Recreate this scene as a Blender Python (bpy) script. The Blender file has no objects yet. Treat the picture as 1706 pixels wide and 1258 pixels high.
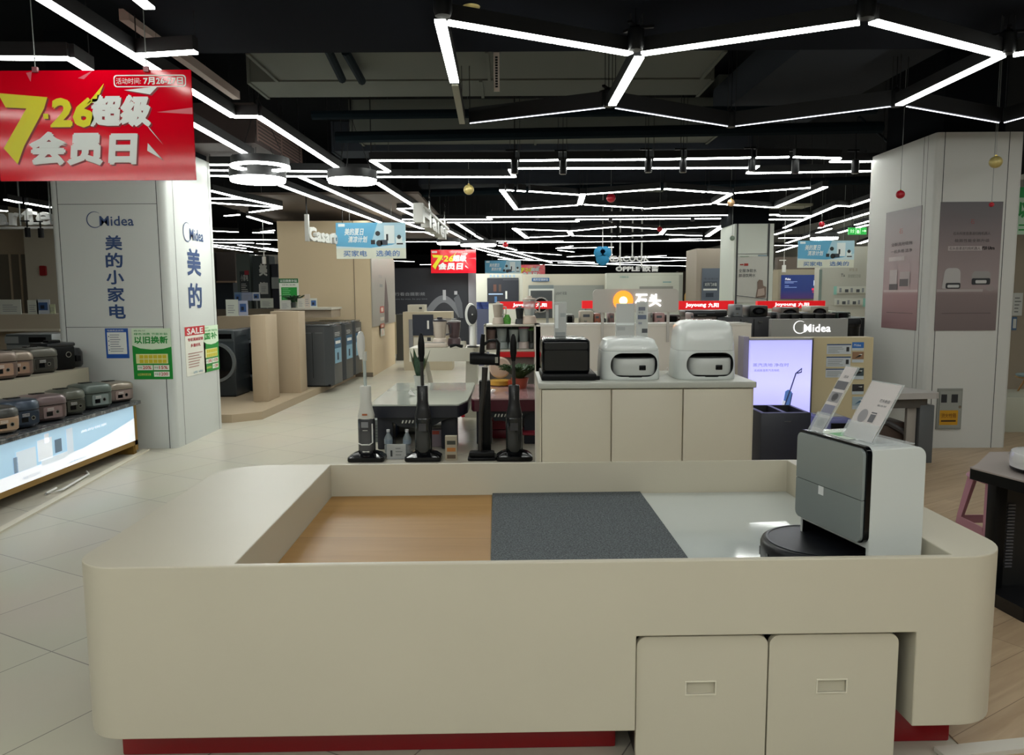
import bpy, bmesh, math, random
from mathutils import Vector, Matrix, Euler
random.seed(4)
S = bpy.context.scene
COL = S.collection
# ------------------------------------------------------------------ camera, world, exposure
H = 1.30
F = 1282.0                      # focal length in pixels of a 1706 px wide frame
PITCH = 6.2
CM = Matrix.Rotation(math.radians(90 - PITCH), 3, 'X') @ Matrix.Rotation(math.radians(-0.35), 3, 'Z')
cam_d = bpy.data.cameras.new('camera')
cam = bpy.data.objects.new('camera', cam_d)
COL.objects.link(cam)
cam.location = (0, 0, H)
cam.rotation_euler = CM.to_euler()
cam_d.sensor_width = 36.0
cam_d.lens = 36.0 * F / 1706.0
cam_d.clip_end = 120
S.camera = cam
w = bpy.data.worlds.new('world'); S.world = w
w.use_nodes = True
w.node_tree.nodes['Background'].inputs[0].default_value = (0.72, 0.80, 0.86, 1)
w.node_tree.nodes['Background'].inputs[1].default_value = 0.02
S.view_settings.view_transform = 'Standard'
S.view_settings.look = 'None'
S.view_settings.gamma = 1
S.view_settings.exposure = 0.0
S.view_settings.use_curve_mapping = False
S.cycles.use_denoising = True
S.cycles.sample_clamp_indirect = 6
S.cycles.max_bounces = 8
LED = 21.0
ZL = 2.52                       # height of the LED line lights

def ray(px, py):
    return CM @ Vector(((px - 853) / F, -(py - 629) / F, -1))
def D(px, py, Y):               # point seen at a pixel, at distance Y
    d = ray(px, py); t = Y / d.y
    return Vector((0, 0, H)) + d * t
def G(px, py, z=0.0):           # point seen at a pixel, at height z
    d = ray(px, py); t = (z - H) / d.z
    return Vector((0, 0, H)) + d * t

# ------------------------------------------------------------------ materials
def lin(h):
    if not isinstance(h, str): return (*h, 1)
    h = h.lstrip('#'); c = [int(h[i:i+2], 16) / 255 for i in (0, 2, 4)]
    return tuple((x / 12.92 if x <= .04045 else ((x + .055) / 1.055) ** 2.4) for x in c) + (1,)
_M = {}
def mat(hexc, rough=.5, metal=0.0, emit=0.0, coat=0.0, alpha=1.0, trans=0.0, var=0.0, vscale=6.0, bump=0.0, bscale=200.0, spec=.5):
    key = (hexc, rough, metal, emit, coat, alpha, trans, var, vscale, bump, bscale, spec)
    if key in _M: return _M[key]
    m = bpy.data.materials.new('m_%d' % len(_M)); m.use_nodes = True
    nt = m.node_tree; b = nt.nodes['Principled BSDF']
    c = lin(hexc)
    b.inputs['Base Color'].default_value = c
    b.inputs['Roughness'].default_value = rough
    b.inputs['Metallic'].default_value = metal
    b.inputs['Specular IOR Level'].default_value = spec
    b.inputs['Coat Weight'].default_value = coat
    b.inputs['Coat Roughness'].default_value = .05
    b.inputs['Alpha'].default_value = alpha
    b.inputs['Transmission Weight'].default_value = trans
    if emit:
        b.inputs['Emission Color'].default_value = c
        b.inputs['Emission Strength'].default_value = emit
    if var or bump:
        tc = nt.nodes.new('ShaderNodeTexCoord')
        if var:
            n = nt.nodes.new('ShaderNodeTexNoise'); n.inputs['Scale'].default_value = vscale; n.inputs['Detail'].default_value = 4
            nt.links.new(tc.outputs['Object'], n.inputs['Vector'])
            r = nt.nodes.new('ShaderNodeValToRGB')
            r.color_ramp.elements[0].position = .3; r.color_ramp.elements[1].position = .7
            r.color_ramp.elements[0].color = tuple(x * (1 - var) for x in c[:3]) + (1,)
            r.color_ramp.elements[1].color = tuple(min(1, x * (1 + var)) for x in c[:3]) + (1,)
            nt.links.new(n.outputs['Fac'], r.inputs['Fac']); nt.links.new(r.outputs['Color'], b.inputs['Base Color'])
        if bump:
            n2 = nt.nodes.new('ShaderNodeTexNoise'); n2.inputs['Scale'].default_value = bscale
            nt.links.new(tc.outputs['Object'], n2.inputs['Vector'])
            bp = nt.nodes.new('ShaderNodeBump'); bp.inputs['Strength'].default_value = bump; bp.inputs['Distance'].default_value = .004
            nt.links.new(n2.outputs['Fac'], bp.inputs['Height']); nt.links.new(bp.outputs['Normal'], b.inputs['Normal'])
    _M[key] = m
    return m

def ramp_mat(name, stops, rough=.5, emit=0.0, axis='Z', lo=0.0, hi=1.0, coat=0.0):
    """printed poster whose ink runs through several colours along one object axis"""
    m = bpy.data.materials.new(name); m.use_nodes = True
    nt = m.node_tree; b = nt.nodes['Principled BSDF']
    tc = nt.nodes.new('ShaderNodeTexCoord'); sp = nt.nodes.new('ShaderNodeSeparateXYZ')
    nt.links.new(tc.outputs['Object'], sp.inputs[0])
    mr = nt.nodes.new('ShaderNodeMapRange'); mr.inputs[1].default_value = lo; mr.inputs[2].default_value = hi
    nt.links.new(sp.outputs[axis], mr.inputs[0])
    r = nt.nodes.new('ShaderNodeValToRGB'); nt.links.new(mr.outputs[0], r.inputs[0])
    for i, (p, c) in enumerate(stops):
        e = r.color_ramp.elements[i] if i < 2 else r.color_ramp.elements.new(p)
        e.position = p; e.color = lin(c)
    nt.links.new(r.outputs[0], b.inputs['Base Color'])
    b.inputs['Roughness'].default_value = rough; b.inputs['Coat Weight'].default_value = coat
    if emit:
        nt.links.new(r.outputs[0], b.inputs['Emission Color']); b.inputs['Emission Strength'].default_value = emit
    return m

def floor_mat():
    m = bpy.data.materials.new('tile_floor'); m.use_nodes = True
    nt = m.node_tree; b = nt.nodes['Principled BSDF']
    tc = nt.nodes.new('ShaderNodeTexCoord'); mp = nt.nodes.new('ShaderNodeMapping')
    mp.inputs['Rotation'].default_value = (0, 0, math.radians(TILE_ROT)); mp.inputs['Location'].default_value = (TILE_OX, TILE_OY, 0)
    nt.links.new(tc.outputs['Object'], mp.inputs[0])
    br = nt.nodes.new('ShaderNodeTexBrick'); br.offset = 0; br.squash = 1
    br.inputs['Scale'].default_value = 1; br.inputs['Brick Width'].default_value = TILE_S; br.inputs['Row Height'].default_value = TILE_S
    br.inputs['Mortar Size'].default_value = .0022; br.inputs['Mortar Smooth'].default_value = .1
    br.inputs['Color1'].default_value = lin('#c0bbab'); br.inputs['Color2'].default_value = lin('#bcb7a7'); br.inputs['Mortar'].default_value = lin('#77706a')
    nt.links.new(mp.outputs[0], br.inputs[0])
    n = nt.nodes.new('ShaderNodeTexNoise'); n.inputs['Scale'].default_value = 1.6; n.inputs['Detail'].default_value = 6
    nt.links.new(tc.outputs['Object'], n.inputs[0])
    mx = nt.nodes.new('ShaderNodeMixRGB'); mx.blend_type = 'MULTIPLY'; mx.inputs[0].default_value = .12
    nt.links.new(br.outputs[0], mx.inputs[1]); nt.links.new(n.outputs['Color'], mx.inputs[2])
    nt.links.new(mx.outputs[0], b.inputs['Base Color'])
    b.inputs['Roughness'].default_value = .3
    b.inputs['Specular IOR Level'].default_value = .45
    return m
def wood_mat(name, c1, c2, scale=1.0, rough=.4, pw=1.2, ph=.16, gap='#6f5337', rot=0.0):
    m = bpy.data.materials.new(name); m.use_nodes = True
    nt = m.node_tree; b = nt.nodes['Principled BSDF']
    tc = nt.nodes.new('ShaderNodeTexCoord')
    mp0 = nt.nodes.new('ShaderNodeMapping'); mp0.inputs['Rotation'].default_value = (0, 0, rot)
    nt.links.new(tc.outputs['Object'], mp0.inputs[0])
    mp = nt.nodes.new('ShaderNodeMapping'); mp.inputs['Scale'].default_value = (1.2 * scale, 14 * scale, 1)
    nt.links.new(mp0.outputs[0], mp.inputs[0])
    n = nt.nodes.new('ShaderNodeTexNoise'); n.inputs['Scale'].default_value = 2; n.inputs['Detail'].default_value = 5; n.inputs['Distortion'].default_value = .6
    nt.links.new(mp.outputs[0], n.inputs[0])
    r = nt.nodes.new('ShaderNodeValToRGB'); r.color_ramp.elements[0].position = .3; r.color_ramp.elements[1].position = .7
    r.color_ramp.elements[0].color = lin(c1); r.color_ramp.elements[1].color = lin(c2)
    nt.links.new(n.outputs[0], r.inputs[0])
    br = nt.nodes.new('ShaderNodeTexBrick'); br.inputs['Scale'].default_value = 1
    br.inputs['Brick Width'].default_value = pw; br.inputs['Row Height'].default_value = ph; br.inputs['Mortar Size'].default_value = .0012
    br.inputs['Color1'].default_value = (1, 1, 1, 1); br.inputs['Color2'].default_value = (.8, .78, .76, 1); br.inputs['Mortar'].default_value = lin(gap)
    nt.links.new(mp0.outputs[0], br.inputs[0])
    mx = nt.nodes.new('ShaderNodeMixRGB'); mx.blend_type = 'MULTIPLY'; mx.inputs[0].default_value = .75
    nt.links.new(r.outputs[0], mx.inputs[1]); nt.links.new(br.outputs[0], mx.inputs[2])
    nt.links.new(mx.outputs[0], b.inputs['Base Color']); b.inputs['Roughness'].default_value = rough
    return m
def speckle_mat(name, c1, c2, c3, scale, rough, bump=0.0):
    m = bpy.data.materials.new(name); m.use_nodes = True
    nt = m.node_tree; b = nt.nodes['Principled BSDF']
    tc = nt.nodes.new('ShaderNodeTexCoord')
    n = nt.nodes.new('ShaderNodeTexNoise'); n.inputs['Scale'].default_value = scale; n.inputs['Detail'].default_value = 8; n.inputs['Roughness'].default_value = .75
    nt.links.new(tc.outputs['Object'], n.inputs[0])
    r = nt.nodes.new('ShaderNodeValToRGB')
    r.color_ramp.elements[0].position = .35; r.color_ramp.elements[0].color = lin(c1)
    r.color_ramp.elements[1].position = .52; r.color_ramp.elements[1].color = lin(c2)
    e = r.color_ramp.elements.new(.68); e.color = lin(c3)
    nt.links.new(n.outputs[0], r.inputs[0]); nt.links.new(r.outputs[0], b.inputs['Base Color'])
    b.inputs['Roughness'].default_value = rough
    if bump:
        bp = nt.nodes.new('ShaderNodeBump'); bp.inputs['Strength'].default_value = bump; bp.inputs['Distance'].default_value = .005
        nt.links.new(n.outputs[0], bp.inputs['Height']); nt.links.new(bp.outputs[0], b.inputs['Normal'])
    return m

# ------------------------------------------------------------------ mesh builder
_txt = {}
def text_mesh(s, bold, res=2):
    key = (s, bold, res)
    if key in _txt: return _txt[key]
    bold = min(bold, .012)
    cu = bpy.data.curves.new('t', 'FONT'); cu.body = s; cu.size = 1; cu.resolution_u = res; cu.offset = bold
    cu.space_character = 1.0 + bold * 1.5
    o = bpy.data.objects.new('t', cu); COL.objects.link(o)
    dg = bpy.context.evaluated_depsgraph_get(); dg.update()
    me = bpy.data.meshes.new_from_object(o.evaluated_get(dg), depsgraph=dg)
    vs = [v.co.copy() for v in me.vertices]; fs = [tuple(p.vertices) for p in me.polygons]
    bpy.data.objects.remove(o); bpy.data.curves.remove(cu); bpy.data.meshes.remove(me)
    if vs:
        x0 = min(v.x for v in vs); x1 = max(v.x for v in vs); y0 = min(v.y for v in vs); y1 = max(v.y for v in vs)
        vs = [Vector(((v.x - x0) / max(x1 - x0, 1e-6), (v.y - y0) / max(y1 - y0, 1e-6), 0)) for v in vs]
        asp = (x1 - x0) / max(y1 - y0, 1e-6)
    else: asp = 1
    _txt[key] = (vs, fs, asp)
    return _txt[key]

class Fr:                        # a flat frame: origin, right, up; normal = right x up
    def __init__(s, o, u=(1, 0, 0), v=(0, 0, 1)):
        s.o = Vector(o); s.u = Vector(u).normalized(); s.v = Vector(v).normalized(); s.n = s.u.cross(s.v)
    def p(s, a, b, c=0.0): return s.o + s.u * a + s.v * b + s.n * c
def face(Y): return Fr((0, Y, 0))

def rpoly(pts, rad, seg=6):
    """polygon with rounded corners; rad a number or a list"""
    out = []; n = len(pts)
    for i in range(n):
        r = rad[i] if isinstance(rad, (list, tuple)) else rad
        p = Vector(pts[i][:2]); a = Vector(pts[i-1][:2]) - p; b = Vector(pts[(i+1) % n][:2]) - p
        if r <= 0: out.append((p.x, p.y)); continue
        a.normalize(); b.normalize(); ang = a.angle(b); t = r / math.tan(ang / 2)
        c = p + (a + b).normalized() * (r / math.sin(ang / 2))
        s = p + a * t - c; e = p + b * t - c
        a0 = math.atan2(s.y, s.x); a1 = math.atan2(e.y, e.x); da = (a1 - a0 + math.pi) % (2 * math.pi) - math.pi
        for k in range(seg + 1):
            q = a0 + da * k / seg
            out.append((c.x + r * math.cos(q), c.y + r * math.sin(q)))
    return out
def rrect(x0, x1, y0, y1, r, seg=6): return rpoly([(x0, y0), (x1, y0), (x1, y1), (x0, y1)], r, seg)
def circ(cx, cy, r, n=24, r2=None): return [(cx + r * math.cos(2*math.pi*k/n), cy + (r2 or r) * math.sin(2*math.pi*k/n)) for k in range(n)]
def sel(hx, hy, z, e=4.0, n=32, cx=0, cy=0):
    o = []
    for k in range(n):
        t = 2 * math.pi * k / n; c, s = math.cos(t), math.sin(t)
        o.append(Vector((cx + hx * math.copysign(abs(c) ** (2/e), c), cy + hy * math.copysign(abs(s) ** (2/e), s), z)))
    return o

class MB:
    def __init__(s): s.v = []; s.f = []; s.m = []; s.mats = []
    def mi(s, m):
        if m not in s.mats: s.mats.append(m)
        return s.mats.index(m)
    def add(s, vs, fs, m):
        b = len(s.v); s.v += [Vector(x) for x in vs]; i = s.mi(m)
        for f in fs: s.f.append(tuple(b + k for k in f)); s.m.append(i)
        return s
    def box(s, x0, x1, y0, y1, z0, z1, m, bev=0.0, seg=2):
        if x0 > x1: x0, x1 = x1, x0
        if y0 > y1: y0, y1 = y1, y0
        if z0 > z1: z0, z1 = z1, z0
        if bev:
            bm = bmesh.new(); bmesh.ops.create_cube(bm, size=1)
            for v in bm.verts:
                v.co = Vector(((x0 + x1) / 2 + v.co.x * (x1 - x0), (y0 + y1) / 2 + v.co.y * (y1 - y0), (z0 + z1) / 2 + v.co.z * (z1 - z0)))
            bmesh.ops.bevel(bm, geom=bm.edges[:], offset=min(bev, .49 * min(x1-x0, y1-y0, z1-z0)), segments=seg, profile=.5, affect='EDGES')
            bm.verts.index_update()
            s.add([v.co.copy() for v in bm.verts], [[v.index for v in f.verts] for f in bm.faces], m); bm.free(); return s
        vs = [(x, y, z) for z in (z0, z1) for y in (y0, y1) for x in (x0, x1)]
        return s.add(vs, [(0, 2, 3, 1), (4, 5, 7, 6), (0, 1, 5, 4), (2, 6, 7, 3), (0, 4, 6, 2), (1, 3, 7, 5)], m)
    def prism(s, poly, fr, t0, t1, m, m2=None):
        """2-D polygon in frame fr, from t0 to t1 along its normal; m2 = material of the t1 face"""
        n = len(poly)
        ar = sum(poly[i-1][0] * poly[i][1] - poly[i][0] * poly[i-1][1] for i in range(n))
        if ar < 0: poly = poly[::-1]
        if t0 > t1: t0, t1 = t1, t0
        vs = [fr.p(a, b, t0) for a, b in poly] + [fr.p(a, b, t1) for a, b in poly]
        s.add(vs, [tuple(range(n))[::-1]] + [(i, (i+1) % n, n + (i+1) % n, n + i) for i in range(n)], m)
        k = len(s.v) - 2 * n
        s.f.append(tuple(k + n + i for i in range(n))); s.m.append(s.mi(m2 or m))
        return s
    def flat(s, poly, fr, off, m):
        n = len(poly)
        ar = sum(poly[i-1][0] * poly[i][1] - poly[i][0] * poly[i-1][1] for i in range(n))
        if ar < 0: poly = poly[::-1]
        return s.add([fr.p(a, b, off) for a, b in poly], [tuple(range(n))], m)
    def rect(s, fr, a0, a1, b0, b1, off, m): return s.flat([(a0, b0), (a1, b0), (a1, b1), (a0, b1)], fr, off, m)
    def text(s, st, fr, a0, b0, w_, h_, m, off=.003, bold=.0, shear=0.0, vertical=False, depth=0.0, keep=False, res=2):
        """lettering filling the box (a0,b0,w,h) of the frame"""
        if vertical:
            n = len(st)
            for i, ch in enumerate(st):
                s.text(ch, fr, a0, b0 + h_ * (n - 1 - i) / n + .06 * h_ / n, w_, h_ / n * .86, m, off, bold, shear, False, depth, False, res)
            return s
        vs, fs, asp = text_mesh(st, bold, res)
        if not vs: return s
        if keep: w_ = h_ * asp
        if bold > .012 and not keep:          # heavy lettering: the same glyph laid a hair to each side
            e = (bold - .008) * h_ * 1.1
            for kk, (dx, dy) in enumerate(((-e, 0), (e, 0), (0, -e), (0, e))):
                s.add([fr.p(a0 + e + v.x * (w_ - 2*e) + dx + shear * v.y * h_, b0 + e + v.y * (h_ - 2*e) + dy, off - .00018 * (kk + 1)) for v in vs], fs, m)
        P = [fr.p(a0 + v.x * w_ + shear * v.y * h_, b0 + v.y * h_, off) for v in vs]
        s.add(P, fs, m)
        if depth:
            from collections import Counter
            ed = Counter(); dire = {}
            for f in fs:
                for i in range(len(f)):
                    a, b = f[i], f[(i+1) % len(f)]; k = (min(a, b), max(a, b)); ed[k] += 1; dire[k] = (a, b)
            n = len(P); Q = P + [p - fr.n * depth for p in P]
            s.add(Q, [(dire[k][0], n + dire[k][0], n + dire[k][1], dire[k][1]) for k, c in ed.items() if c == 1], m)
        return s
    def tube(s, pts, r, m, n=10, cap=True):
        pts = [Vector(p) for p in pts]; rs = r if isinstance(r, (list, tuple)) else [r] * len(pts)
        rings = []; prev = None
        for i, p in enumerate(pts):
            d = (pts[min(i+1, len(pts)-1)] - pts[max(i-1, 0)]).normalized()
            if prev is None:
                a = d.cross(Vector((0, 0, 1)))
                if a.length < .05: a = d.cross(Vector((1, 0, 0)))
            else: a = prev - d * prev.dot(d)
            a.normalize(); prev = a; b = d.cross(a)
            rings.append([p + a * rs[i] * math.cos(2*math.pi*k/n) + b * rs[i] * math.sin(2*math.pi*k/n) for k in range(n)])
        return s.loft(rings, m, cap)
    def loft(s, rings, m, cap=True, mats=None, close=False):
        n = len(rings[0]); R = len(rings); vs = [p for r in rings for p in r]; b = len(s.v)
        s.v += [Vector(x) for x in vs]
        for j in range(R - 1 + (1 if close else 0)):
            mm = s.mi(mats[j] if mats else m); j2 = (j + 1) % R
            for i in range(n):
                s.f.append((b + j*n + i, b + j*n + (i+1) % n, b + j2*n + (i+1) % n, b + j2*n + i)); s.m.append(mm)
        if cap and not close:
            s.f.append(tuple(b + i for i in range(n))[::-1]); s.m.append(s.mi(mats[0] if mats else m))
            s.f.append(tuple(b + (R-1)*n + i for i in range(n))); s.m.append(s.mi(mats[-1] if mats else m))
        return s
    def lathe(s, prof, m, c=(0, 0, 0), n=24, axis='Z', mats=None):
        rings = []
        for r, z in prof:
            rr = []
            for k in range(n):
                a, b = max(r, 1e-4) * math.cos(2*math.pi*k/n), max(r, 1e-4) * math.sin(2*math.pi*k/n)
                v = {'Z': (a, b, z), 'Y': (a, -z, b), 'X': (z, a, b)}[axis]
                rr.append(Vector(c) + Vector(v))
            rings.append(rr)
        return s.loft(rings, m, True, mats)
    def ball(s, c, r, m, n=16, k=10, sz=1.0):
        return s.lathe([(r * math.sin(math.pi * i / k), -r * sz * math.cos(math.pi * i / k)) for i in range(k + 1)], m, c, n)
    def beam(s, p, q, w_, h_, m, up=(0, 0, 1)):
        p, q = Vector(p), Vector(q); d = (q - p).normalized(); a = d.cross(Vector(up)).normalized(); b = a.cross(d)
        c = [(-1, -1), (1, -1), (1, 1), (-1, 1)]
        return s.loft([[p + a*i*w_/2 + b*j*h_/2 for i, j in c], [q + a*i*w_/2 + b*j*h_/2 for i, j in c]], m)
    def xf(s, M):
        s.v = [M @ v for v in s.v]; return s
    def mesh(s, name, off=Vector((0, 0, 0)), sharp=35, recalc=False):
        me = bpy.data.meshes.new(name)
        me.from_pydata([tuple(v - off) for v in s.v], [], s.f)
        for m in s.mats: me.materials.append(m)
        me.polygons.foreach_set('material_index', s.m)
        me.polygons.foreach_set('use_smooth', [True] * len(me.polygons))
        if recalc:
            bm = bmesh.new(); bm.from_mesh(me); bmesh.ops.recalc_face_normals(bm, faces=bm.faces[:]); bm.to_mesh(me); bm.free()
        me.update(); me.validate()
        me.set_sharp_from_angle(angle=math.radians(sharp))
        return me

def boolean(a, cuts, bevel=0.0):
    """a minus cuts, all MB; gives back an MB"""
    obs = []
    for k in [a] + cuts:
        o = bpy.data.objects.new('b', k.mesh('b', recalc=True)); COL.objects.link(o); obs.append(o)
    allm = list(a.mats)
    for c in obs[1:]:
        md = obs[0].modifiers.new('b', 'BOOLEAN'); md.operation = 'DIFFERENCE'; md.object = c; md.solver = 'EXACT'; md.material_mode = 'TRANSFER'
    if bevel:
        md = obs[0].modifiers.new('v', 'BEVEL'); md.width = bevel; md.segments = 2; md.limit_method = 'ANGLE'; md.angle_limit = math.radians(50)
    dg = bpy.context.evaluated_depsgraph_get(); dg.update()
    me = bpy.data.meshes.new_from_object(obs[0].evaluated_get(dg), depsgraph=dg)
    r = MB(); r.v = [v.co.copy() for v in me.vertices]; r.f = [tuple(p.vertices) for p in me.polygons]
    r.m = [p.material_index for p in me.polygons]; r.mats = [m for m in me.materials] or allm
    for o in obs: bpy.data.objects.remove(o)
    return r

SUB = {'recessed_handle': ['front_panel'], 'steam_vent': ['lid'], 'control_panel': ['cooker_body', 'cabinet'], 'print': ['board', 'sheet', 'wall_panel'], 'lettering': ['board', 'cladding', 'panel'],
       'panel_seam': ['cladding'], 'lit_letters': ['board'], 'lit_disc': ['board'], 'castor': ['carcass'], 'handle': ['door', 'jar'], 'window': ['door'], 'lock': ['door'], 'warning_label': ['door'],
       'top_ring': ['robot_body'], 'bumper_sensor': ['robot_body'], 'side_brush': ['robot_body'], 'sensor': ['robot_body'], 'bumper_slot': ['robot_body'], 'tank_detail': ['water_tank'], 'badge': ['lower_front', 'motor_body', 'bin_body'],
       'side_sticker': ['cabinet'], 'side_ridge': ['cabinet'], 'grille': ['housing'], 'rack_tooth': ['leg'], 'cap': ['ball', 'bottle_body'], 'label_band': ['bottle_body'], 'lens': ['lamp_head'], 'front_detail': ['appliance_body'],
       'poster': ['wall_panel', 'cladding'], 'seam': ['wall_panel'], 'pictogram': ['panel'], 'slat_grille': ['vent_box'], 'front_glass': ['dock_body'], 'lower_window': ['dock_body']}
class T:
    """a thing: Empty at its base with parts, or one mesh"""
    def __init__(s, name, label=None, cat=None, loc=(0, 0, 0), rz=0.0, group=None, kind=None, world=False, mb=None, sharp=35):
        s.world = world; s.loc = Vector(loc)
        s.o = bpy.data.objects.new(name, mb.mesh(name, s.loc if world else Vector((0, 0, 0)), sharp) if mb else None)
        COL.objects.link(s.o); s.o.location = loc; s.o.rotation_euler = (0, 0, rz)
        if not mb: s.o.empty_display_size = .05
        for k, v in (('label', label), ('category', cat), ('group', group), ('kind', kind)):
            if v: s.o[k] = v
    def part(s, name, mb, parent=None, label=None, kind=None, sharp=35):
        if parent is None and name in SUB:            # pieces that belong to a part hang under that part
            for pn in SUB[name]:
                c = [k for k in s.o.children if k.name.split('.')[0] == pn]
                if c: parent = c[-1]; break
        o = bpy.data.objects.new(name, mb.mesh(name, s.loc if s.world else Vector((0, 0, 0)), sharp)); COL.objects.link(o)
        o.parent = parent or s.o
        if label: o['label'] = label
        if kind: o['kind'] = kind
        return o
def dup(t, loc, rz=None, label=None, group=None):
    src = t.o; c = src.copy(); COL.objects.link(c); c.location = loc
    if rz is not None: c.rotation_euler = (0, 0, rz)
    if label: c['label'] = label
    if group: c['group'] = group
    for ch in list(src.children):
        k = ch.copy(); COL.objects.link(k); k.parent = c
        for g in list(ch.children):
            q = g.copy(); COL.objects.link(q); q.parent = k
    return c
def one(name, label, cat, mb, loc=None, group=None, kind=None, sharp=35):
    """a thing that is one mesh, modelled in world coordinates; origin at its base"""
    if loc is None:
        xs = [v.x for v in mb.v]; ys = [v.y for v in mb.v]; zs = [v.z for v in mb.v]
        loc = ((min(xs) + max(xs)) / 2, (min(ys) + max(ys)) / 2, min(zs))
    return T(name, label, cat, loc, 0, group, kind, True, mb, sharp)
def struct(name, mb): return one(name, None, None, mb, (0, 0, 0), None, 'structure')
def wthing(name, label, cat, loc, group=None): return T(name, label, cat, loc, 0, group, None, True)

# common materials
M_BLK = mat('#08090b', .4, spec=.2); M_BLKG = mat('#040508', .12, spec=.3); M_DARK = mat('#26282c', .5)
M_WHT = mat('#e2e2de', .3); M_OFF = mat('#c9c5b8', .45); M_GREY = mat('#7d817f', .4); M_CHR = mat('#b8bab8', .2, 1.0)
M_RED = mat('#b90d20', .3); M_STEEL = mat('#8d8f90', .3, .9)
M_PAPER = mat('#d8dbd6', .6); M_INK = mat('#3c4048', .6); M_NAVY = mat('#23395f', .5); M_GREEN = mat('#0f8f2f', .45)
M_ACR = mat('#e6ecec', .05, trans=.0, alpha=.28, spec=.6)
M_BOUT = mat('#aeb5b2', .35)
# ================================================================== THE SETTING
TILE_ROT, TILE_OX, TILE_OY, TILE_S = 28.5, .19, -.01, .52
XL, XR, YB, YF, ZC = -12.0, 9.5, -4.5, 42.0, 3.45
m_floor = floor_mat()
b = MB(); b.box(XL, XR, YB, YF, -.12, 0, m_floor); struct('floor', b)
m_wood = wood_mat('oak_planks', '#a68d70', '#bba486', rough=.38, rot=math.radians(-32))
b = MB(); b.prism([(1.28, -1.0), (XR, -1.0), (XR, 16), (5.0, 16), (3.1, 6.9), (1.28, 3.3)], Fr((0, 0, 0), (1, 0, 0), (0, 1, 0)), 0, .004, m_wood); struct('floor_wood', b)
m_ceil = mat('#0c0f13', .95, spec=.08)
b = MB(); b.box(XL, XR, YB, YF, ZC, ZC + .1, m_ceil); struct('ceiling', b)
m_wall = mat('#b9ad98', .7); m_wallw = mat('#c6c5bb', .7); m_dkwall = mat('#23252b', .6)
b = MB(); b.box(XL - .1, XL, YB, YF, 0, ZC, m_wall); struct('wall_left', b)
b = MB(); b.box(XR, XR + .1, YB, YF, 0, ZC, m_wallw); struct('wall_right', b)
b = MB(); b.box(XL, XR, YF, YF + .1, 0, ZC, m_dkwall); struct('wall_far', b)
b = MB(); b.box(XL, XR, YB - .1, YB, 0, ZC, mat('#8f8d86', .7)); struct('wall_back', b)

# ceiling services: beams, ducts, grilles
m_slab = mat('#0b0f17', .95, spec=.08); m_duct = mat('#5f625c', .9, spec=.1); m_duct2 = mat('#30343a', .95, spec=.08); m_teal = mat('#0f1a20', .9, spec=.1)
b = MB(); b.box(-1.92, 4.4, -1.5, G(853, 86, 2.72).y, 2.72, ZC, m_slab)
T('ceiling_bulkhead', 'big dark boxed bulkhead hanging over the front of the shop, above the counter', 'bulkhead', (0, 2, 2.72), world=True, mb=b)
b = MB(); b.box(-1.97, -1.92, G(258, 28, 2.70).y, G(432, 162, 2.70).y, 2.685, 2.74, mat('#a99a92', .7))
one('edge_trim', 'pale strip of edging along the left edge of the dark ceiling bulkhead', 'trim strip', b)
def ductx(x0, x1, yA, yB, z, h, label, m=m_duct, group=None, ribs=True, skew=0.0):
    b = MB(); y0 = G(853, yA, z).y; y1 = G(853, yB, z).y; cx = D(x0, 0, y0).x; ex = D(x1, 0, y0).x
    k = 1.045
    P = [(cx * k, y0), (ex * k, y0), (ex * k + skew, y1), (cx * k - 0*skew, y1)]
    b.prism(P, Fr((0, 0, 0), (1, 0, 0), (0, 1, 0)), z, z + h, m)
    t = wthing('air_duct', label, 'duct', ((cx + ex) / 2, (y0 + y1) / 2, z), group)
    t.part('duct_body', b)
    if ribs:
        n = max(2, int((ex - cx) / 1.2))
        for i in range(n + 1):
            x = cx * k + (ex * k - cx * k) * i / n
            r = MB(); r.box(x - .012, x + .012, y0 - .012, y1 + .012, z - .014, z + h, m); t.part('flange', r)
    return t
ductx(428, 1195, 86, 131, 2.92, .35, 'grey ventilation duct crossing the ceiling right behind the dark bulkhead')
ductx(428, 1175, 134, 160, 2.95, .3, 'grey ventilation duct crossing the ceiling, second one behind the dark bulkhead')
ductx(590, 1195, 218, 240, 2.86, .3, 'grey-green duct crossing over the middle of the shop behind the empty light fins')
ductx(560, 1240, 250, 262, 2.8, .3, 'dark duct crossing right above the long double row of white lights', m_duct2)
ductx(700, 1330, 306, 316, 2.75, .3, 'dark duct crossing above the second net of angled white lights', m_duct2)
def duct_diag(p, q, w_, z, h, label, m=m_duct2):
    a = G(*p, z); c = G(*q, z); b = MB(); b.beam(a + Vector((0, 0, h/2)), c + Vector((0, 0, h/2)), w_, h, m)
    one('air_duct', label, 'duct', b)
duct_diag((1240, 200), (1440, 60), .55, 2.78, .25, 'dark slanting duct on the right, running up towards the front of the ceiling')
duct_diag((1290, 215), (1560, 60), .4, 2.84, .22, 'narrower dark slanting duct beside the wide one on the right of the ceiling')
duct_diag((1130, 245), (1240, 160), .5, 3.18, .2, 'grey slanting duct that meets the crossing ducts near the ceiling centre', m_duct)
duct_diag((1080, 320), (1190, 262), .5, 3.12, .2, 'grey slanting duct behind the double row of lights', m_duct)
def pipe(p, q, z, r, label, m=m_teal):
    b = MB(); b.tube([G(*p, z), G(*q, z)], r, m, 8); one('ceiling_pipe', label, 'pipe', b)
pipe((545, 80), (570, 132), 2.86, .03, 'short dark pipe under the first grey duct, left one of a pair')
pipe((575, 85), (603, 135), 2.86, .03, 'short dark pipe under the first grey duct, right one of a pair')
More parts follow.
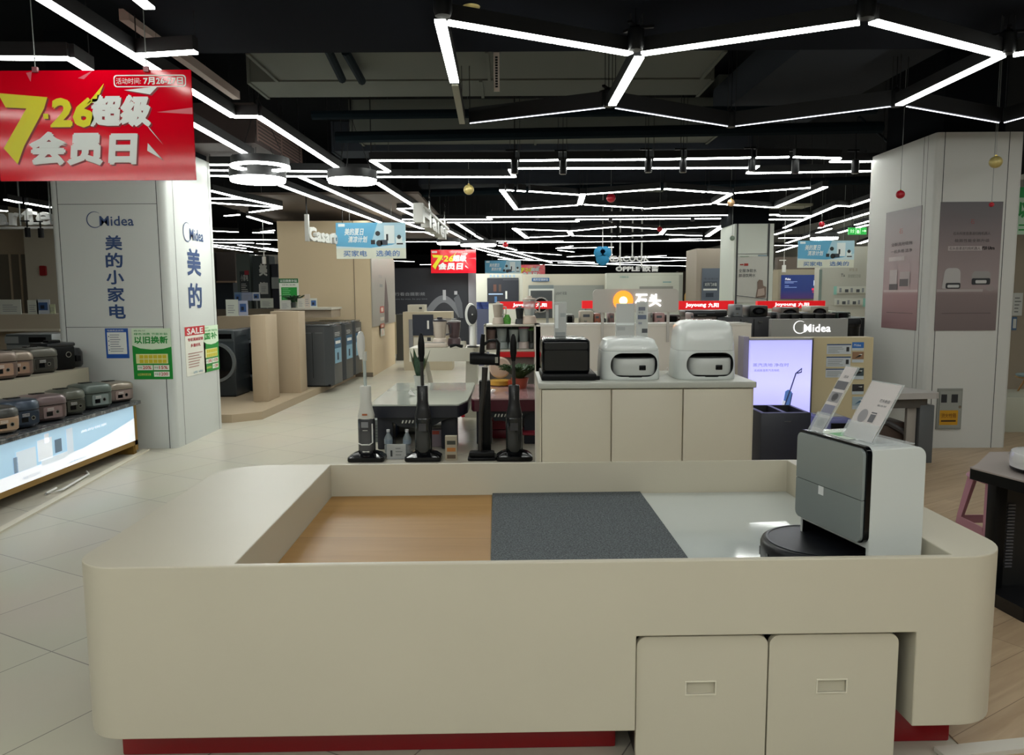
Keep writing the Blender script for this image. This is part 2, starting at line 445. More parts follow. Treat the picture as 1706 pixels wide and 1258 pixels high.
pipe((520, 192), (1460, 182), 2.70, .035, 'long dark pipe crossing the ceiling in front of the grey-green duct')
pipe((560, 229), (1470, 212), 2.70, .05, 'thick dark pipe crossing the whole ceiling behind the thin one')
pipe((700, 322), (1465, 300), 2.66, .05, 'dark pipe crossing the ceiling behind the double row of lights')
pipe((1432, 195), (1490, 246), 2.75, .012, 'thin dark cable bending down beside the grey pillar with posters')
# brown slatted air grille and its box
def vent(c, w_, dy, z, label):
    p = G(*c, z); t = wthing('air_vent', label, 'vent', p)
    b = MB(); b.box(p.x - w_, p.x, p.y, p.y + dy, z, z + .34, mat('#3a2f2d', .6)); t.part('vent_box', b)
    b = MB(); fr = Fr((p.x + .002, p.y, z), (0, 1, 0), (0, 0, 1))
    for i in range(9): b.rect(fr, .06, dy - .06, .04 + i * .031, .056 + i * .031, .008, mat('#7a6058', .5))
    b.rect(fr, .02, .05, .02, .32, .012, mat('#7a6058', .5)); b.rect(fr, dy - .05, dy - .02, .02, .32, .012, mat('#7a6058', .5)); b.rect(fr, dy/2 - .02, dy/2 + .02, .02, .32, .012, mat('#7a6058', .5))
    t.part('slat_grille', b)
vent((425, 238), 1.1, 1.5, 2.62, 'brown slatted air vent in a dark box above the glowing ring light')
b = MB(); b.box(-4.2, -1.2, 10.2, 19, 2.60, 2.63, mat('#6b6058', .8)); 
one('ceiling_panel', 'flat brown-grey ceiling panel over the left aisle, above the silver shop lettering', 'ceiling panel', b)
for (px, py), lab in (((365, 250), 'small pale square vent flap beside the ring light'), ((1320, 343), 'pale square ceiling vent behind the angled lights on the right')):
    p = G(px, py, 2.75); b = MB(); b.box(p.x - .25, p.x + .35, p.y, p.y + .5, 2.75, 2.79, mat('#85826f', .7)); one('ceiling_vent', lab, 'vent', b)
# perforated metal strip hanging, and a camera strip
p0 = D(827, 88, 5.0); p1 = D(827, 152, 5.0); b = MB()
b.box(p0.x - .018, p0.x + .018, 4.99, 5.01, p1.z, p0.z, mat('#b5a79c', .6))
for i in range(12):
    z = p1.z + .02 + i * (p0.z - p1.z - .04) / 12; b.box(p0.x - .008, p0.x + .008, 4.984, 4.99, z, z + .01, M_BLK)
b.box(p0.x - .03, p0.x + .03, 4.98, 5.02, p0.z, p0.z + .03, M_BLK)
b.tube([(p0.x - .02, 5, p0.z + .03), (p0.x - .02, 5, ZC)], .003, M_BLK, 6); b.tube([(p0.x + .02, 5, p0.z + .03), (p0.x + .02, 5, ZC)], .003, M_BLK, 6)
one('perforated_strip', 'perforated pale metal strip hanging straight down in the middle of the ceiling', 'hanging strip', b)

# ================================================================== LIGHTS
m_led = mat('#fcfff9', .5, emit=LED); m_led2 = mat('#fcfff9', .5, emit=LED * .8); m_house = mat('#0d0e11', .6); m_thin = mat('#eef2ff', .5, emit=4.0); m_unlit = mat('#8a8a78', .5)
NL = [0]
def strips(segs, w_, label, group=None, z=ZL, thin=False, hang=True, mled=None):
    """segs: list of pixel polylines traced on the plane of the lights; each becomes a run of line light"""
    g = [[G(p[0], p[1], z) for p in s] for s in segs]
    allp = [p for s in g for p in s]
    c = Vector((sum(p.x for p in allp) / len(allp), sum(p.y for p in allp) / len(allp), z))
    t = wthing('line_light', label, 'light', c, group)
    h = MB(); l = MB(); ww = w_; hh = .07 if not thin else .1
    up = Vector((0, 0, 1))
    for s in g:
        for a, q in zip(s, s[1:]):
            h.beam(a + up * (hh/2 + .006), q + up * (hh/2 + .006), ww * 1.12, hh, m_house)
            l.beam(a + up * .002, q + up * .002, .006 if thin else ww, .004 if thin else .012, mled or (m_thin if thin else (m_led2 if min(p.y for p in allp) > 5.0 else m_led)))
        if not thin or hang:
            for a in (s[0], s[-1]):
                h.tube([a + up * hh, Vector((a.x, a.y, ZC))], .003, m_house, 5)
    t.part('housing', h); t.part('diffuser', l)
    NL[0] += 1
    return t
NG = 'front net of angled lights'
strips([[(733, 35), (757, 137)]], .05, 'short thick white light bar slanting down, leftmost of the front net', NG)
strips([[(758, 142), (770, 206)]], .04, 'unlit grey light bar ending in mid air below the leftmost lit bar', NG, mled=m_unlit)
strips([[(745, 38), (1050, 90)]], .05, 'long white light bar falling rightwards at the top centre of the picture', NG)
strips([[(1070, 90), (1432, 38)]], .05, 'long white light bar rising rightwards from the black joint at top centre', NG)
strips([[(1065, 96), (1020, 175)]], .05, 'short thick white light bar in the middle of the front net', NG)
strips([[(1455, 37), (1666, 92)]], .05, 'long white light bar falling rightwards at the top right of the picture', NG)
strips([[(1668, 94), (1498, 175)]], .05, 'white light bar slanting down leftwards at the top right of the picture', NG)
strips([[(1688, 92), (1830, 70)]], .05, 'white light bar cut off by the right edge of the picture, near its top', NG)
for s, lab in (([(783, 206), (1008, 180)], 'dark light fin with a hairline glow, left of the middle bar'), ([(1025, 181), (1212, 211)], 'dark light fin with a hairline glow, right of the middle bar'),
               ([(1225, 211), (1485, 178)], 'dark light fin with a hairline glow, rising to the right-hand slanting bar'), ([(1510, 178), (1664, 205)], 'dark light fin with a hairline glow, above the grey pillar with posters'), ([(1673, 205), (1760, 182)], 'dark light fin with a hairline glow, cut off by the right edge')):
    strips([s], .03, lab, 'dark fins behind the front net of lights', thin=True)
for (px, py), lab in (((738, 27), 'black joint with three arms at the left end of the front lights'), ((1059, 84), 'black joint with three arms at top centre where three light bars meet'), ((1443, 31), 'black joint with three arms between the two long bars at top right'), ((1677, 90), 'black joint with three arms beside the right edge of the picture'), ((1014, 178), 'black joint at the lower end of the short middle bar'), ((1218, 212), 'black joint between the dark fins left of the pillar'), ((1492, 178), 'black joint at the lower end of the right-hand slanting bar')):
    p = G(px, py, ZL); b = MB(); b.lathe([(.035, .0), (.042, .02), (.042, .1), (.02, .12)], M_BLK, p, 12)
    for a in (0, 2.1, 4.2): b.beam(p + Vector((0, 0, .11)), p + Vector((math.cos(a) * .09, math.sin(a) * .09, .115)), .02, .012, M_BLK)
    b.tube([p + Vector((0, 0, .12)), Vector((p.x, p.y, ZC))], .003, M_BLK, 5)
    one('light_joint', lab, 'light joint', b)
# long double row
strips([[(318 + 300, 268), (858, 268)], [(866, 268), (930, 267)], [(944, 267), (1075, 266)], [(1089, 266), (1134, 265)], [(1144, 265), (1250, 263)], [(1260, 263), (1314, 262)], [(1323, 262), (1398, 264), (1385, 270), (1470, 269)], [(619, 268), (648, 286)]], .042, 'upper line of the long double row of white lights, with a notch near the pillar', 'long double row of lights')
strips([[(648, 287), (350, 284)]], .042, 'white light line running left from the zigzag, past the ring light', 'long double row of lights')
strips([[(626, 295), (857, 295), (850, 283)]], .042, 'white light line with a hooked right end, just right of the round flat lamp', 'long double row of lights')
strips([[(863, 281), (1246, 280)], [(1262, 277), (1246, 289), (1470, 285)]], .042, 'lower line of the long double row of white lights, with a hooked step', 'long double row of lights')
# second net
N2 = 'second net of angled lights'
strips([[(836, 317), (860, 349)]], .06, 'thick short light bar slanting down at the left end of the second net', N2)
strips([[(845, 317), (855, 318)], [(862, 318), (875, 319)], [(882, 319), (966, 325)]], .04, 'light line of the second net running right from its left end, in three pieces', N2)
strips([[(971, 324), (966, 341)]], .07, 'stubby bright light bar in the left half of the second net', N2)
strips([[(862, 349), (962, 342)]], .03, 'lower left light line of the second net, rising slightly', N2)
strips([[(974, 341), (1070, 347)]], .03, 'lower light line of the second net, under the red ball', N2)
strips([[(978, 324), (1100, 315)]], .03, 'light line of the second net rising to its top centre, above the red ball', N2)
strips([[(1108, 315), (1175, 320)], [(1181, 320), (1217, 323)]], .05, 'light line of the second net falling right from its top centre', N2)
strips([[(1217, 324), (1190, 339)]], .06, 'thick short slanting light bar in the right half of the second net', N2)
strips([[(1224, 322), (1350, 313)]], .035, 'upper right light line of the second net, rising to the right', N2)
strips([[(1073, 348), (1185, 340)]], .03, 'lower light line of the second net rising towards the thick short bar', N2)
strips([[(1196, 340), (1288, 346)]], .03, 'lower right light line of the second net, falling to the right', N2)
strips([[(1375, 312), (1292, 346)]], .06, 'long thick light bar slanting down left at the right end of the second net', N2)
# third rows
N3 = 'third double row of lights'
strips([[(670, 366), (818, 366), (813, 362), (1295, 358), (1298, 360), (1353, 360)]], .05, 'upper line of the third row of lights, across the middle of the shop', N3)
strips([[(672, 371), (718, 371)], [(745, 371), (963, 369), (961, 366), (1224, 364), (1224, 366), (1340, 366)]], .05, 'lower line of the third row of lights, across the middle of the shop', N3)
N4 = 'far net of angled lights'
for i, s in enumerate([[(857, 381), (878, 397)], [(862, 382), (946, 385)], [(948, 385), (952, 392)], [(953, 385), (1026, 378)], [(880, 396), (947, 393)], [(953, 393), (1026, 394)], [(1030, 394), (1099, 391)], [(1033, 378), (1099, 382)], [(1107, 382), (1101, 391)], [(1109, 382), (1203, 377)], [(1110, 391), (1169, 393)], [(1178, 394), (1205, 376)]]):
    strips([s], .05 if i not in (0, 2, 8, 11) else .09, 'short light line of the far net of angled lights, above the glowing orange sign', N4)
N5 = 'thin light lines far back'
for s in [[(818, 402), (938, 402)], [(831, 405), (1170, 401)], [(1115, 399), (1169, 398)], [(1172, 401), (1204, 400)], [(954, 410), (927, 414), (1022, 412)], [(930, 417), (956, 420)], [(820, 417), (935, 425)], [(945, 428), (1020, 424)], [(830, 432), (990, 437)], [(990, 440), (1160, 433)], [(900, 441), (1010, 444)], [(930, 438), (1158, 444)], [(1040, 428), (1160, 430)], [(1000, 431), (1110, 426)], [(700, 441), (760, 440)], [(560, 432), (690, 436)]]:
    strips([s], .036, 'thin white light line far back, just above the shop walls', N5, hang=False)
# left tracks
TL = 'light tracks along the left aisle'
strips([[(-120, -118), (262, 118)]], .045, 'long bright light track slanting down from the top left corner to the red banner', TL)
strips([[(228, 93), (326, 87)]], .045, 'short light bar branching right off the long top left track', TL)
strips([[(-60, 96), (0, 97), (116, 98), (150, 119)]], .045, 'bent light line just above the left part of the red banner', TL)
strips([[(222, -8), (249, 14)]], .045, 'stub of a light bar at the very top, left of the dark bulkhead', TL)
strips([[(262, 118), (317, 151), (389, 195), (431, 195), (570, 285)]], .045, 'bent light track coming out from behind the red banner and running to the round lamps', TL)
strips([[(240, 162), (319, 206), (419, 262)]], .045, 'lower light track coming out from behind the red banner, ending above the ring lamp', TL)
strips([[(350, 275), (388, 275)]], .04, 'short light line between the grey pillar and the ring lamp', TL)
strips([[(350, 293), (390, 294), (391, 299)]], .04, 'short hooked light line left of the round disc lamp', TL)
strips([[(473, 294), (547, 294), (548, 300)]], .04, 'short hooked light line between the two round disc lamps', TL)
strips([[(500, 295), (663, 367), (702, 381), (741, 381)]], .05, 'long light track from the round lamps to behind the silver letter sign', TL)
strips([[(467, 309), (634, 371)]], .05, 'long light track ending behind the blue sign on the left', TL)
strips([[(628, 305), (695, 347), (664, 348), (704, 366)]], .05, 'zigzag light track right of the round disc lamp', TL)
strips([[(675, 386), (709, 387), (744, 400)]], .05, 'bent light line between the blue sign and the red banner further back', TL)
strips([[(675, 403), (729, 403)]], .05, 'level light line right of the blue sign on the left', TL)
strips([[(759, 371), (790, 391)], [(792, 393), (811, 403)]], .05, 'slanting light line in two pieces right of the silver letter sign', TL)
strips([[(748, 385), (784, 404)]], .05, 'slanting light line under the end of the silver letter sign', TL)
for s in [[(788, 413), (830, 424)], [(802, 412), (887, 433)], [(831, 409), (860, 417)], [(858, 420), (919, 438)], [(813, 424), (856, 433)]]:
    strips([s], .06, 'slanting light line far down the aisle, above the small red banner', 'far slanting light lines down the aisle', hang=False)
NW = 'lights over the area left of the beige wall'
for s in [[(351, 318), (404, 331), (468, 345)], [(351, 331), (403, 331)], [(351, 338), (468, 346)], [(468, 347), (417, 354)], [(413, 361), (452, 373)], [(375, 360), (398, 358)], [(354, 385), (397, 387)], [(421, 388), (456, 388)], [(435, 387), (456, 384)]]:
    strips([s], .05, 'light line seen between the grey pillar and the beige wall', NW)
for s in [[(354, 404), (423, 405)], [(428, 406), (450, 407)], [(355, 408), (409, 414)], [(355, 411), (420, 420)], [(397, 408), (465, 419)], [(412, 425), (465, 426)], [(440, 413), (466, 416)], [(355, 399), (466, 400)]]:
    strips([s], .05, 'thin far light line low between the grey pillar and the beige wall', NW + ', far ones', hang=False)
for s, lab in (([(9, 333), (34, 338)], 'short light line at the left edge, above the white letters'), ([(44, 339), (84, 346)], 'light line at the left edge, touching the grey pillar'), ([(-40, 348), (12, 352)], 'light line at the left edge, lowest above the white letters')):
    strips([s], .05, lab, 'lights left of the grey pillar')
TR = 'light tracks on the right'
strips([[(1306, 380), (1394, 343), (1417, 344), (1468, 327)]], .05, 'long bent light track on the right, passing above the exit sign', TR)
strips([[(1365, 380), (1468, 349)]], .05, 'light track on the right ending behind the pillar, under the long bent one', TR)
strips([[(1425, 375), (1468, 363)]], .05, 'short light track just left of the pillar, above the exit sign', TR)
strips([[(1311, 405), (1384, 381)]], .06, 'slanting light line left of the blue sign on the right', TR)
strips([[(1379, 393), (1445, 375)]], .06, 'slanting light line above the blue sign on the right', TR)
strips([[(1291, 391), (1317, 383)], [(1297, 397), (1340, 396)]], .06, 'short light lines beside the white pillar top', TR)
strips([[(1291, 409), (1330, 409)], [(1294, 420), (1330, 409)]], .06, 'short light lines left of the right-hand blue sign', TR)
strips([[(1431, 406), (1450, 400)], [(1452, 400), (1466, 396)]], .1, 'bright short light bar between the blue sign and the pillar', TR)
# unseen line lights added behind the viewer and beside the frame for more light
def fill_strip(pts, label, group):
    t = wthing('line_light', label, 'light', (pts[0][0], pts[0][1], ZL), group); h = MB(); l = MB()
    for a, q in zip(pts, pts[1:]):
        a = Vector((*a, ZL)); q = Vector((*q, ZL)); h.beam(a + Vector((0, 0, .041)), q + Vector((0, 0, .041)), .056, .07, m_house); l.beam(a, q, .05, .012, m_led)
    t.part('housing', h); t.part('diffuser', l)
for pts in ([(-1.6, .6), (-.2, 1.4)], [(-.1, 1.4), (1.4, .8)], [(-1.8, -1.2), (-.3, -.5)], [(-.2, -.5), (1.3, -1.3)], [(1.5, .8), (3.0, 1.6)], [(3.1, 1.6), (4.6, .9)], [(-5, 1.2), (-3.2, 1.2)], [(-5.2, -1), (-3, -1)], [(5.4, 3.5), (7.2, 4.4)], [(5.4, 6.5), (7.2, 7.4)], [(5.2, 10), (6.8, 12)], [(3.2, -1.2), (4.8, -2)]):
    fill_strip(pts, 'added white light bar outside the picture, for more light', 'added lights outside the picture')
for k, yy in enumerate((.2, -.7, -1.6, -2.5, -3.4)):  # unseen rows added to brighten surfaces that face the viewer
    fill_strip([(-5.2 + .3 * (k % 2), yy), (-1.2, yy + .25), (1.0, yy - .1), (3.4, yy + .2)], 'added long white light line behind the viewer, for more light', 'added fill lights behind the viewer')
for pts in ([(3.1, 2.0), (4.7, 1.7)], [(3.3, 3.0), (5.0, 2.7)], [(3.5, 3.9), (5.2, 4.3)], [(4.0, 5.0), (5.8, 4.9)], [(-3.0, 2.1), (-4.8, 2.4)], [(-3.4, 3.2), (-5.2, 2.9)], [(-4.2, 4.3), (-5.8, 4.6)]):  # unseen bars added at both sides to brighten pillars and near floor
    fill_strip(pts, 'added white light bar outside the picture, for more light', 'added lights outside the picture')
# ring and disc lamps
def disc(px, py, r, z, label, ring=False, dy=0):
    p = G(px, py, z); t = T('ring_lamp' if ring else 'disc_lamp', label, 'lamp', p)
    b = MB()
    if ring:
        b.loft([[Vector(((r + x) * math.cos(a), (r + x) * math.sin(a), zz)) for a in [2*math.pi*k/40 for k in range(40)]] for x, zz in ((0, .012), (0, .08), (-.045, .08), (-.045, .012))], m_house, False, close=True); t.part('housing', b)
        b = MB(); b.loft([[Vector(((r + x) * math.cos(a), (r + x) * math.sin(a), zz)) for a in [2*math.pi*k/40 for k in range(40)]] for x, zz in ((.004, -.004), (.004, .014), (-.05, .014), (-.05, -.004))], m_led, False, close=True); t.part('diffuser', b)
    else:
        b.lathe([(r * 1.02, .02), (r * 1.02, .1), (r * .2, .11)], m_house, (0, 0, 0), 40); t.part('housing', b)
        b = MB(); b.lathe([(.001, -.015), (r * .97, -.012), (r, .02)], m_led, (0, 0, 0), 40); t.part('diffuser', b)
    b = MB()
    for a in (0, 2.09, 4.19): b.tube([(r * .8 * math.cos(a), r * .8 * math.sin(a), .1), (0, 0, .6)], .003, m_house, 5)
    b.tube([(0, 0, .6), (0, 0, ZC - z)], .01, m_house, 6); t.part('hanging_wire', b)
def rad(px, py, hw, z): p = G(px, py, z); return abs(D(px + hw, py, p.y).x - p.x)
disc(434, 279, rad(434, 279, 47, 2.42), 2.42, 'glowing white ring lamp left of the zigzag lights', True)
disc(430, 301, rad(430, 301, 45, 2.36), 2.36, 'flat glowing disc lamp right under the ring lamp')
disc(587, 303, rad(587, 303, 40, 2.36), 2.36, 'flat glowing disc lamp above the silver letter sign, right of the other disc')
disc(1373, 398, rad(1373, 398, 22, 2.3), 2.3, 'glowing disc lamp just above the right-hand blue sign')
for px, py, hw in ((747, 406, 19), (797, 409, 30)):
    disc(px, py, rad(px, py, hw, 2.3), 2.3, 'wide flat disc lamp far down the aisle above the red banner, %s one' % ('left' if px < 770 else 'right'))
# black spotlights on the double row
def spot(px, py, Y, label, tilt=0.0, white=False):
    p = D(px, py, Y); m = M_WHT if white else M_BLK
    t = T('spotlight', label, 'spotlight', p, tilt)
    b = MB(); b.lathe([(.03, -.07), (.034, -.068), (.034, .05), (.025, .055)], m, (0, 0, 0), 14); t.part('lamp_head', b)
    b = MB(); b.lathe([(.001, -.074), (.028, -.074), (.028, -.069)], mat('#4a3a36', .2), (0, 0, 0), 14); t.part('lens', b)
    b = MB(); b.box(-.006, .006, -.01, .01, .05, .14, m); b.tube([(0, .0, .14), (0, 0, ZC - p.z)], .003, m, 5); b.box(-.08, .03, -.012, .012, .13, .145, m); t.part('bracket', b)
for px, py, lab in ((938, 277, 'black track spotlight with a pinkish lens on the double row of lights'), (1080, 274, 'black track spotlight on the double row, left one of the two near the centre right'), (1138, 274, 'black track spotlight on the double row, right one of the two near the centre right'), (1425, 276, 'tall black track spotlight just left of the grey poster pillar'), (857, 276, 'black track spotlight at the hooked end of the light line'), (1325, 276, 'dark round spotlight under the double row towards the pillar'), (1253, 272, 'black track spotlight above the hooked step of the double row')):
    spot(px, py, G(px, 267, ZL).y - .02, lab)
for px, py, lab in ((895, 358, 'small black spotlight on the third row, above the small red banner'), (1017, 362, 'small black spotlight on the third row, under the red ball'), (1154, 361, 'small black spotlight on the third row, left of the white pillar')):
    spot(px, py, G(px, 363, ZL).y - .02, lab)
# ornaments
def bauble(px, py, Y, r, m, label, top=20):
    p = D(px, py, Y); t = T('hanging_ball', label, 'ornament', p)
    b = MB(); b.ball((0, 0, 0), r, m, 20, 12, .96); t.part('ball', b)
    b = MB(); b.lathe([(r*.18, r*.9), (r*.2, r*1.12), (r*.1, r*1.14)], mat('#c9b060', .3, .8), (0, 0, 0), 10); t.part('cap', b)
    b = MB(); b.tube([(0, 0, r*1.1), (0, 0, ZC - p.z)], .0022, M_GREY, 5); t.part('string', b)
gold = mat('#c8b673', .35, .25, var=.15, vscale=30)
bauble(785, 4, 4.0, 16*4.0/F, gold, 'gold hanging ball cut off by the top edge of the picture')
bauble(1659, 270, 6.0, 10*6.0/F, gold, 'gold ball hanging in front of the grey pillar with posters')
bauble(781, 316, 8.5, 8.5*8.5/F, gold, 'gold ball hanging above the red banner in the middle')
red = mat('#b01528', .3)
bauble(1018, 330, 10, 7.5*10/F, red, 'red ball hanging below the double row of lights, near the centre')
bauble(1500, 324, 6.05, 7*6.05/F, red, 'red ball hanging in front of the upper left face of the poster pillar')
bauble(1652, 341, 6.05, 4*6.05/F, red, 'smallest red ball, at the top of the dark poster on the pillar')
bauble(1369, 374, 12, 5*12/F, red, 'red ball hanging left of the green exit sign')
bauble(842, 408, 16, 4.5*16/F, red, 'red ball hanging far back to the right of the two disc lamps')
bauble(1099, 382, 14, 4.5*14/F, red, 'red ball hanging far back left of the white pillar')
bauble(1218, 338, 10, 6*10/F, mat('#c9a27a', .3, .5), 'copper coloured glittery ball at the thick short light bar')
# ================================================================== MAIN COUNTER
CT, CB, CF = .60, .126, .463           # top, bottom, tray floor
m_ctr = mat('#beb7a4', .38, var=.012, vscale=3)
m_ctrs = m_ctr
CL = Vector((.083, 2.558, 0)); CR = math.radians(1.1)
ctr = T('display_counter', 'large low off-white counter with rounded corners and a sunken tray in its top', 'counter', CL, CR)
FX = Fr((0, 0, 0), (1, 0, 0), (0, 1, 0))
hx, hy = 1.262, .603
body = MB(); body.prism(rpoly([(-hx, -hy), (hx, -hy), (hx, hy), (-hx, hy)], [.12, .15, .17, .19], 10), FX, CB, CT, m_ctr)
cut = MB(); cut.box(-.826, 1.08, -hy + .02, hy - .015, CF, CT + .1, m_ctr)
cut2 = MB(); cut2.box(.232, .985, -hy - .1, -.02, CB - .1, .392, m_ctr)
bd = boolean(body, [cut, cut2], .0035)
ctr.part('counter_body', bd, sharp=20)
M_PL = mat('#8a0614', .3); b = MB(); b.box(-hx + .055, .2, -hy + .13, hy - .12, 0, CB, M_PL, .006); b.box(.99, hx - .09, -hy + .13, hy - .12, 0, CB, M_PL, .006); b.box(.2, .99, .02, hy - .12, 0, CB, M_PL)
ctr.part('plinth', b, label='glossy dark red plinth')
b = MB(); b.box(-hx + .045, -hx + .07, -hy + .2, hy - .2, 0, .05, M_DARK); ctr.part('kick_trim', b, label='dark metal trim')
# thin seam bead of the counter shelf: tray lining
def wl(x, y): c, s = math.cos(CR), math.sin(CR); return Vector((CL.x + c*x - s*y, CL.y + s*x + c*y, 0))
# rolling cupboards in the cut-out
def cart(x0, x1, label):
    w_ = x1 - x0; p = wl((x0 + x1) / 2, -hy + .012); t = T('rolling_cupboard', label, 'cupboard', p, CR, 'pair of cupboards under the counter')
    fr = Fr((0, 0, 0)); a = MB(); a.prism(rpoly([(-w_/2, .03), (w_/2, .03), (w_/2, .385), (-w_/2, .385)], [.004, .004, .028, .028], 6), fr, -.018, 0, m_ctr)
    a.v = [Vector((v.x, v.y, v.z)) for v in a.v]
    c = MB(); c.box(-.042, .036, -.05, .1, .222, .256, m_ctr)
    t.part('front_panel', boolean(a, [c], .002), sharp=20)
    h = MB(); h.box(-.042, .036, .0085, .0115, .222, .256, mat('#b9b3a0', .4)); 
    for q in ((-.045, -.042, .219, .259), (.036, .039, .219, .259), (-.042, .036, .256, .259), (-.042, .036, .219, .222)): h.box(q[0], q[1], -.0022, .003, q[2], q[3], mat('#d5cfbd', .35))
    t.part('recessed_handle', h)
    b = MB(); b.box(-w_/2 + .004, w_/2 - .004, .02, .52, .03, .38, mat('#1b1b1c', .5)); t.part('carcass', b)
    for sx in (-1, 1):
        for y in (.08, .46):
            b = MB(); b.lathe([(.001, -.01), (.014, -.01), (.014, .01), (.001, .01)], M_BLK, (sx * (w_/2 - .05), y, .0145), 14, 'X'); b.box(sx*(w_/2-.05) - .012, sx*(w_/2-.05) + .012, y - .008, y + .012, .014, .032, M_BLK); t.part('castor', b)
cart(.2352, .590, 'off-white cupboard with a recessed pull, left of the two under the counter')
cart(.594, .945, 'off-white cupboard with a recessed pull, right of the two under the counter')
# three floor samples lying in the tray
iy0, iy1 = -hy + .023, hy - .018
def sample(x0, x1, m, h, name, label, cat):
    b = MB(); b.box(x0, x1, iy0, iy1, 0, h, m, .0008, 1); T(name, label, cat, (CL.x, CL.y, CF + .0004), CR, mb=b)
m_oak = wood_mat('oak_sheet', '#a3793d', '#ae8449', .8, .45, 6, 6, rot=math.radians(3))
sample(-.824, -.158, m_oak, .004, 'wood_floor_sample', 'plain oak-coloured floor sheet in the left part of the counter tray', 'floor sample')
sample(-.156, .462, speckle_mat('carpet', '#2b2f33', '#5a6063', '#84898a', 170, .95, .6), .011, 'carpet_sample', 'dark grey speckled carpet square in the middle of the counter tray', 'carpet')
mm = mat('#c9cfcb', .07, coat=.5)
sample(.464, 1.078, mm, .004, 'marble_floor_sample', 'glossy white stone-look sheet in the right part of the counter tray', 'floor sample')
# dock station (front faces left), robot in front of it
DL = Vector((.957, 2.05, CF + .005)); DR = math.radians(14)
dk = T('cleaning_station', 'tall robot cleaning station with white sides and a two-part grey mirror front on the counter', 'cleaning station', DL, DR)
m_dw = mat('#c3c7c4', .3); m_dg = ramp_mat('grey_front', [(0, '#787f7d'), (1, '#858c8a')], .22, coat=.4, hi=.4)
b = MB(); fxz = Fr((0, 0, 0), (1, 0, 0), (0, 0, 1))      # normal -y
sb = MB(); sb.prism(rpoly([(.022, .0), (.198, .0), (.198, .405), (.022, .405)], [0, .004, .03, .006], 8), fxz, -.31, 0, m_dw)
ct = MB(); ct.box(-.05, .15, .012, .298, -.01, .125, M_BLK)
dk.part('shell', boolean(sb, [ct], .003), sharp=20)
b = MB(); b.prism(rrect(.0, .31, .140, .412, .022), Fr((0, 0, 0), (0, -1, 0), (0, 0, 1)).__class__((0, .31, 0), (0, -1, 0), (0, 0, 1)), -.022, -.007, M_BLKG); dk.part('black_surround', b)
fd = Fr((0, .31, 0), (0, -1, 0), (0, 0, 1))               # faces -x
b = MB(); b.prism(rpoly([(.006, .264), (.304, .264), (.304, .405), (.006, .405)], [.0, 0, .02, .02]), fd, -.007, .002, m_dg); dk.part('upper_front', b)
b = MB(); b.prism(rpoly([(.006, .142), (.304, .142), (.304, .262), (.006, .262)], [.02, .02, 0, 0]), fd, -.007, .002, m_dg); dk.part('lower_front', b)
b = MB(); b.rect(fd, .118, .142, .236, .262, .003, mat('#d9dcda', .4)); dk.part('badge', b, label='small white square badge')
b = MB(); b.box(-.10, .15, .012, .298, .0, .010, M_BLK, .003); b.box(.13, .148, .014, .296, .01, .124, M_BLK); dk.part('base_plate', b)
b = MB(); b.tube([(.2, .02, .075), (.208, .02, .075)], .006, M_WHT, 8); dk.part('plug_socket', b)
rb = T('robot_vacuum', 'round flat black robot vacuum docked under the grey front on the counter', 'robot vacuum', (.925, 2.262, CF + .0055), 0)
b = MB(); b.lathe([(.15, .008), (.166, .014), (.168, .03), (.168, .068), (.163, .08), (.158, .0835), (.150, .085), (.145, .0852), (.02, .0856), (.001, .0856)], mat('#14161a', .35), (0, 0, 0), 48); b.v = [v for v in b.v]; rb.part('robot_body', b)
b = MB(); b.lathe([(.150, .0848), (.152, .0868), (.146, .0868), (.145, .085)], mat('#24272b', .3), (0, 0, 0), 48); rb.part('top_ring', b)
b = MB(); b.lathe([(.001, .0), (.028, .0), (.03, .012), (.001, .014)], mat('#1d2422', .5), (-.165, -.045, .002), 20); b.v = b.v; rb.part('side_brush', b)
b = MB(); b.box(-.166, -.12, -.04, .04, .03, .055, M_BLKG); rb.part('bumper_sensor', b)
rb.o.children[-1].hide_render = False
# brochure holders on top of the station
def card(name, label, base, rz, tilt, w_, h_, parts, foot=.05):
    t = T(name, label, 'brochure holder', base, rz)
    ca, sa = math.sin(tilt), math.cos(tilt)
    fr = Fr((0, w_, 0), (0, -1, 0), (ca, 0, sa))
    b = MB(); b.prism([(0, 0), (w_, 0), (w_, h_), (0, h_)], fr, -.003, 0, M_ACR); b.prism([(0, 0), (w_, 0), (w_, h_ * .28), (0, h_ * .28)], fr, .006, .008, M_ACR)
    b.box(0, .07, 0, w_, 0, .002, M_ACR); t.part('acrylic_stand', b)
    p = MB(); p.rect(fr, .004, w_ - .004, .004, h_ - .004, .001, mat('#c9c2bf', .5)); 
    for q in parts:
        if q[0] == 't': p.text(q[1], fr, *q[2:6], M_INK, .0022)
        elif q[0] == 'c': p.flat(circ(q[1], q[2], q[3], 18, q[4]), fr, .002, q[5])
        else: p.rect(fr, *q[1:5], .002, q[5])
    t.part('leaflet', p)
def dl(x, y, z=0): c, s = math.cos(DR), math.sin(DR); return Vector((DL.x + c*x - s*y, DL.y + s*x + c*y, DL.z + z))
g1, g2 = mat('#8d8a8c', .5), mat('#5b5a5e', .5)
card('brochure_stand', 'slim clear holder with a narrow leaflet of four dark pictures on the station', dl(.035, .235, .4065), DR, math.radians(31), .062, .232,
     [('r', .006, .056, .15, .178, g2), ('r', .006, .056, .105, .14, g1), ('r', .006, .056, .06, .095, mat('#77778a', .5)), ('r', .006, .056, .015, .05, g1), ('c', .032, .122, .014, .014, g2), ('c', .030, .033, .016, .013, g2), ('t', '活动', .022, .19, .02, .009)])
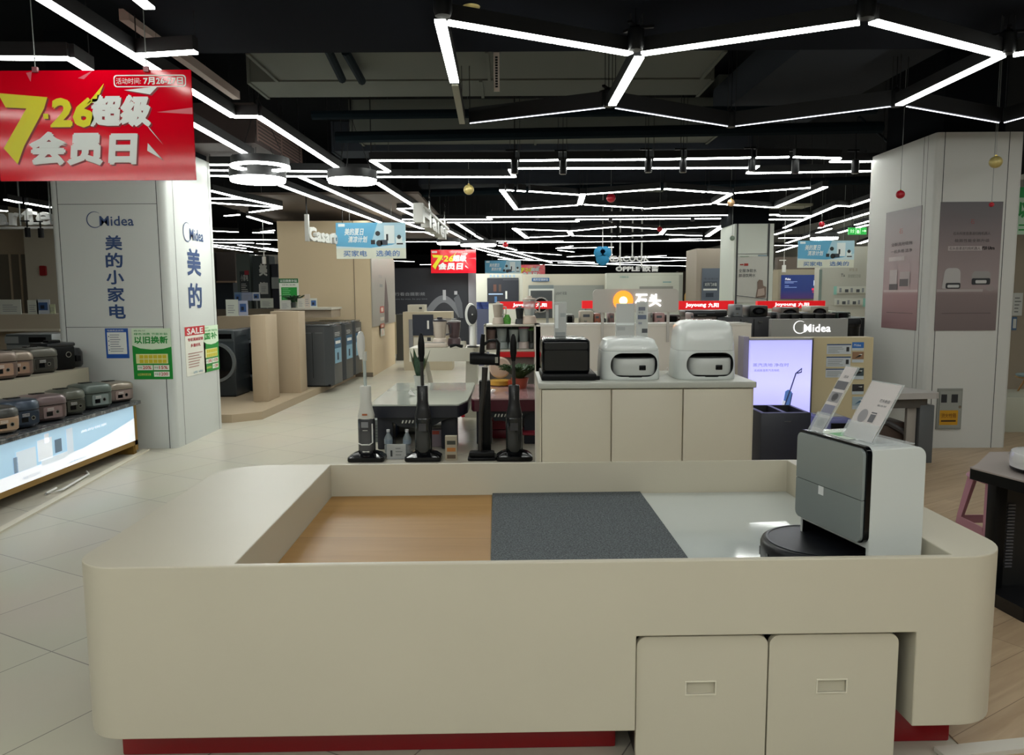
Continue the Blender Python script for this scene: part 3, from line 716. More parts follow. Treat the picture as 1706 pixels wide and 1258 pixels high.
card('brochure_stand', 'wider clear holder with a pale leaflet of two small jars on the station', dl(.07, .06, .4065), DR, math.radians(30), .13, .19,
     [('c', .04, .075, .018, .022, g1), ('r', .068, .09, .06, .085, g2), ('r', .068, .09, .088, .092, g2), ('t', '石头新品', .075, .125, .04, .011), ('t', '智能 扫拖 洗烘', .075, .112, .035, .006)])
t = T('flyer_tray', 'clear tray with a green printed card lying flat on top of the station', 'flyer', dl(.03, .03, .4066), DR)
b = MB(); b.box(0, .155, 0, .25, 0, .002, M_ACR); t.part('acrylic_tray', b)
b = MB(); b.box(.01, .10, .1, .24, .0022, .0028, mat('#cdd8c8', .4)); b.box(.02, .075, .15, .2, .0028, .0032, mat('#2f9a45', .4)); t.part('card', b)

# ================================================================== LEFT PILLAR
m_pil = mat('#c4c8c4', .42, spec=.4); m_seam = mat('#3c3e40', .7)
PX0, PX1, PY0, PY1, PZ = -3.83, -2.87, 6.5, 7.55, 2.56
t = wthing('clad_pillar', 'square pillar clad in pale grey panels with blue lettering, on the left', 'pillar', (-3.35, 7.0, 0))
b = MB(); b.prism(rpoly([(PX0, PY0), (PX1, PY0), (PX1, PY1), (PX0, PY1)], .05, 4), FX, 0, PZ, m_pil); b.box(PX0 + .03, PX1 - .03, PY0 + .03, PY1 - .03, PZ, ZC, m_ceil); t.part('cladding', b)
f = face(PY0)
def wx(px, py, Y): p = D(px, py, Y); return p.x, p.z
b = MB()
xa = wx(107, 500, PY0)[0]; xb = wx(270, 500, PY0)[0]
for x in (xa, xb): b.rect(f, x - .003, x + .003, 0, PZ, .001, m_seam)
for py in (340, 545): z = wx(190, py, PY0)[1]; b.rect(f, xa, xb, z - .002, z + .002, .001, m_seam)
fs = Fr((PX1, 0, 0), (0, 1, 0), (0, 0, 1))
for y in (PY0 + .16, PY1 - .1): b.rect(fs, y - .003, y + .003, 0, PZ, .001, m_seam)
t.part('panel_seam', b)
m_blue = mat('#24406f', .4)
def logo(b, fr, a0, b0, w_, h_, m, off=.004, depth=0.0):
    """circle swoosh and the word"""
    r = h_ * .50; cx, cy = a0 + r, b0 + h_ * .5
    N = 28; P = []
    for k in range(N + 1):
        a = math.radians(50 + 290 * k / N); P.append((cx + r * math.cos(a), cy + r * math.sin(a)))
    for k in range(N, -1, -1):
        a = math.radians(50 + 290 * k / N); th = .03 + .10 * math.sin(math.pi * k / N)
        P.append((cx + r * (1 - th) * math.cos(a), cy + r * (1 - th) * math.sin(a)))
    for k in range(N):
        b.flat([P[k], P[k+1], P[2*N - k], P[2*N + 1 - k]], fr, off, m)
    b.text('Midea', fr, a0 + r * 1.62, b0 + h_ * .12, w_ - r * 1.62, h_ * .60, m, off, .012, 0, depth=depth)
b = MB()
x0, z0 = wx(145, 380, PY0); x1, z1 = wx(222, 352, PY0); logo(b, f, x0, z0, x1 - x0, z1 - z0, m_blue)
for ch, (ca, cb, cc, cd) in zip('美的小家电', ((176, 392, 203, 417), (177, 421, 204, 446), (178, 450, 206, 474), (180, 478, 207, 503), (183, 507, 209, 531))):
    x0, z0 = wx(ca, cd, PY0); x1, z1 = wx(cc, cb, PY0); b.text(ch, f, x0, z0, x1 - x0, z1 - z0, m_blue, bold=.022)
def wy(px, py, X):      # on the plane x = X
    d = ray(px, py); k = X / d.x; return d.y * k, H + d.z * k
y0, z0 = wy(305, 402, PX1); y1, z1 = wy(337, 376, PX1); logo(b, fs, y0, z0, y1 - y0, z1 - z0, m_blue)
for ch, (ca, cb, cc, cd) in zip('美的', ((312, 416, 333, 459), (315, 472, 335, 514))):
    y0, z0 = wy(ca, cd, PX1); y1, z1 = wy(cc, cb, PX1); b.text(ch, fs, y0, z0, y1 - y0, z1 - z0, m_blue, bold=.022)
t.part('lettering', b, label='blue brand name and characters')
# notices on it
def lines(b, fr, a0, a1, b0, b1, n, m, off=.004, jag=True):
    for i in range(n):
        y = b1 - (b1 - b0) * (i + .5) / n; h_ = (b1 - b0) / n * .3
        b.rect(fr, a0, a0 + (a1 - a0) * (random.uniform(.6, 1) if jag else 1), y - h_/2, y + h_/2, off, m)
def notice(name, label, fr, a0, a1, b0, b1, m, draw, cat='notice', thick=.003):
    b = MB(); b.prism([(a0, b0), (a1, b0), (a1, b1), (a0, b1)], fr, .0005, thick, m)
    W, Hh = a1 - a0, b1 - b0
    fr2 = Fr(fr.p(a0, b0, thick), fr.u, fr.v)
    draw(b, fr2, W, Hh)
    return one(name, label, cat, b)
def d_blue(b, fr, w_, h_):
    b.rect(fr, w_*.08, w_*.92, h_*.14, h_*.87, .001, M_PAPER); b.text('电器商品说明', fr, w_*.1, h_*.9, w_*.7, h_*.06, M_PAPER, .001)
    lines(b, fr, w_*.2, w_*.8, h_*.2, h_*.82, 8, mat('#7d838c', .6), .002)
    for i in range(4): b.flat(circ(w_*.15, h_*(.28 + .15*i), w_*.025, 8), fr, .002, M_NAVY)
x0, z0 = wx(178, 597, PY0); x1, z1 = wx(213, 547, PY0)
notice('notice_sheet', 'blue-framed white notice on the grey pillar, under the vertical lettering', f, x0, x1, z0, z1, mat('#1d50a0', .4), d_blue)
def d_green(b, fr, w_, h_, big='以旧换新'):
    b.rect(fr, 0, w_, h_*.67, h_, .0006, mat('#cfe3c6', .5)); b.flat([(0, h_*.67), (w_*.2, h_*.61), (w_*.5, h_*.585), (w_*.8, h_*.6), (w_, h_*.64), (w_, h_*.7), (0, h_*.7)], fr, .0007, mat('#cfe3c6', .5))
    b.text(big, fr, w_*.06, h_*.70, w_*.86, h_*.15, mat('#0c8a32', .5), .002, .03)
    b.text('绿色消费 节能补贴', fr, w_*.06, h_*.87, w_*.86, h_*.045, mat('#2a9a4a', .5), .002, .01); b.text('商务厅', fr, w_*.06, h_*.94, w_*.3, h_*.03, mat('#2a7a4a', .5), .002)
    b.rect(fr, w_*.08, w_*.9, h_*.31, h_*.50, .001, mat('#d8dc9a', .5))
    for i in range(6):
        for j in range(2): b.rect(fr, w_*(.17 + .118*i), w_*(.27 + .118*i), h_*(.32 + .09*j), h_*(.39 + .09*j), .002, mat('#c9bb28', .5))
    for x_, y_, s_ in ((.1, .18, '20%'), (.52, .18, '15%'), (.52, .05, '1200')):
        b.rect(fr, w_*x_, w_*(x_ + .4), h_*y_, h_*(y_ + .1), .001, mat('#dfe6d8', .5)); b.text(s_, fr, w_*(x_ + .14), h_*(y_ + .02), w_*.22, h_*.065, mat('#b8252c', .5), .002, .02); b.text('补贴', fr, w_*(x_ + .02), h_*(y_ + .03), w_*.1, h_*.045, mat('#2a7a4a', .5), .002)
    b.text('以旧换新更实惠', fr, w_*.1, h_*.07, w_*.34, h_*.05, mat('#e8e070', .5), .002)
x0, z0 = wx(224, 632, PY0); x1, z1 = wx(288, 547, PY0)
notice('green_poster', 'green and white trade-in poster on the front of the grey pillar', f, x0, x1 - .02, z0, z1, mat('#0e8a2e', .4), d_green, 'poster')
def d_sale(b, fr, w_, h_):
    b.rect(fr, 0, w_, h_*.82, h_, .001, mat('#b81c28', .5)); b.text('SALE', fr, w_*.1, h_*.84, w_*.8, h_*.13, M_PAPER, .002, .03)
    b.text('专柜满减促销', fr, w_*.12, h_*.70, w_*.76, h_*.07, mat('#b8404a', .5), .002, .02); b.text('多重好礼', fr, w_*.25, h_*.58, w_*.5, h_*.07, mat('#b8404a', .5), .002, .02)
    lines(b, fr, w_*.1, w_*.9, h_*.15, h_*.48, 6, mat('#a0756a', .6), .002); b.text('咨询', fr, w_*.3, h_*.03, w_*.5, h_*.05, mat('#7aa0b0', .5), .002)
y0, z0 = wy(311, 628, PX1); y1, z1 = wy(340, 542, PX1)
notice('sale_poster', 'white poster with a red SALE band on the side of the grey pillar', fs, y0, y1, z0, z1, mat('#dcdccf', .5), d_sale, 'poster')
y0, z0 = wy(341, 621, PX1); y1, z1 = wy(362, 541, PX1)
notice('green_poster', 'narrow green and white poster on the side of the grey pillar, beside the SALE one', fs, y0, y1, z0, z1, mat('#0e8a2e', .4), lambda b, fr, w_, h_: d_green(b, fr, w_, h_, '国补'), 'poster')

# ================================================================== RED BANNERS AND BLUE SIGNS
def d_banner(b, fr, w_, h_):
    ye, wh, sh = mat('#d8cf10', .4), mat('#d9dcd8', .4), mat('#7c0a1a', .4)
    for dx, off, mm_ in ((.012, .0012, sh), (0, .0022, None)):
        X = lambda v: w_ * v + dx * h_ * 1.2; Z = lambda v: h_ * v - dx * h_
        y_, w2 = mm_ or ye, mm_ or wh
        b.flat([(X(.02), Z(.80)), (X(.27), Z(.76)), (X(.25), Z(.66)), (X(.135), Z(.32)), (X(.095), Z(.155)), (X(.03), Z(.30)), (X(.16), Z(.66)), (X(.055), Z(.67))][::-1], fr, off, y_)
        b.rect(fr, X(.243), X(.268), Z(.565), Z(.612), off, y_)
        b.text('26', fr, X(.275), Z(.485), w_*.22, h_*.27, y_, off, .05, .12); b.text('超级', fr, X(.475), Z(.49), w_*.31, h_*.29, w2, off, .05, .10)
        b.text('会员日', fr, X(.15), Z(.14), w_*.55, h_*.31, w2, off, .05, .10)
        b.flat([(X(.47), Z(.70)), (X(.56), Z(.88)), (X(.52), Z(.72))], fr, off, y_); b.flat([(X(.76), Z(.52)), (X(.845), Z(.32)), (X(.78), Z(.46))], fr, off, w2); b.flat([(X(.765), Z(.34)), (X(.835), Z(.19)), (X(.76), Z(.27))], fr, off, w2)
        b.flat([(X(.66), Z(.82)), (X(.83), Z(.85)), (X(.79), Z(.78))], fr, off, w2)
    pk = mat('#d2606a', .4)
    for P in ([(.46, .92), (.51, 1.0), (.43, .93)], [(.82, .62), (1.0, .66), (1.0, .60)], [(.17, .98), (.19, .9), (.2, .99)]): b.flat([(w_*a, h_*c) for a, c in P], fr, .001, pk)
def banner(name, label, px0, px1, pyt, pyb, Y, group, rz=0.0, tagline=True):
    p = D(px0, (pyt + pyb)/2, Y); q = D(px1, (pyt + pyb)/2, Y); zt = D((px0+px1)/2, pyt, Y).z; zb = D((px0+px1)/2, pyb, Y).z
    w_, h_ = q.x - p.x, zt - zb
    t = T(name, label, 'banner', ((p.x + q.x)/2, Y, zb), rz, group)
    fr = Fr((-w_/2, 0, 0))
    b = MB(); b.prism([(0, 0), (w_, 0), (w_, h_), (0, h_)], fr, -.008, 0, mat('#d4001c', .09, spec=.4)); t.part('board', b)
    b = MB(); d_banner(b, fr, w_, h_)
    a0, a1, c0, c1 = w_*.61, w_*.975, h_*.845, h_*.955
    if tagline:
        o = rrect(a0, a1, c0, c1, h_*.03); i = rrect(a0 + .005, a1 - .005, c0 + .005, c1 - .005, h_*.026)
        for k in range(len(o)): b.flat([o[k-1], o[k], i[k], i[k-1]], fr, .002, M_WHT)
        b.text('活动时间:', fr, a0 + w_*.012, c0 + h_*.028, w_*.125, h_*.055, M_WHT, .002); b.text('7月26-27日', fr, a0 + w_*.15, c0 + h_*.022, w_*.2, h_*.068, M_WHT, .002, .03)
    else: b.text('7月26-27日', fr, a0, c0, a1 - a0, h_*.06, mat('#d88a8a', .4), .004); b.rect(fr, w_*.02, w_*.14, h_*.86, h_*.95, .002, mat('#c9b0b0', .5))
    t.part('print', b, label='yellow and white date and characters')
    for sx in (-.28, .28):
        b = MB(); b.tube([(sx*w_, -.004, h_), (sx*w_, -.004, ZC - zb)], .0025, M_GREY, 5); b.box(sx*w_ - .012, sx*w_ + .012, -.012, .002, h_ - .01, h_ + .014, mat('#8a4a52', .4)); t.part('hanging_wire', b)
RG = 'red sale day banners'
banner('red_banner', 'large glossy red banner with yellow numbers hanging at the top left', -6, 322, 117, 301, 3.75, RG)
banner('red_banner', 'small red banner with yellow numbers hanging in the middle of the shop', 718, 793, 416, 455, 17, RG, 0, False)
banner('red_banner', 'red banner far back, its lower half hidden, just right of a blue sign', 862, 908, 441, 463, 22, RG, 0, False)
def d_sign(b, fr, w_, h_):
    b.rect(fr, 0, w_, h_*.29, h_, .0015, mat('#5fa9cf', .5))
    b.flat([(0, h_*.35), (0, h_*.29), (w_, h_*.29), (w_, h_*.52), (w_*.8, h_*.38), (w_*.5, h_*.30)], fr, .003, mat('#c9dfe4', .5))
    b.flat([(w_*.5, h_*.42), (w_, h_*.42), (w_, h_), (w_*.6, h_)], fr, .0022, mat('#a9cddd', .5))
    wm = mat('#dfe9ea', .5)
    b.text('美的夏日', fr, w_*.12, h_*.65, w_*.27, h_*.2, wm, .005, .02, .12); b.text('清凉计划', fr, w_*.17, h_*.45, w_*.27, h_*.18, wm, .005, .02, .12)
    b.rect(fr, w_*.035, w_*.13, h_*.89, h_*.97, .005, wm)
    b.rect(fr, w_*.69, w_*.84, h_*.42, h_*.92, .004, wm); b.rect(fr, w_*.86, w_*.95, h_*.42, h_*.6, .004, wm)
    for cx, cy, r in ((.6, .7, .035), (.905, .60, .03), (.62, .43, .045)): b.flat(circ(w_*cx, h_*cy, w_*r, 14), fr, .005, M_DARK)
    b.rect(fr, w_*.5, w_*.56, h_*.4, h_*.52, .005, M_DARK); b.rect(fr, w_*.64, w_*.74, h_*.38, h_*.52, .005, mat('#39424f', .5)); b.rect(fr, w_*.72, w_*.75, h_*.5, h_*.68, .0055, M_DARK); b.rect(fr, w_*.87, w_*.96, h_*.39, h_*.43, .0055, M_DARK)
    b.rect(fr, 0, w_, 0, h_*.29, .003, mat('#d8dccc', .5))
    b.text('买家电', fr, w_*.1, h_*.06, w_*.34, h_*.17, mat('#3d6fb0', .5), .006, .01); b.text('选美的', fr, w_*.57, h_*.06, w_*.34, h_*.17, mat('#3d6fb0', .5), .006, .01)
def bsign(label, px0, px1, pyt, pyb, Y):
    p = D(px0, (pyt + pyb)/2, Y); q = D(px1, (pyt + pyb)/2, Y); zt = D((px0+px1)/2, pyt, Y).z; zb = D((px0+px1)/2, pyb, Y).z; w_, h_ = q.x - p.x, zt - zb
    t = T('hanging_sign', label, 'sign', ((p.x + q.x)/2, Y, zb), 0, 'blue and white appliance signs')
    fr = Fr((-w_/2, 0, 0)); b = MB(); b.prism([(0, 0), (w_, 0), (w_, h_), (0, h_)], fr, -.01, 0, mat('#cfd8d8', .5)); t.part('board', b)
    b = MB(); d_sign(b, fr, w_, h_); t.part('print', b)
    for sx in (-.3, .3):
        b = MB(); b.tube([(sx*w_, -.004, h_), (sx*w_, -.004, ZC - zb)], .003, M_GREY, 5); t.part('hanging_wire', b)
bsign('blue and white hanging sign in front of the beige wall, the largest of its kind', 560, 676, 371, 431, 11.2)
bsign('blue and white hanging sign on the right, under the green exit sign', 1329, 1423, 401, 446, 12.6)
bsign('blue and white hanging sign in the centre, left of the far red banner', 808, 868, 434, 465, 20)
# ================================================================== RICE COOKER STAND (left)
SX = -3.12                                   # face plane of the light box, it faces the aisle (+x)
y0s, y1s = 3.6, 6.32
st = wthing('display_stand', 'stepped stand with a glowing picture front and a dark stone shelf, at the left edge', 'display stand', (-3.6, 5.0, 0))
m_tan = mat('#8a6a2e', .5)
gz = .44
b = MB(); b.box(SX - .36, SX - .012, y0s, y1s, .10, gz - .03, m_tan); b.box(SX - .012, SX, y0s, 4.54, .03, gz - .03, m_tan); b.box(SX - .012, SX, y1s - .05, y1s, .03, gz - .03, m_tan)
b.box(SX - .012, SX, y0s, y1s, .075, .115, m_tan)
for y in (4.42, y1s - .06, y0s): b.box(SX - .3, SX - .01, y, y + .05, 0, .1, m_tan)
st.part('stand_frame', b, label='brown frame')
m_gran = speckle_mat('granite', '#2b2d31', '#4a4d50', '#8d8c88', 14, .12)
b = MB(); b.box(SX - .36, SX + .03, y0s, y1s + .03, gz - .03, gz, m_gran, .006); st.part('stone_shelf', b, label='dark veined stone shelf')
m_step = mat('#a19a88', .6)
zt2 = .72
b = MB(); b.box(SX - 1.05, SX - .36, y0s, y1s - .02, 0, zt2, m_step); st.part('rear_step', b, label='pale beige step')
fs2 = Fr((SX, 0, 0), (0, 1, 0), (0, 0, 1))
m_lb = ramp_mat('lightbox', [(0, '#eef3fa'), (.33, '#e3edf6'), (.45, '#9fc0d6'), (1, '#a5c4d8')], .3, .62, 'Z', 0, .44)
b = MB(); b.box(SX - .01, SX + .002, 4.54, y1s - .05, .115, gz - .04, m_lb)
wl_ = mat('#f3f6fb', .4, emit=.55)
P = [(4.54, .115), (y1s - .05, .115), (y1s - .05, .30), (5.9, .245), (5.5, .205), (5.1, .20), (4.54, .195)]
b.flat(P, fs2, .003, wl_)
y0, z0 = wy(134, 722, SX); y1, z1 = wy(177, 704, SX); b.text('美的悦家', fs2, y0, z0, (y1 - y0), (z1 - z0), wl_, .004, .01)
y0, z0 = wy(115, 772, SX); y1, z1 = wy(142, 758, SX); b.text('健康新生活', fs2, y0, z0, y1 - y0, abs(z1 - z0) * .7, mat('#8fb0c8', .4, emit=.3), .004)
y0, z0 = wy(38, 800, SX); y1, z1 = wy(66, 786, SX); b.text('FREE TO LOVE', fs2, y0, z0, y1 - y0, .018, mat('#9aa6b4', .4, emit=.3), .004)
for (ya, yb, za, zb, c) in ((4.75, 4.95, .20, .33, '#d7e4ee'), (4.97, 5.13, .22, .36, '#eaf0f6'), (5.16, 5.24, .24, .33, '#5f7384'), (5.0, 5.3, .185, .225, '#dfe9f1'), (4.72, 4.76, .20, .30, '#7a8fa2'), (5.05, 5.10, .33, .39, '#e9eff5'), (5.3, 5.38, .2, .38, '#d2dfeb')):
    b.rect(fs2, ya, yb, za, zb, .005, mat(c, .4, emit=.4))
st.part('lit_picture', b, label='glowing pale blue picture of white kitchen appliances')
b = MB(); b.beam((SX + .30, 3.8, .006), (SX + .02, y1s + .1, .006), .05, .012, mat('#cfc9b6', .4)); 
one('floor_trim', 'pale metal strip on the floor in front of the glowing stand', 'floor strip', b)
b = MB(); b.tube([(SX - .04, 5.6, .012), (SX + .03, 5.5, .012), (SX + .06, 5.3, .012), (SX + .1, 5.05, .012), (SX + .05, 4.95, .012), (SX+.03, 5.1, .012)], .008, M_WHT, 8)
one('power_cable', 'white cable lying on the floor under the glowing stand', 'cable', b)
def wy(px, py, X):
    d = ray(px, py); k = X / d.x; return d.y * k, H + d.z * k
def cooker(name, label, loc, rz, w_, h_, cb, cl_, style='square', panel=None, group=None):
    t = T(name, label, 'rice cooker', loc, rz, group)
    mb_, ml = mat(cb, .35, .3), mat(cl_, .3, .3); e = 5 if style == 'square' else 2.3; hx, hy = w_/2, w_/2 * 1.12
    b = MB(); b.loft([sel(hx*.82, hy*.82, 0, e), sel(hx*.88, hy*.88, .012, e)], M_BLK); b.loft([sel(hx*.88, hy*.88, .012, e), sel(hx*.98, hy*.98, h_*.15, e), sel(hx, hy, h_*.45, e), sel(hx*.99, hy*.99, h_*.62, e)], mb_); t.part('cooker_body', b)
    b = MB(); b.loft([sel(hx*.965, hy*.965, h_*.61, e), sel(hx*.965, hy*.965, h_*.66, e)], M_BLK); b.loft([sel(hx*1.0, hy*1.0, h_*.65, e), sel(hx*1.01, hy*1.01, h_*.70, e), sel(hx*.99, hy*.99, h_*.86, e), sel(hx*.9, hy*.9, h_*.95, e), sel(hx*.72, hy*.72, h_*.99, e), sel(hx*.3, hy*.3, h_, e)], ml); t.part('lid', b)
    b = MB(); b.box(-hx*.35, hx*.35, hy*.1, hy*.5, h_*.985, h_ + .006, M_BLKG, .003); t.part('steam_vent', b)
    fr = Fr((0, -hy*1.0 - .002, 0)); b = MB(); pw = w_*.27
    b.prism(rrect(-pw, pw, h_*.16, h_*.58, .01), fr, -.012, .001, mat(panel or '#9c8c84', .25, .4), None)
    b.rect(fr, -pw*.7, -pw*.05, h_*.24, h_*.4, .002, M_BLKG); b.flat(circ(pw*.45, h_*.36, .014, 14), fr, .002, M_CHR); b.flat(circ(pw*.45, h_*.36, .009, 12), fr, .003, M_BLKG)
    for k in range(3): b.rect(fr, -pw*.6, pw*.1, h_*(.44 + .04*k), h_*(.45 + .04*k), .002, M_WHT)
    t.part('control_panel', b)
    return t
RZ = math.radians(62)
GC = 'rice cookers on the stone shelf'
for i, (px, pyb, hh, wpx, c1, c2, sty, pan, lab) in enumerate([
    (187, 661, .165, 1, '#7e706b', '#8a8073', 'square', '#a8958f', 'small rice cooker with pinkish front and beige lid, nearest the pillar on the stone shelf'),
    (149, 668, .19, 1, '#4a544f', '#59635e', 'square', '#8b9896', 'grey-green rice cooker with a silver front, second from the pillar on the stone shelf'),
    (108, 678, .185, 1, '#43453e', '#55574e', 'round', '#4c4e46', 'olive-grey rounded rice cooker in the middle of the stone shelf'),
    (69, 691, .185, 1, '#5a4b49', '#6f6060', 'square', '#8d7a7a', 'brown rice cooker with a rose front and round dial on the stone shelf'),
    (28, 703, .19, 1, '#323d4c', '#3d4856', 'round', '#323d4c', 'dark blue round rice cooker on the stone shelf'),
    (-8, 716, .17, 1, '#c0a78f', '#4a4a48', 'round', '#b89c82', 'cream and brown rice cooker cut off by the left edge, on the stone shelf')]):
    yy = wy(px, pyb, SX - .17)[0]
    cooker('rice_cooker', lab, (SX - .17, yy, gz + .0005), RZ, .245, hh, c1, c2, sty, pan, GC)
GC2 = 'appliances on the rear step'
for px, hh, c1, c2, sty, pan, lab, yv in ((-14, .2, '#6b5a52', '#7a6c60', 'square', '#b0917c', 'rice cooker cut off by the left edge on the pale step', 3.92), (14, .19, '#6b5a52', '#877a6c', 'square', '#a98c78', 'brown rice cooker with a shiny copper front on the pale step', 4.32), (57, .195, '#4c4b45', '#5c5b53', 'square', '#3f3e3a', 'dark olive rice cooker on the pale step, left of the black appliance', 4.78)):
    yv = wy(px, 610, SX - .55)[0]; cooker('rice_cooker', lab, (SX - .55, yv, zt2 + .0005), RZ, .25, hh, c1, c2, sty, pan, GC2)
t = T('pressure_cooker', 'black square multi-cooker with a round dial, near the end of the pale step', 'cooker', (SX - .55, wy(90, 610, SX - .55)[0], zt2 + .0005), RZ, GC2)
b = MB(); b.box(-.11, .11, -.12, .12, 0, .19, M_BLK, .02); t.part('cooker_body', b)
b = MB(); b.box(-.115, .115, -.12, .12, .185, .215, mat('#1d1f22', .3), .012); b.box(-.05, .05, -.03, .05, .21, .235, M_BLK, .008); t.part('lid', b)
b = MB(); b.flat(circ(.05, .12, .024, 16), Fr((0, -.12, 0)), .002, M_CHR); b.flat(circ(.05, .12, .017, 16), Fr((0, -.12, 0)), .003, M_BLKG); t.part('dial', b)
t = T('air_fryer', 'small black rounded appliance at the very end of the pale step', 'appliance', (SX - .55, wy(116, 610, SX - .55)[0], zt2 + .0005), RZ, GC2)
b = MB(); b.lathe([(.085, 0), (.1, .02), (.1, .12), (.08, .155), (.02, .165)], mat('#17171a', .35), (0, 0, 0), 24); t.part('fryer_body', b)
b = MB(); b.box(-.02, .02, -.13, -.08, .05, .1, M_BLK, .006); t.part('handle', b)

# ================================================================== LEFT BACKGROUND: wall, desk, lettering
Y = 11.0
def bx(px0, px1, pyt, pyb, Yf, dy, m, b=None, bev=0.0):
    b = b or MB(); p = D(px0, pyt, Yf); q = D(px1, pyb, Yf); b.box(p.x, q.x, Yf, Yf + dy, q.z, p.z, m, bev); return b
b = MB(); p = D(-60, 395, Y + 2); q = D(58, 395, Y + 2); b.box(p.x - 2, q.x, Y + 2, Y + 2.4, 0, D(20, 378, Y+2).z, mat('#a99a84', .7)); q2 = D(96, 395, Y + 1.7); b.box(q.x, q2.x + .3, Y + 1.7, Y + 2.3, 0, D(20, 380, Y+2).z, mat('#b8b1a0', .7))
r = D(0, 424, Y+2); s_ = D(48, 424, Y+2)
b.box(r.x - 2, s_.x, Y + 1.99, Y + 2.01, .9, r.z, mat('#6a6357', .6))
for px in (17, 34): 
    v = D(px, 424, Y+2); b.box(v.x - .015, v.x + .015, Y + 1.97, Y + 2, .9, r.z, mat('#b3a38c', .5))
one('partition_wall', 'beige partition wall with a tall dark window at the left edge, behind the cookers', 'wall', b)
t = wthing('shop_lettering', 'big white letters ending in rte, high at the left edge beside the grey pillar', 'sign', (D(30, 360, 10.5).x, 10.5, D(30, 378, 10.5).z))
b = MB(); f10 = face(10.5); p = D(-40, 376, 10.5); q = D(96, 352, 10.5)
for ch, a, c, top in (('r', 14, 32, 354), ('t', 36, 56, 347), ('e', 59, 84, 353)):
    x0 = D(a, 360, 10.5).x; x1 = D(c, 360, 10.5).x; zz0 = D(a, 375, 10.5).z; zz1 = D(a, top, 10.5).z
    b.text(ch, f10, x0, zz0, x1 - x0, zz1 - zz0, mat('#c8c8c6', .5), .0, .03, depth=.1)
x0 = D(-30, 360, 10.5).x; x1 = D(9, 360, 10.5).x; b.text('a', f10, x0, zz0, x1 - x0, zz1 - zz0, mat('#c8c8c6', .5), .0, .03, depth=.1)
t.part('letters', b)
b = MB(); b.box(p.x, q.x + .2, 10.45, 10.6, p.z - .05, p.z - .02, mat('#b5b5b2', .5)); b.tube([(p.x + .6, 10.5, p.z), (p.x + .6, 10.5, ZC)], .01, M_GREY, 6); b.tube([(q.x - .1, 10.5, p.z), (q.x - .1, 10.5, ZC)], .01, M_GREY, 6); t.part('rail', b)
b = MB(); xa_ = D(-60, 525, 9.6).x; xb_ = D(99, 525, 9.6).x; zt_ = D(40, 524, 9.6).z; zb_ = D(40, 548, 9.6).z
b.box(xa_, xb_, 9.6, 10.3, zb_, zt_, m_wall); b.box(xa_, xb_, 9.58, 10.3, zb_ - .03, zb_, mat('#cfc6b2', .6)); b.box(xa_, xb_, 10.1, 10.3, 0, zb_, m_wall)
one('display_shelf', 'long beige shelf over the washing machine at the left edge', 'shelf', b)
def leaf(name, label, px0, px1, pyt, pyb, Yv, colr, kind='text', group=None, cat='leaflet'):
    """small upright card standing on a shelf"""
    p = D(px0, pyb, Yv); q = D(px1, pyt, Yv); b = MB(); b.box(p.x, q.x, Yv, Yv + .01, p.z, q.z, mat(colr, .5))
    f_ = face(Yv); w_, h_ = q.x - p.x, q.z - p.z
    if kind == 'text': lines(b, f_, p.x + w_*.15, q.x - w_*.15, p.z + h_*.15, q.z - h_*.3, 4, mat('#8b8f94', .6), .002)
    elif kind == 'pic': b.rect(f_, p.x + w_*.15, p.x + w_*.85, p.z + h_*.25, p.z + h_*.8, .002, mat('#3f5f93', .5)); b.rect(f_, p.x + w_*.3, p.x + w_*.6, p.z + h_*.35, p.z + h_*.6, .004, mat('#1c2638', .5))
    if Yv == 12.9: zc_ = D(420, 515, 12.9).z; b.box((p.x + q.x)/2 - .01, (p.x + q.x)/2 + .01, Yv + .012, Yv + .03, zc_ + .001, p.z + .05, M_GREY); b.box(p.x + .02, q.x - .02, Yv, Yv + .06, zc_, zc_ + .004, M_GREY)
    else: b.box(p.x, q.x, Yv, Yv + .06, p.z - .004, p.z, M_ACR)
    return one(name, label, cat, b, None, group)
for a in ((0, 34, 499, 524, '#d2d5cb', 'text', 'wide white card on the shelf at the left edge'), (47, 63, 500, 524, '#cfd2c6', 'text', 'narrow white card left of the blue one on the far left shelf'), (62, 82, 499, 523, '#c6cdd8', 'pic', 'white card with a blue picture on the far left shelf'), (83, 91, 507, 523, '#cdd3b0', 'text', 'small yellowish card touching the grey pillar on the far left shelf')):
    leaf('leaflet_card', a[6], a[0], a[1], a[2], a[3], 9.65, a[4], a[5], 'cards on the far left shelf')
b = MB(); p = D(73, 450, Y+1.69); b.prism(rrect(p.x - .05, p.x + .05, p.z - .09, p.z + .07, .02), face(Y + 1.69), 0, .04, mat('#8d1a20', .4)); one('alarm_box', 'small dark red alarm box on the pale wall left of the grey pillar', 'alarm', b)
spot(46, 386, 10.2, 'black spotlight under the white letters at the left edge')
spot(68, 387, 10.2, 'dark round lens spotlight beside the grey pillar, right of the black one')

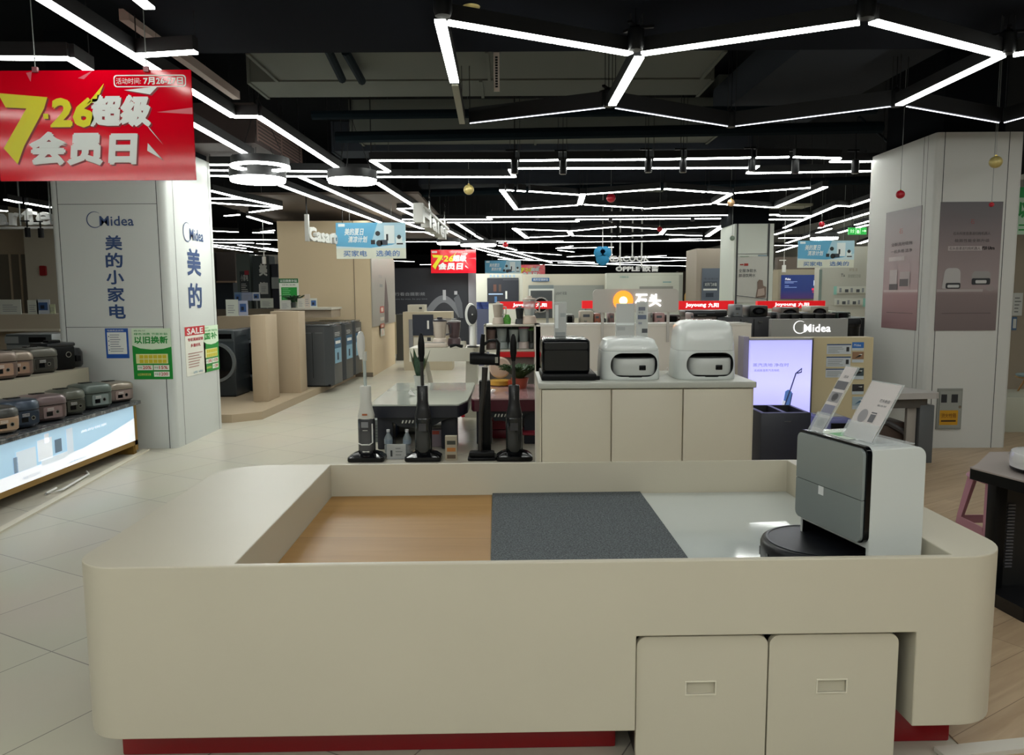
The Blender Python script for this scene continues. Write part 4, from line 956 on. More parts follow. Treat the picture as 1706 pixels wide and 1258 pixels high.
def washer(name, label, loc, rz, w_=.6, h_=.85, d_=.6, col='#343b40', group=None):
    t = T(name, label, 'washing machine', loc, rz, group); m = mat(col, .3, .35)
    b = MB(); b.box(-w_/2, w_/2, 0, d_, .012, h_, m, .012); b.box(-w_/2 + .02, w_/2 - .02, .02, d_, 0, .02, M_BLK); t.part('cabinet', b)
    f_ = face(0); b = MB(); b.prism(rrect(-w_/2 + .01, w_/2 - .01, h_ - .13, h_ - .01, .01), f_, 0, .006, mat('#565d60', .3, .3)); b.rect(f_, -.28, -.12, h_ - .11, h_ - .03, .007, m); b.rect(f_, .0, .2, h_ - .1, h_ - .04, .007, M_BLKG); t.part('control_panel', b)
    c = (0, 0, .42); b = MB(); b.lathe([(.232, 0), (.245, .004), (.24, .03), (.205, .032), (.2, .018)], M_CHR if False else mat('#8a9094', .25, .6), c, 40, 'Y'); b.lathe([(.205, .0), (.205, .026), (.16, .034), (.001, .04)], M_BLKG, c, 40, 'Y'); t.part('door', b)
    b = MB(); f_ = Fr((w_/2, 0, 0), (0, 1, 0), (0, 0, 1))
    for i in range(7): b.rect(f_, .08 + .0*i, .4, .18 + .09*i, .19 + .09*i, .002, mat('#2a3034', .4))
    t.part('side_ridge', b)
    return t
WZ = .085
# podium on the left of the aisle
pod = MB(); A = G(330, 690, WZ); B_ = G(432, 688, WZ); C_ = G(592, 620, WZ)
pod.prism([(-7.5, A.y - .05), (B_.x - .25, A.y - .05), (B_.x, A.y + .15), (C_.x, C_.y), (-7.5, C_.y)], FX, 0, WZ, mat('#a4937a', .6)); 
one('podium', 'low beige podium carrying the washing machines on the left of the aisle', 'podium', pod)
p = G(365, 658, WZ)
washer('washing_machine', 'dark front-loading washing machine half hidden by the grey pillar', (D(360, 600, 9.2).x, 9.2, WZ), 0, .46, .80, .52)
washer('washing_machine', 'dark washing machine with a black panel behind the rice cookers, at the left edge', (D(48, 560, 9.0).x, 9.0, 0), 0, .55, .87, .5, '#9aa0a2')
def slab(name, label, px0, px1, pyt, Yv, dy, m=None, zb=WZ, cat='partition', th=None):
    p = D(px0, pyt, Yv); q = D(px1, pyt, Yv); b = MB(); b.box(p.x, q.x, Yv, Yv + dy, zb, p.z, m or mat('#aa987f', .6), .004); return one(name, label, cat, b)
slab('partition_panel', 'slim upright beige panel right of the front-loading washing machine', 416, 442, 525, 8.78, .42)
slab('partition_panel', 'wider upright beige panel left of the three dark top-loaders', 450, 497, 519, 9.55, .3)
t = wthing('washing_machine', 'dark machine showing as a narrow strip between the two beige panels', (0, 0, 0), (D(450, 600, 9.9).x, 9.9, WZ)) if False else None
washer('washing_machine', 'dark machine showing as a narrow strip between the two beige panels', (D(424, 600, 9.75).x, 9.75, WZ), 0, .47, .80, .4)
b = bx(362, 466, 527, 549, 10.3, .5, mat('#a3927a', .6)); p = D(362, 549, 10.3); q = D(466, 549, 10.3); b.box(p.x - .5, q.x, 10.5, 10.8, WZ, p.z, mat('#8f806b', .6)); one('display_counter_shelf', 'beige shelf box above the half-hidden washing machine', 'shelf', b)
b = bx(456, 552, 516, 529, 11.2, .6, mat('#9f8f7a', .6)); b = bx(485, 552, 513, 516, 11.15, .7, mat('#bcb7a8', .6), b); p = D(456, 529, 11.2); q = D(552, 529, 11.2); b.box(p.x, q.x - .9, 11.75, 11.9, WZ, p.z, mat('#8f7f6c', .6)); one('display_counter_shelf', 'beige shelf with cards and a plant against the tall beige wall', 'shelf', b)
# three top loaders
tl = []
for i, (pxr, Yv, lab) in enumerate(((541, 10.15, 'dark top-loading washing machine, nearest of the row of three'), (562, 10.85, 'dark top-loading washing machine, middle of the row of three'), (579, 11.5, 'dark top-loading washing machine, furthest of the row of three'))):
    x1 = D(pxr, 600, Yv).x
    t = T('washing_machine', lab, 'washing machine', (x1, Yv, WZ), math.radians(-2.5), 'top-loading washing machines'); m = mat('#474a4d', .35, .3); hh = .80
    b = MB(); b.prism(rpoly([(-.52, 0), (0, 0), (.10, .10), (.10, .5), (0, .6), (-.52, .6)], .02, 3), FX, .02, hh, m); b.box(-.5, .06, .03, .57, 0, .03, M_BLK)
    fw = face(0)
    for x in (-.30, -.16): b.rect(fw, x, x + .006, .12, hh - .08, .002, M_BLK); 
    for x in (-.44, -.27, -.12): b.rect(fw, x, x + .1, hh - .085, hh - .08, .002, mat('#7a7d80', .4))
    t.part('cabinet', b)
    b = MB(); b.box(-.50, .07, .03, .57, hh, hh + .03, mat('#5a5d5f', .2, .3), .01); b.box(-.44, .02, .1, .45, hh + .03, hh + .036, M_BLKG); t.part('lid', b)
    fq = Fr((.1, 0, 0), (0, 1, 0), (0, 0, 1)); b = MB(); b.rect(fq, .13, .46, .30, .64, .003, mat('#7ea9c0', .4)); b.rect(fq, .13, .46, .50, .64, .004, mat('#2c5d7e', .4)); b.rect(fq, .17, .42, .56, .60, .005, M_WHT); b.rect(fq, .24, .32, .34, .44, .005, mat('#1d3348', .5)); lines(b, fq, .15, .44, .66, .72, 3, M_WHT, .004); t.part('side_sticker', b, label='blue energy and water sticker')
# big beige wall block and its poster side
bwx0, bwx1 = D(466, 500, 12.2).x, D(618, 500, 12.2).x; zt_ = D(540, 368, 12.2).z
t = wthing('wall_block', 'tall plain beige wall block in the left centre, behind the top-loaders', 'wall', ((bwx0 + bwx1)/2, 13, 0))
b = MB(); b.box(bwx0, bwx1, 12.2, 14.6, 0, zt_, mat('#c6b394', .7, var=.04, vscale=.8)); t.part('wall_panel', b)
b = MB(); p = D(594, 600, 12.2); b.box(p.x - .004, p.x + .004, 12.19, 12.2, 0, zt_, mat('#6b5f50', .7)); b.box(bwx0 - .005, bwx1 + .005, 12.185, 12.2, 0, .07, mat('#6a5e4e', .6)); t.part('seam', b)
b = MB(); xq = D(618, 500, 12.2).x + .02; ys, ye = 12.2, 14.6
fq = Fr((xq, 0, 0), (0, 1, 0), (0, 0, 1)); zq0 = D(618, 480, 12.2).z
def qpx(x, y): return wy(x, y, xq)
ya, za = qpx(622, 545); yb, zb = qpx(652, 432)
m_pp = ramp_mat('vac_poster', [(0, '#9a958c'), (.5, '#b3b2ab'), (1, '#bfc0ba')], .4, 0, 'Z', 0.8, 2.0)
t = wthing('wall_poster', 'grey poster of an upright appliance on the side of the beige wall block', 'poster', (xq, (ya + yb)/2, za))
b.box(xq - .018, xq, ys + .02, ye, za, zb, m_pp); t.part('print', b)
b = MB(); yc, zc = qpx(645, 520); b.flat([(yc - .25, za + .02), (yc + .1, za + .02), (yc + .15, zc + .12), (yc + .0, zc + .45), (yc - .12, zc + .6), (yc - .2, zc + .4), (yc - .3, zc + .1)], fq, .003, mat('#5c4c49', .5)); y2, z2 = qpx(630, 463); b.text('全能', fq, y2, z2, .35, .06, M_GREY, .004); b.rect(fq, y2 + .1, y2 + .4, z2 - .15, z2 - .1, .004, M_GREY); t.part('picture', b)
b = MB(); y3, z3 = qpx(636, 563)
for i, (c, hh) in enumerate((('#b84a3c', .11), ('#c9c5b8', .06), ('#b8604c', .08), ('#c5c9c0', .14))):
    zz = z3 + .42 - i * .13; b.rect(fq, y3 - .12, y3 + .28, zz, zz + hh, .004 , mat(c, .5)); b.rect(fq, y3 - .03, y3 + .18, zz + .02, zz + hh - .02, .006, mat('#d8c0b0', .5))
one('wall_sticker', 'column of four small red and white stickers on the side of the beige wall block', 'sticker', b)
# green poster, plant and cards before the wall
p = D(467, 516, 11.45); q = D(497, 464, 11.45)
def d_gp(b, fr, w_, h_):
    b.rect(fr, 0, w_, h_*.86, h_, .002, mat('#0d5c2a', .5)); b.text('以旧换新补贴', fr, w_*.06, h_*.88, w_*.88, h_*.09, M_PAPER, .004, .01)
    b.text('绿色消费', fr, w_*.15, h_*.77, w_*.7, h_*.05, mat('#3c5a48', .5), .004); b.rect(fr, w_*.1, w_*.92, h_*.25, h_*.72, .002, mat('#14872f', .5)); lines(b, fr, w_*.16, w_*.6, h_*.28, h_*.7, 7, mat('#7fc58a', .5), .004); lines(b, fr, w_*.1, w_*.6, h_*.03, h_*.2, 2, M_GREY, .004)
notice('green_poster', 'upright green and white notice standing on the shelf by the tall beige wall', face(11.45), p.x, q.x, p.z - .0, q.z, mat('#d5d9cc', .5), d_gp, 'poster', .01)
def plantpot(name, label, px, py, Yv, ph, pr, pot, leafc, n, ll, kind, group=None):
    base = D(px, py, Yv); t = T(name, label, 'plant', base)
    b = MB(); b.lathe([(pr*.7, 0), (pr*.75, .005), (pr, ph), (pr*.93, ph), (pr*.9, ph*.85), (.001, ph*.85)], mat(pot, .35), (0, 0, 0), 24); t.part('pot', b)
    rnd = random.Random(px); b = MB(); m1, m2 = mat(leafc, .45, var=.3, vscale=40), mat('#8a8a3c', .45)
    for i in range(n):
        a = rnd.uniform(0, 6.28); L = ll * rnd.uniform(.65, 1.0); lean = rnd.uniform(.05, .35) if kind == 'snake' else rnd.uniform(.5, 1.35)
        wd = .026 if kind == 'snake' else .006
        d = Vector((math.cos(a), math.sin(a), 0)); sd = Vector((-math.sin(a), math.cos(a), 0)); pts = []
        for k in range(7):
            s_ = k / 6
            if kind == 'snake': pos = d * (pr*.3 + L * s_ * math.sin(lean)) + Vector((0, 0, ph*.85 + L * s_ * math.cos(lean)))
            else: pos = d * (pr*.2 + L * math.sin(s_ * lean)) + Vector((0, 0, ph*.9 + L * (math.sin(s_ * 1.9) * .55)))
            wv = wd * (math.sin(math.pi * min(1, .15 + s_ * .85)) + .1) * (1 if kind == 'snake' else 2.0 * (1 - s_ * .3))
            pts.append((pos - sd * wv, pos + Vector((0, 0, -.003)), pos + sd * wv))
        for k in range(6):
            A_, B2 = pts[k], pts[k+1]; b.add([A_[0], A_[1], B2[1], B2[0]], [(0, 1, 2, 3)], m1); b.add([A_[1], A_[2], B2[2], B2[1]], [(0, 1, 2, 3)], m1)
            if kind == 'snake': 
                for q in (0, 2): b.add([A_[q], A_[q] + (A_[1] - A_[q]) * .22 + Vector((0, 0, .001)), B2[q] + (B2[1] - B2[q]) * .22 + Vector((0, 0, .001)), B2[q]], [(0, 1, 2, 3)], m2)
            elif k > 0:
                for sgn in (-1, 1):
                    o = pts[k][1]; tip = o + sd * sgn * .045 * (1 - k/8) + (pts[k+1][1] - o) * 1.2 + Vector((0, 0, -.008)); b.add([o, tip, o + (pts[k+1][1] - o) * .6], [(0, 1, 2)], m1)
    t.part('foliage', b, kind=None)
    return t
plantpot('potted_plant', 'small dark bushy plant in a glass vase in front of the upright green notice', 489, 515, 11.3, .1, .04, '#3f4644', '#1f4a2a', 40, .22, 'fern')
GCc = 'cards on the shelf by the beige wall'
for a in ((468, 484, 500, 517, '#bfc0b8', 'text', 'pale card at the foot of the green notice'), (496, 507, 497, 514, '#c9c7bb', 'text', 'pale card just right of the small bushy plant'), (508, 516, 490, 514, '#c6b9ac', 'text', 'tall narrow card in the middle of the shelf by the beige wall'), (517, 528, 497, 514, '#c9ccc4', 'pic', 'white card with dark picture, rightmost on the shelf by the beige wall')):
    leaf('leaflet_card', a[6], a[0], a[1], a[2], a[3], 11.22, a[4], a[5], GCc)
for a in ((377, 396, 499, 527, '#cdd2c6', 'text', 'pale blank card on the shelf box right of the grey pillar'), (398, 412, 501, 526, '#a9aec2', 'pic', 'bluish card on the shelf box right of the grey pillar'), (421, 433, 487, 501, '#b8bfc8', 'pic', 'small card with a blue picture before the dark wall'), (434, 455, 497, 513, '#c2c8bd', 'text', 'wide pale card before the dark wall'), (391, 402, 487, 505, '#5f7890', 'pic', 'blue-grey display card left of the small cards'), (403, 420, 487, 501, '#8d96ad', 'text', 'lilac display card between the blue cards'), (434, 446, 471, 490, '#c9ccc8', 'text', 'white notice stuck under the big white characters')):
    leaf('leaflet_card', a[6], a[0], a[1], a[2], a[3], 10.35 if a[2] > 496 and a[0] < 420 else (14.43 if a[2] == 471 else 12.9), a[4], a[5], 'cards around the dark wall')
b = MB(); p = D(384, 515, 12.85); q = D(460, 515, 12.85); b.box(p.x, q.x, 12.85, 13.3, 0, p.z, mat('#6f6454', .6)); one('dark_counter', 'dull brown counter carrying small blue cards before the dark wall', 'counter', b)
# dark wall with white characters
Yd = 14.5
b = bx(393, 420, 423, 530, Yd, .3, mat('#56605c', .6)); b = bx(420, 452, 426, 530, Yd - .05, .35, mat('#3a4244', .6), b); b = bx(452, 466, 440, 530, Yd, .3, mat('#2a2d38', .6), b); b = bx(452, 466, 462, 481, Yd - .06, .05, mat('#9ea5a3', .5), b)
p = D(393, 530, Yd); q = D(466, 530, Yd); b.box(p.x, q.x, Yd, Yd + .3, 0, p.z + .01, mat('#3a4244', .6)); t = wthing('wall_block', 'dark grey wall block with big white vertical characters, left of the beige wall', 'wall', ((p.x + q.x)/2, Yd, 0)); t.part('wall_panel', b)
b = MB(); f_ = face(Yd - .05)
for ch, a, c in (('美', 439, 460), ('的', 470, 488)):
    p = D(432, c, Yd - .05); q = D(445, a, Yd - .05); b.text(ch, f_, p.x, p.z, q.x - p.x, q.z - p.z, M_PAPER, .01, .04, depth=.01)
t.part('lettering', b)
b = MB(); p = D(401, 490, Yd - .01); q = D(415, 452, Yd - .01); b.rect(face(Yd), p.x, q.x, p.z, q.z, .02, mat('#2c3238', .5)); b.text('小家电', face(Yd), p.x + .02, q.z - .18, q.x - p.x - .04, .12, M_PAPER, .025); lines(b, face(Yd), p.x + .02, q.x - .02, p.z, q.z - .22, 6, M_PAPER, .025); p = D(411, 458, Yd); b.rect(face(Yd), p.x - .03, p.x + .05, p.z, p.z + .08, .03, mat('#a02838', .5)); t.part('notice', b)
b = bx(360, 393, 420, 470, 15.5, .3, mat('#38302c', .6)); b = bx(360, 392, 468, 471, 15.4, .1, mat('#8a7260', .5), b); b = bx(360, 390, 471, 515, 15.5, .3, mat('#1d2530', .5), b); p = D(360, 515, 15.5); q = D(393, 515, 15.5); b.box(p.x - .6, q.x, 15.5, 15.8, 0, p.z, mat('#6f6558', .6)); b.box(p.x - .6, p.x, 15.5, 15.8, 0, D(360, 420, 15.5).z, mat('#38302c', .6))
one('wall_block', 'dark brown wall block with a framed recess, just right of the grey pillar', 'wall', b)
b = MB(); p = D(561 - 96, 425, 18); b.box(-9.5, -4.0, 20.5, 20.9, 0, D(420, 425, 20.5).z, mat('#4c4740', .7)); one('wall_block', 'far dull brown wall low between the grey pillar and the beige wall', 'wall', b)
# Casarte style lettering: letters turned along the aisle
t = wthing('shop_lettering', 'silver shop name letters on a hanging post in front of the tall beige wall', 'sign', (D(512, 440, 10.6).x, 10.6, D(512, 400, 10.6).z))
a3 = D(516, 404, 10.4); b3 = D(563, 410, 11.2); fr = Fr((a3.x, a3.y, 0), (b3.x - a3.x, b3.y - a3.y, 0), (0, 0, 1))
L = math.hypot(b3.x - a3.x, b3.y - a3.y); b = MB(); m_sil = mat('#b9b9b4', .35, .3)
b.text('Casarte', fr, 0, D(516, 401, 10.4).z, L * 1.15, .19, mat('#d9d9d4', .5), 0, .05, depth=.06); t.part('letters', b)
b = MB(); p = D(512, 402, 10.4); q = D(512, 357, 10.4); b.box(p.x - .025, p.x + .025, 10.38, 10.44, p.z, q.z, m_sil); b.tube([(p.x, 10.41, q.z), (p.x, 10.41, ZC)], .008, M_BLK, 6); e = fr.p(L * 1.2, 0); b.tube([(e.x, e.y, D(516, 402, 10.4).z + .2), (e.x, e.y, ZC)], .006, M_BLK, 6); t.part('post', b)
# silver letter sign seen almost edge-on
t = wthing('shop_lettering', 'large silver letters hanging on two thin rods, seen almost edge-on in the centre', 'sign', (D(730, 360, 12).x, 12, D(730, 389, 12).z))
a3 = D(705, 380, 9.6); b3 = D(747, 386, 13.0); fr = Fr((a3.x, a3.y, 0), (b3.x - a3.x, b3.y - a3.y, 0), (0, 0, 1)); L = math.hypot(b3.x - a3.x, b3.y - a3.y)
zl = D(705, 368, 9.6).z; zh = D(705, 335, 9.6).z; b = MB(); b.text('Haier', fr, 0, zl - .02, L, zh - zl, m_sil, 0, .05, depth=.12); t.part('letters', b)
b = MB()
for k in (.22, .82):
    e = fr.p(L * k, 0); b.tube([(e.x, e.y, zh - .1), (e.x, e.y, ZC)], .012, M_CHR, 8)
b.beam((a3.x, a3.y, zh - .06) , (b3.x, b3.y, zh - .06), .03, .03, m_sil); t.part('hanging_rod', b)
# ================================================================== CABINETS BEHIND THE COUNTER, DOCKS
CY, CZ = 3.75, .866
cx0, cx1 = D(899, 700, CY).x, D(1258, 640, CY).x
t = T('low_cabinet', 'long off-white low cabinet with three doors carrying the robot docks, behind the counter', 'cabinet', ((cx0 + cx1)/2, CY, 0)); hw = (cx1 - cx0)/2
m_cab = mat('#d0c8b4', .42)
b = MB(); b.box(-hw, hw, .02, .55, .06, CZ - .03, m_cab); b.box(-hw - .005, hw + .005, -.012, .56, CZ - .03, CZ, mat('#b9bab0', .3), .004); b.box(-hw + .03, hw - .03, .05, .5, 0, .06, M_DARK); t.part('carcass', b)
xs = [-hw + .008] + [D(v, 700, CY).x - t.loc.x for v in (1018.5, 1137.5)] + [hw - .012]
for i in range(3):
    b = MB(); b.box(xs[i] + .003, xs[i+1] - .003, 0, .02, .07, CZ - .036, m_cab, .003); t.part('door', b)
b = MB(); b.box(-hw, -hw + .008, -.003, .02, .03, CZ - .03, m_cab); t.part('side_edge', b)
# black dock
p = D(944, 636, CY + .06); w_ = D(984, 600, CY + .06).x - D(903, 600, CY + .06).x
t = T('robot_dock', 'glossy black boxy robot dock at the left end of the low cabinet', 'robot dock', (p.x, CY + .10, CZ + .0005))
b = MB(); hh = D(944, 565, CY + .1).z - CZ; b.box(-w_/2, w_/2, 0, .32, .03, hh, M_BLKG, .02, 4); t.part('dock_body', b)
b = MB(); b.box(-w_/2 - .005, w_/2 + .03, -.03, .3, 0, .035, M_BLK, .008); t.part('base_plate', b)
b = MB(); b.prism(rrect(-w_/2 + .012, w_/2 - .012, .05, .15, .01), face(0), 0, .003, mat('#07080b', .08, coat=1)); t.part('lower_window', b)
b = MB(); b.prism(rrect(-w_/2 + .012, w_/2 - .012, .155, hh - .02, .01), face(0), 0, .003, mat('#0c0e14', .06, coat=1)); t.part('front_glass', b)
def wdock(label, px0, px1, ptop, upper_hw):
    Yv = CY + .05; p = D((px0 + px1)/2, 634, Yv); w_ = D(px1, 600, Yv).x - D(px0, 600, Yv).x; hx = w_/2; uh = hx * upper_hw
    t = T('robot_dock', label, 'robot dock', (p.x, Yv + .17, CZ + .0005)); hh = D(1070, ptop, Yv + .1).z - CZ
    m1 = mat('#e2e6e3', .15, coat=.3); m2 = mat('#d5d9d6', .25)
    lo = MB(); lo.loft([sel(hx*.99, .15, .0, 4, 48), sel(hx, .155, .01, 4, 48), sel(hx*.985, .153, .10, 4, 48), sel(hx*.965, .15, .145, 4, 48)], m2)
    c = MB(); sl = rrect(-hx*.70, hx*.86, .018, .136, .055, 8); c.prism(sl, face(-.2), -.2, .1, M_DARK)
    t.part('lower_shell', boolean(lo, [c], .004))
    b = MB(); b.box(-hx*.72, hx*.88, .0, .02, .016, .138, mat('#2c302f', .4)); t.part('bay', b)
    up = MB(); z0 = .146; R = [sel(hx*.95, .148, z0, 4, 48)]
    for k, (a, q) in enumerate(((.95, .2), (uh/hx*.985, .55), (uh/hx*.95, .78), (uh/hx*.86, .9), (uh/hx*.72, .965), (uh/hx*.45, .995))): R.append(sel(hx*a, .148 - .008*k, z0 + (hh - z0)*q, 4.2, 48))
    up.loft(R, m1); t.part('upper_shell', up)
    b = MB(); b.loft([sel(hx*.955, .149, z0 - .003, 4, 48), sel(hx*.955, .149, z0 + .0005, 4, 48)], mat('#8a908d', .4)); t.part('seam', b)
    r = T('robot_vacuum', 'white robot vacuum parked inside the %s white dock' % ('tall' if 'tall' in label else 'low'), 'robot vacuum', (p.x + .015, Yv + .1, CZ + .022))
    b = MB(); b.loft([sel(hx*.70, .085, .0, 2.6, 40), sel(hx*.735, .09, .015, 2.6, 40), sel(hx*.735, .09, .075, 2.6, 40), sel(hx*.70, .085, .087, 2.6, 40)], mat('#c3c6c2', .25)); r.part('robot_body', b)
    b = MB(); b.box(hx*.12, hx*.34, -.093, -.08, .03, .055, M_BLKG, .003); r.part('sensor', b)
    b = MB(); b.loft([sel(hx*.70, .086, -.006, 2.6, 40), sel(hx*.72, .088, .004, 2.6, 40)], M_BLK); r.part('base_skirt', b)
wdock('low glossy white robot dock, in the middle of the low cabinet', 1003, 1105, 562, .88)
wdock('tall glossy white robot dock, at the right end of the low cabinet', 1130, 1233, 534, .93)
b = MB(); p = D(996, 632, CY + .1); b.box(p.x - .01, p.x + .01, CY + .1, CY + .115, CZ + .0005, CZ + .02, M_BLK); b.tube([(p.x - .04, CY + .3, CZ + .004), (p.x, CY + .25, CZ + .004), (p.x, CY + .12, CZ + .004)], .002, M_BLK, 5); one('charging_plug', 'tiny black plug lying between the black dock and the low white dock', 'plug', b)
b = MB(); 
for k in range(5): b.tube([D(1103 + 5*k, 628, CY + .4), D(1112 + 4*k, 612 + 3*(k % 2), CY + .4), D(1120 + 3*k, 630, CY + .4)], .0022, M_WHT, 5)
one('cable_bundle', 'tangle of thin white cable between the two white docks', 'cable', b, (D(1115, 634, CY+.4).x, CY + .4, CZ + .001))
# acrylic leaflets behind docks
def acr(name, label, px0, px1, pyt, pyb, Yv, draws, tilt=0.0):
    p = D(px0, pyb, Yv); q = D(px1, pyt, Yv); w_, h_ = q.x - p.x, q.z - p.z
    t = T(name, label, 'brochure holder', ((p.x + q.x)/2, Yv, CZ + .0005), tilt); f_ = Fr((-w_/2, 0, p.z - CZ)); b = MB()
    b.prism(rrect(0, w_, -(p.z - CZ), h_, .012), f_, -.004, 0, M_ACR); b.box(-w_/2, w_/2, -.03, .03, 0, .003, M_ACR); t.part('acrylic_stand', b)
    b = MB(); b.rect(f_, w_*.04, w_*.96, 0, h_*.98, .001, mat('#bfc0bc', .5))
    for d in draws:
        if d[0] == 't': b.text(d[1], f_, d[2]*w_, d[3]*h_, d[4]*w_, d[5]*h_, M_INK, .003)
        else: b.rect(f_, d[1]*w_, d[2]*w_, d[3]*h_, d[4]*h_, .003, mat(d[5], .4))
    t.part('leaflet', b)
acr('brochure_stand', 'clear upright holder behind the black dock on the low cabinet', 923, 944, 503, 566, CY + .50, [('r', .08, .35, .3, .92, '#e8ecea'), ('r', .1, .9, .12, .2, '#9a9f9e'), ('r', .5, .9, .6, .7, '#a2a7a6')])
acr('brochure_stand', 'clear holder with a pale leaflet behind the low white dock, left half', 1025, 1058, 505, 562, CY + .50, [('r', .05, .95, .35, .42, '#e8ecea'), ('r', .1, .5, .2, .3, '#a9aaa8')])
acr('brochure_stand', 'clear holder with a leaflet of four small pictures behind the low white dock, right half', 1059, 1080, 502, 562, CY + .46, [('r', .2, .75, .74, .84, '#6d6f7c'), ('r', .15, .85, .5, .62, '#5c6478'), ('r', .2, .5, .36, .42, '#8a8d94'), ('r', .5, .95, .12, .24, '#4a4c50'), ('t', '新品', .2, .66, .4, .05)])
# back panel behind and glowing sign
PYY = 5.2
b = MB(); p = D(893, 541, PYY); q = D(1252, 541, PYY); b.box(p.x, q.x, PYY, PYY + .04, 0, p.z, mat('#cfc8bd', .5)); b.box(p.x, q.x, PYY - .004, PYY + .3, p.z - .012, p.z, mat('#d5d0c6', .4)); b.box(p.x, p.x + .03, PYY, PYY + .3, 0, p.z, mat('#cfc8bd', .5))
one('shelf_back_panel', 'plain pale back of a display shelf, right behind the row of docks', 'display shelf', b)
SY = 5.15
p = D(988, 521, SY); q = D(1131, 481, SY)
t = T('glowing_sign', 'rounded grey sign with a glowing orange disc and two white characters above the docks', 'sign', ((p.x + q.x)/2, SY, p.z))
w_, h_ = q.x - p.x, q.z - p.z; f_ = Fr((-w_/2, 0, 0)); b = MB(); b.prism(rrect(0, w_, 0, h_, .03), f_, -.03, 0, mat('#b1aca4', .35)); 
b.box(-w_*.4, -w_*.37, .01, .025, -.2, .02, mat('#b1aca4', .35)); b.box(w_*.37, w_*.4, .01, .025, -.2, .02, mat('#b1aca4', .35)); t.part('board', b)
m_or = bpy.data.materials.new('orange_glow'); m_or.use_nodes = True; _b = m_or.node_tree.nodes['Principled BSDF']; _b.inputs['Base Color'].default_value = lin('#e07a20'); _b.inputs['Emission Color'].default_value = lin('#f08a28'); _b.inputs['Emission Strength'].default_value = 1.6
b = MB(); cxp = D(1038, 501, SY).x - t.loc.x + w_/2; czp = D(1038, 501, SY).z - p.z; r_ = D(1054.5, 501, SY).x - D(1038, 501, SY).x
b.prism(circ(cxp, czp, r_, 32), f_, 0, .012, m_or); b.prism(circ(cxp, czp, r_*.42, 24), f_, .012, .0135, mat('#fff2b8', .4, emit=1.6)); t.part('lit_disc', b)
b = MB(); mw = mat('#ffffff', .4, emit=2.2)
for ch, a, c in (('石', 1058, 1078), ('头', 1081, 1101)):
    b.text(ch, f_, D(a, 501, SY).x - t.loc.x + w_/2, D(a, 511, SY).z - p.z, D(c, 501, SY).x - D(a, 501, SY).x, D(a, 490, SY).z - D(a, 511, SY).z, mw, .008, .016, depth=.006)
t.part('lit_letters', b)

# ================================================================== LIT POSTER STAND, GREY BOARD (right of the cabinets)
LY = 5.0
lx0, lx1 = D(1247, 600, LY).x, D(1348, 600, LY).x; zt_ = D(1300, 563, LY).z; zb_ = D(1260, 746, LY).z
rx1 = D(1453, 620, LY).x
t = wthing('partition_stand', 'cream partition with printed sheets, to the right of the lilac glowing poster', 'partition', ((lx1 + rx1)/2, LY, 0))
b = MB(); b.box(lx0 - .03, rx1, LY, LY + .12, 0, zt_, mat('#b9ab88', .5)); b.box(lx0 - .04, lx0 - .005, LY - .02, LY + .1, 0, zt_ + .01, mat('#8f8a9c', .3)); t.part('panel', b)
t = wthing('light_box', 'tall lilac glowing poster showing a cordless floor washer', 'light box', ((lx0 + lx1)/2, LY - .04, zb_))
m_lil = ramp_mat('lilac', [(0, '#8f8be8'), (.25, '#a9a6f4'), (.6, '#c3c2fa'), (1, '#a6a6ec')], .3, .92, 'Z', 0, zt_ - zb_)
b = MB(); b.box(lx0, lx1, LY - .04, LY, zb_, zt_ - .01, m_lil); t.part('lit_poster', b)
b = MB(); b.box(lx0 - .008, lx1 + .008, LY - .045, LY, zt_ - .012, zt_, mat('#9a9aa0', .4)); b.box(lx1, lx1 + .008, LY - .045, LY, zb_, zt_, mat('#3a3a48', .4)); t.part('frame', b)
f_ = face(LY - .04); b = MB(); mt = mat('#77769c', .5)
def tx(b, s_, f_, Yv, a, c, e, g, m, off=.004, bold=.0): p = D(a, g, Yv); q = D(c, e, Yv); b.text(s_, f_, p.x, p.z, q.x - p.x, q.z - p.z, m, off, bold)
tx(b, '蒸汽洗地 净在时', f_, LY - .04, 1254, 1314, 605, 611, mat('#8c88b8', .5, emit=.2)); tx(b, '无线高温蒸汽洗地机', f_, LY - .04, 1256, 1298, 615, 619, mat('#8c88b8', .5, emit=.2))
def seg(b, pts, r, m, Yv=LY - .046): b.tube([D(x, y, Yv) for x, y in pts], r, m, 6)
bl = mat('#3f4a78', .4); seg(b, [(1318, 646), (1326, 622), (1336, 614), (1335, 620), (1328, 622)], .004, bl); seg(b, [(1306, 679), (1318, 646)], .004, bl); seg(b, [(1315, 679), (1320, 655)], .003, bl)
b.flat([(D(x, y, LY).x * .992, D(x, y, LY - .04).z) for x, y in ((1303, 680), (1308, 652), (1313, 649), (1319, 653), (1314, 680))], f_, .004, mat('#5f86c8', .3, emit=.3)); b.flat([(D(x, y, LY).x * .992, D(x, y, LY - .04).z) for x, y in ((1301, 680), (1303, 666), (1308, 668), (1307, 680))], f_, .006, mat('#dfe4f6', .3, emit=.4)); t.part('picture', b)
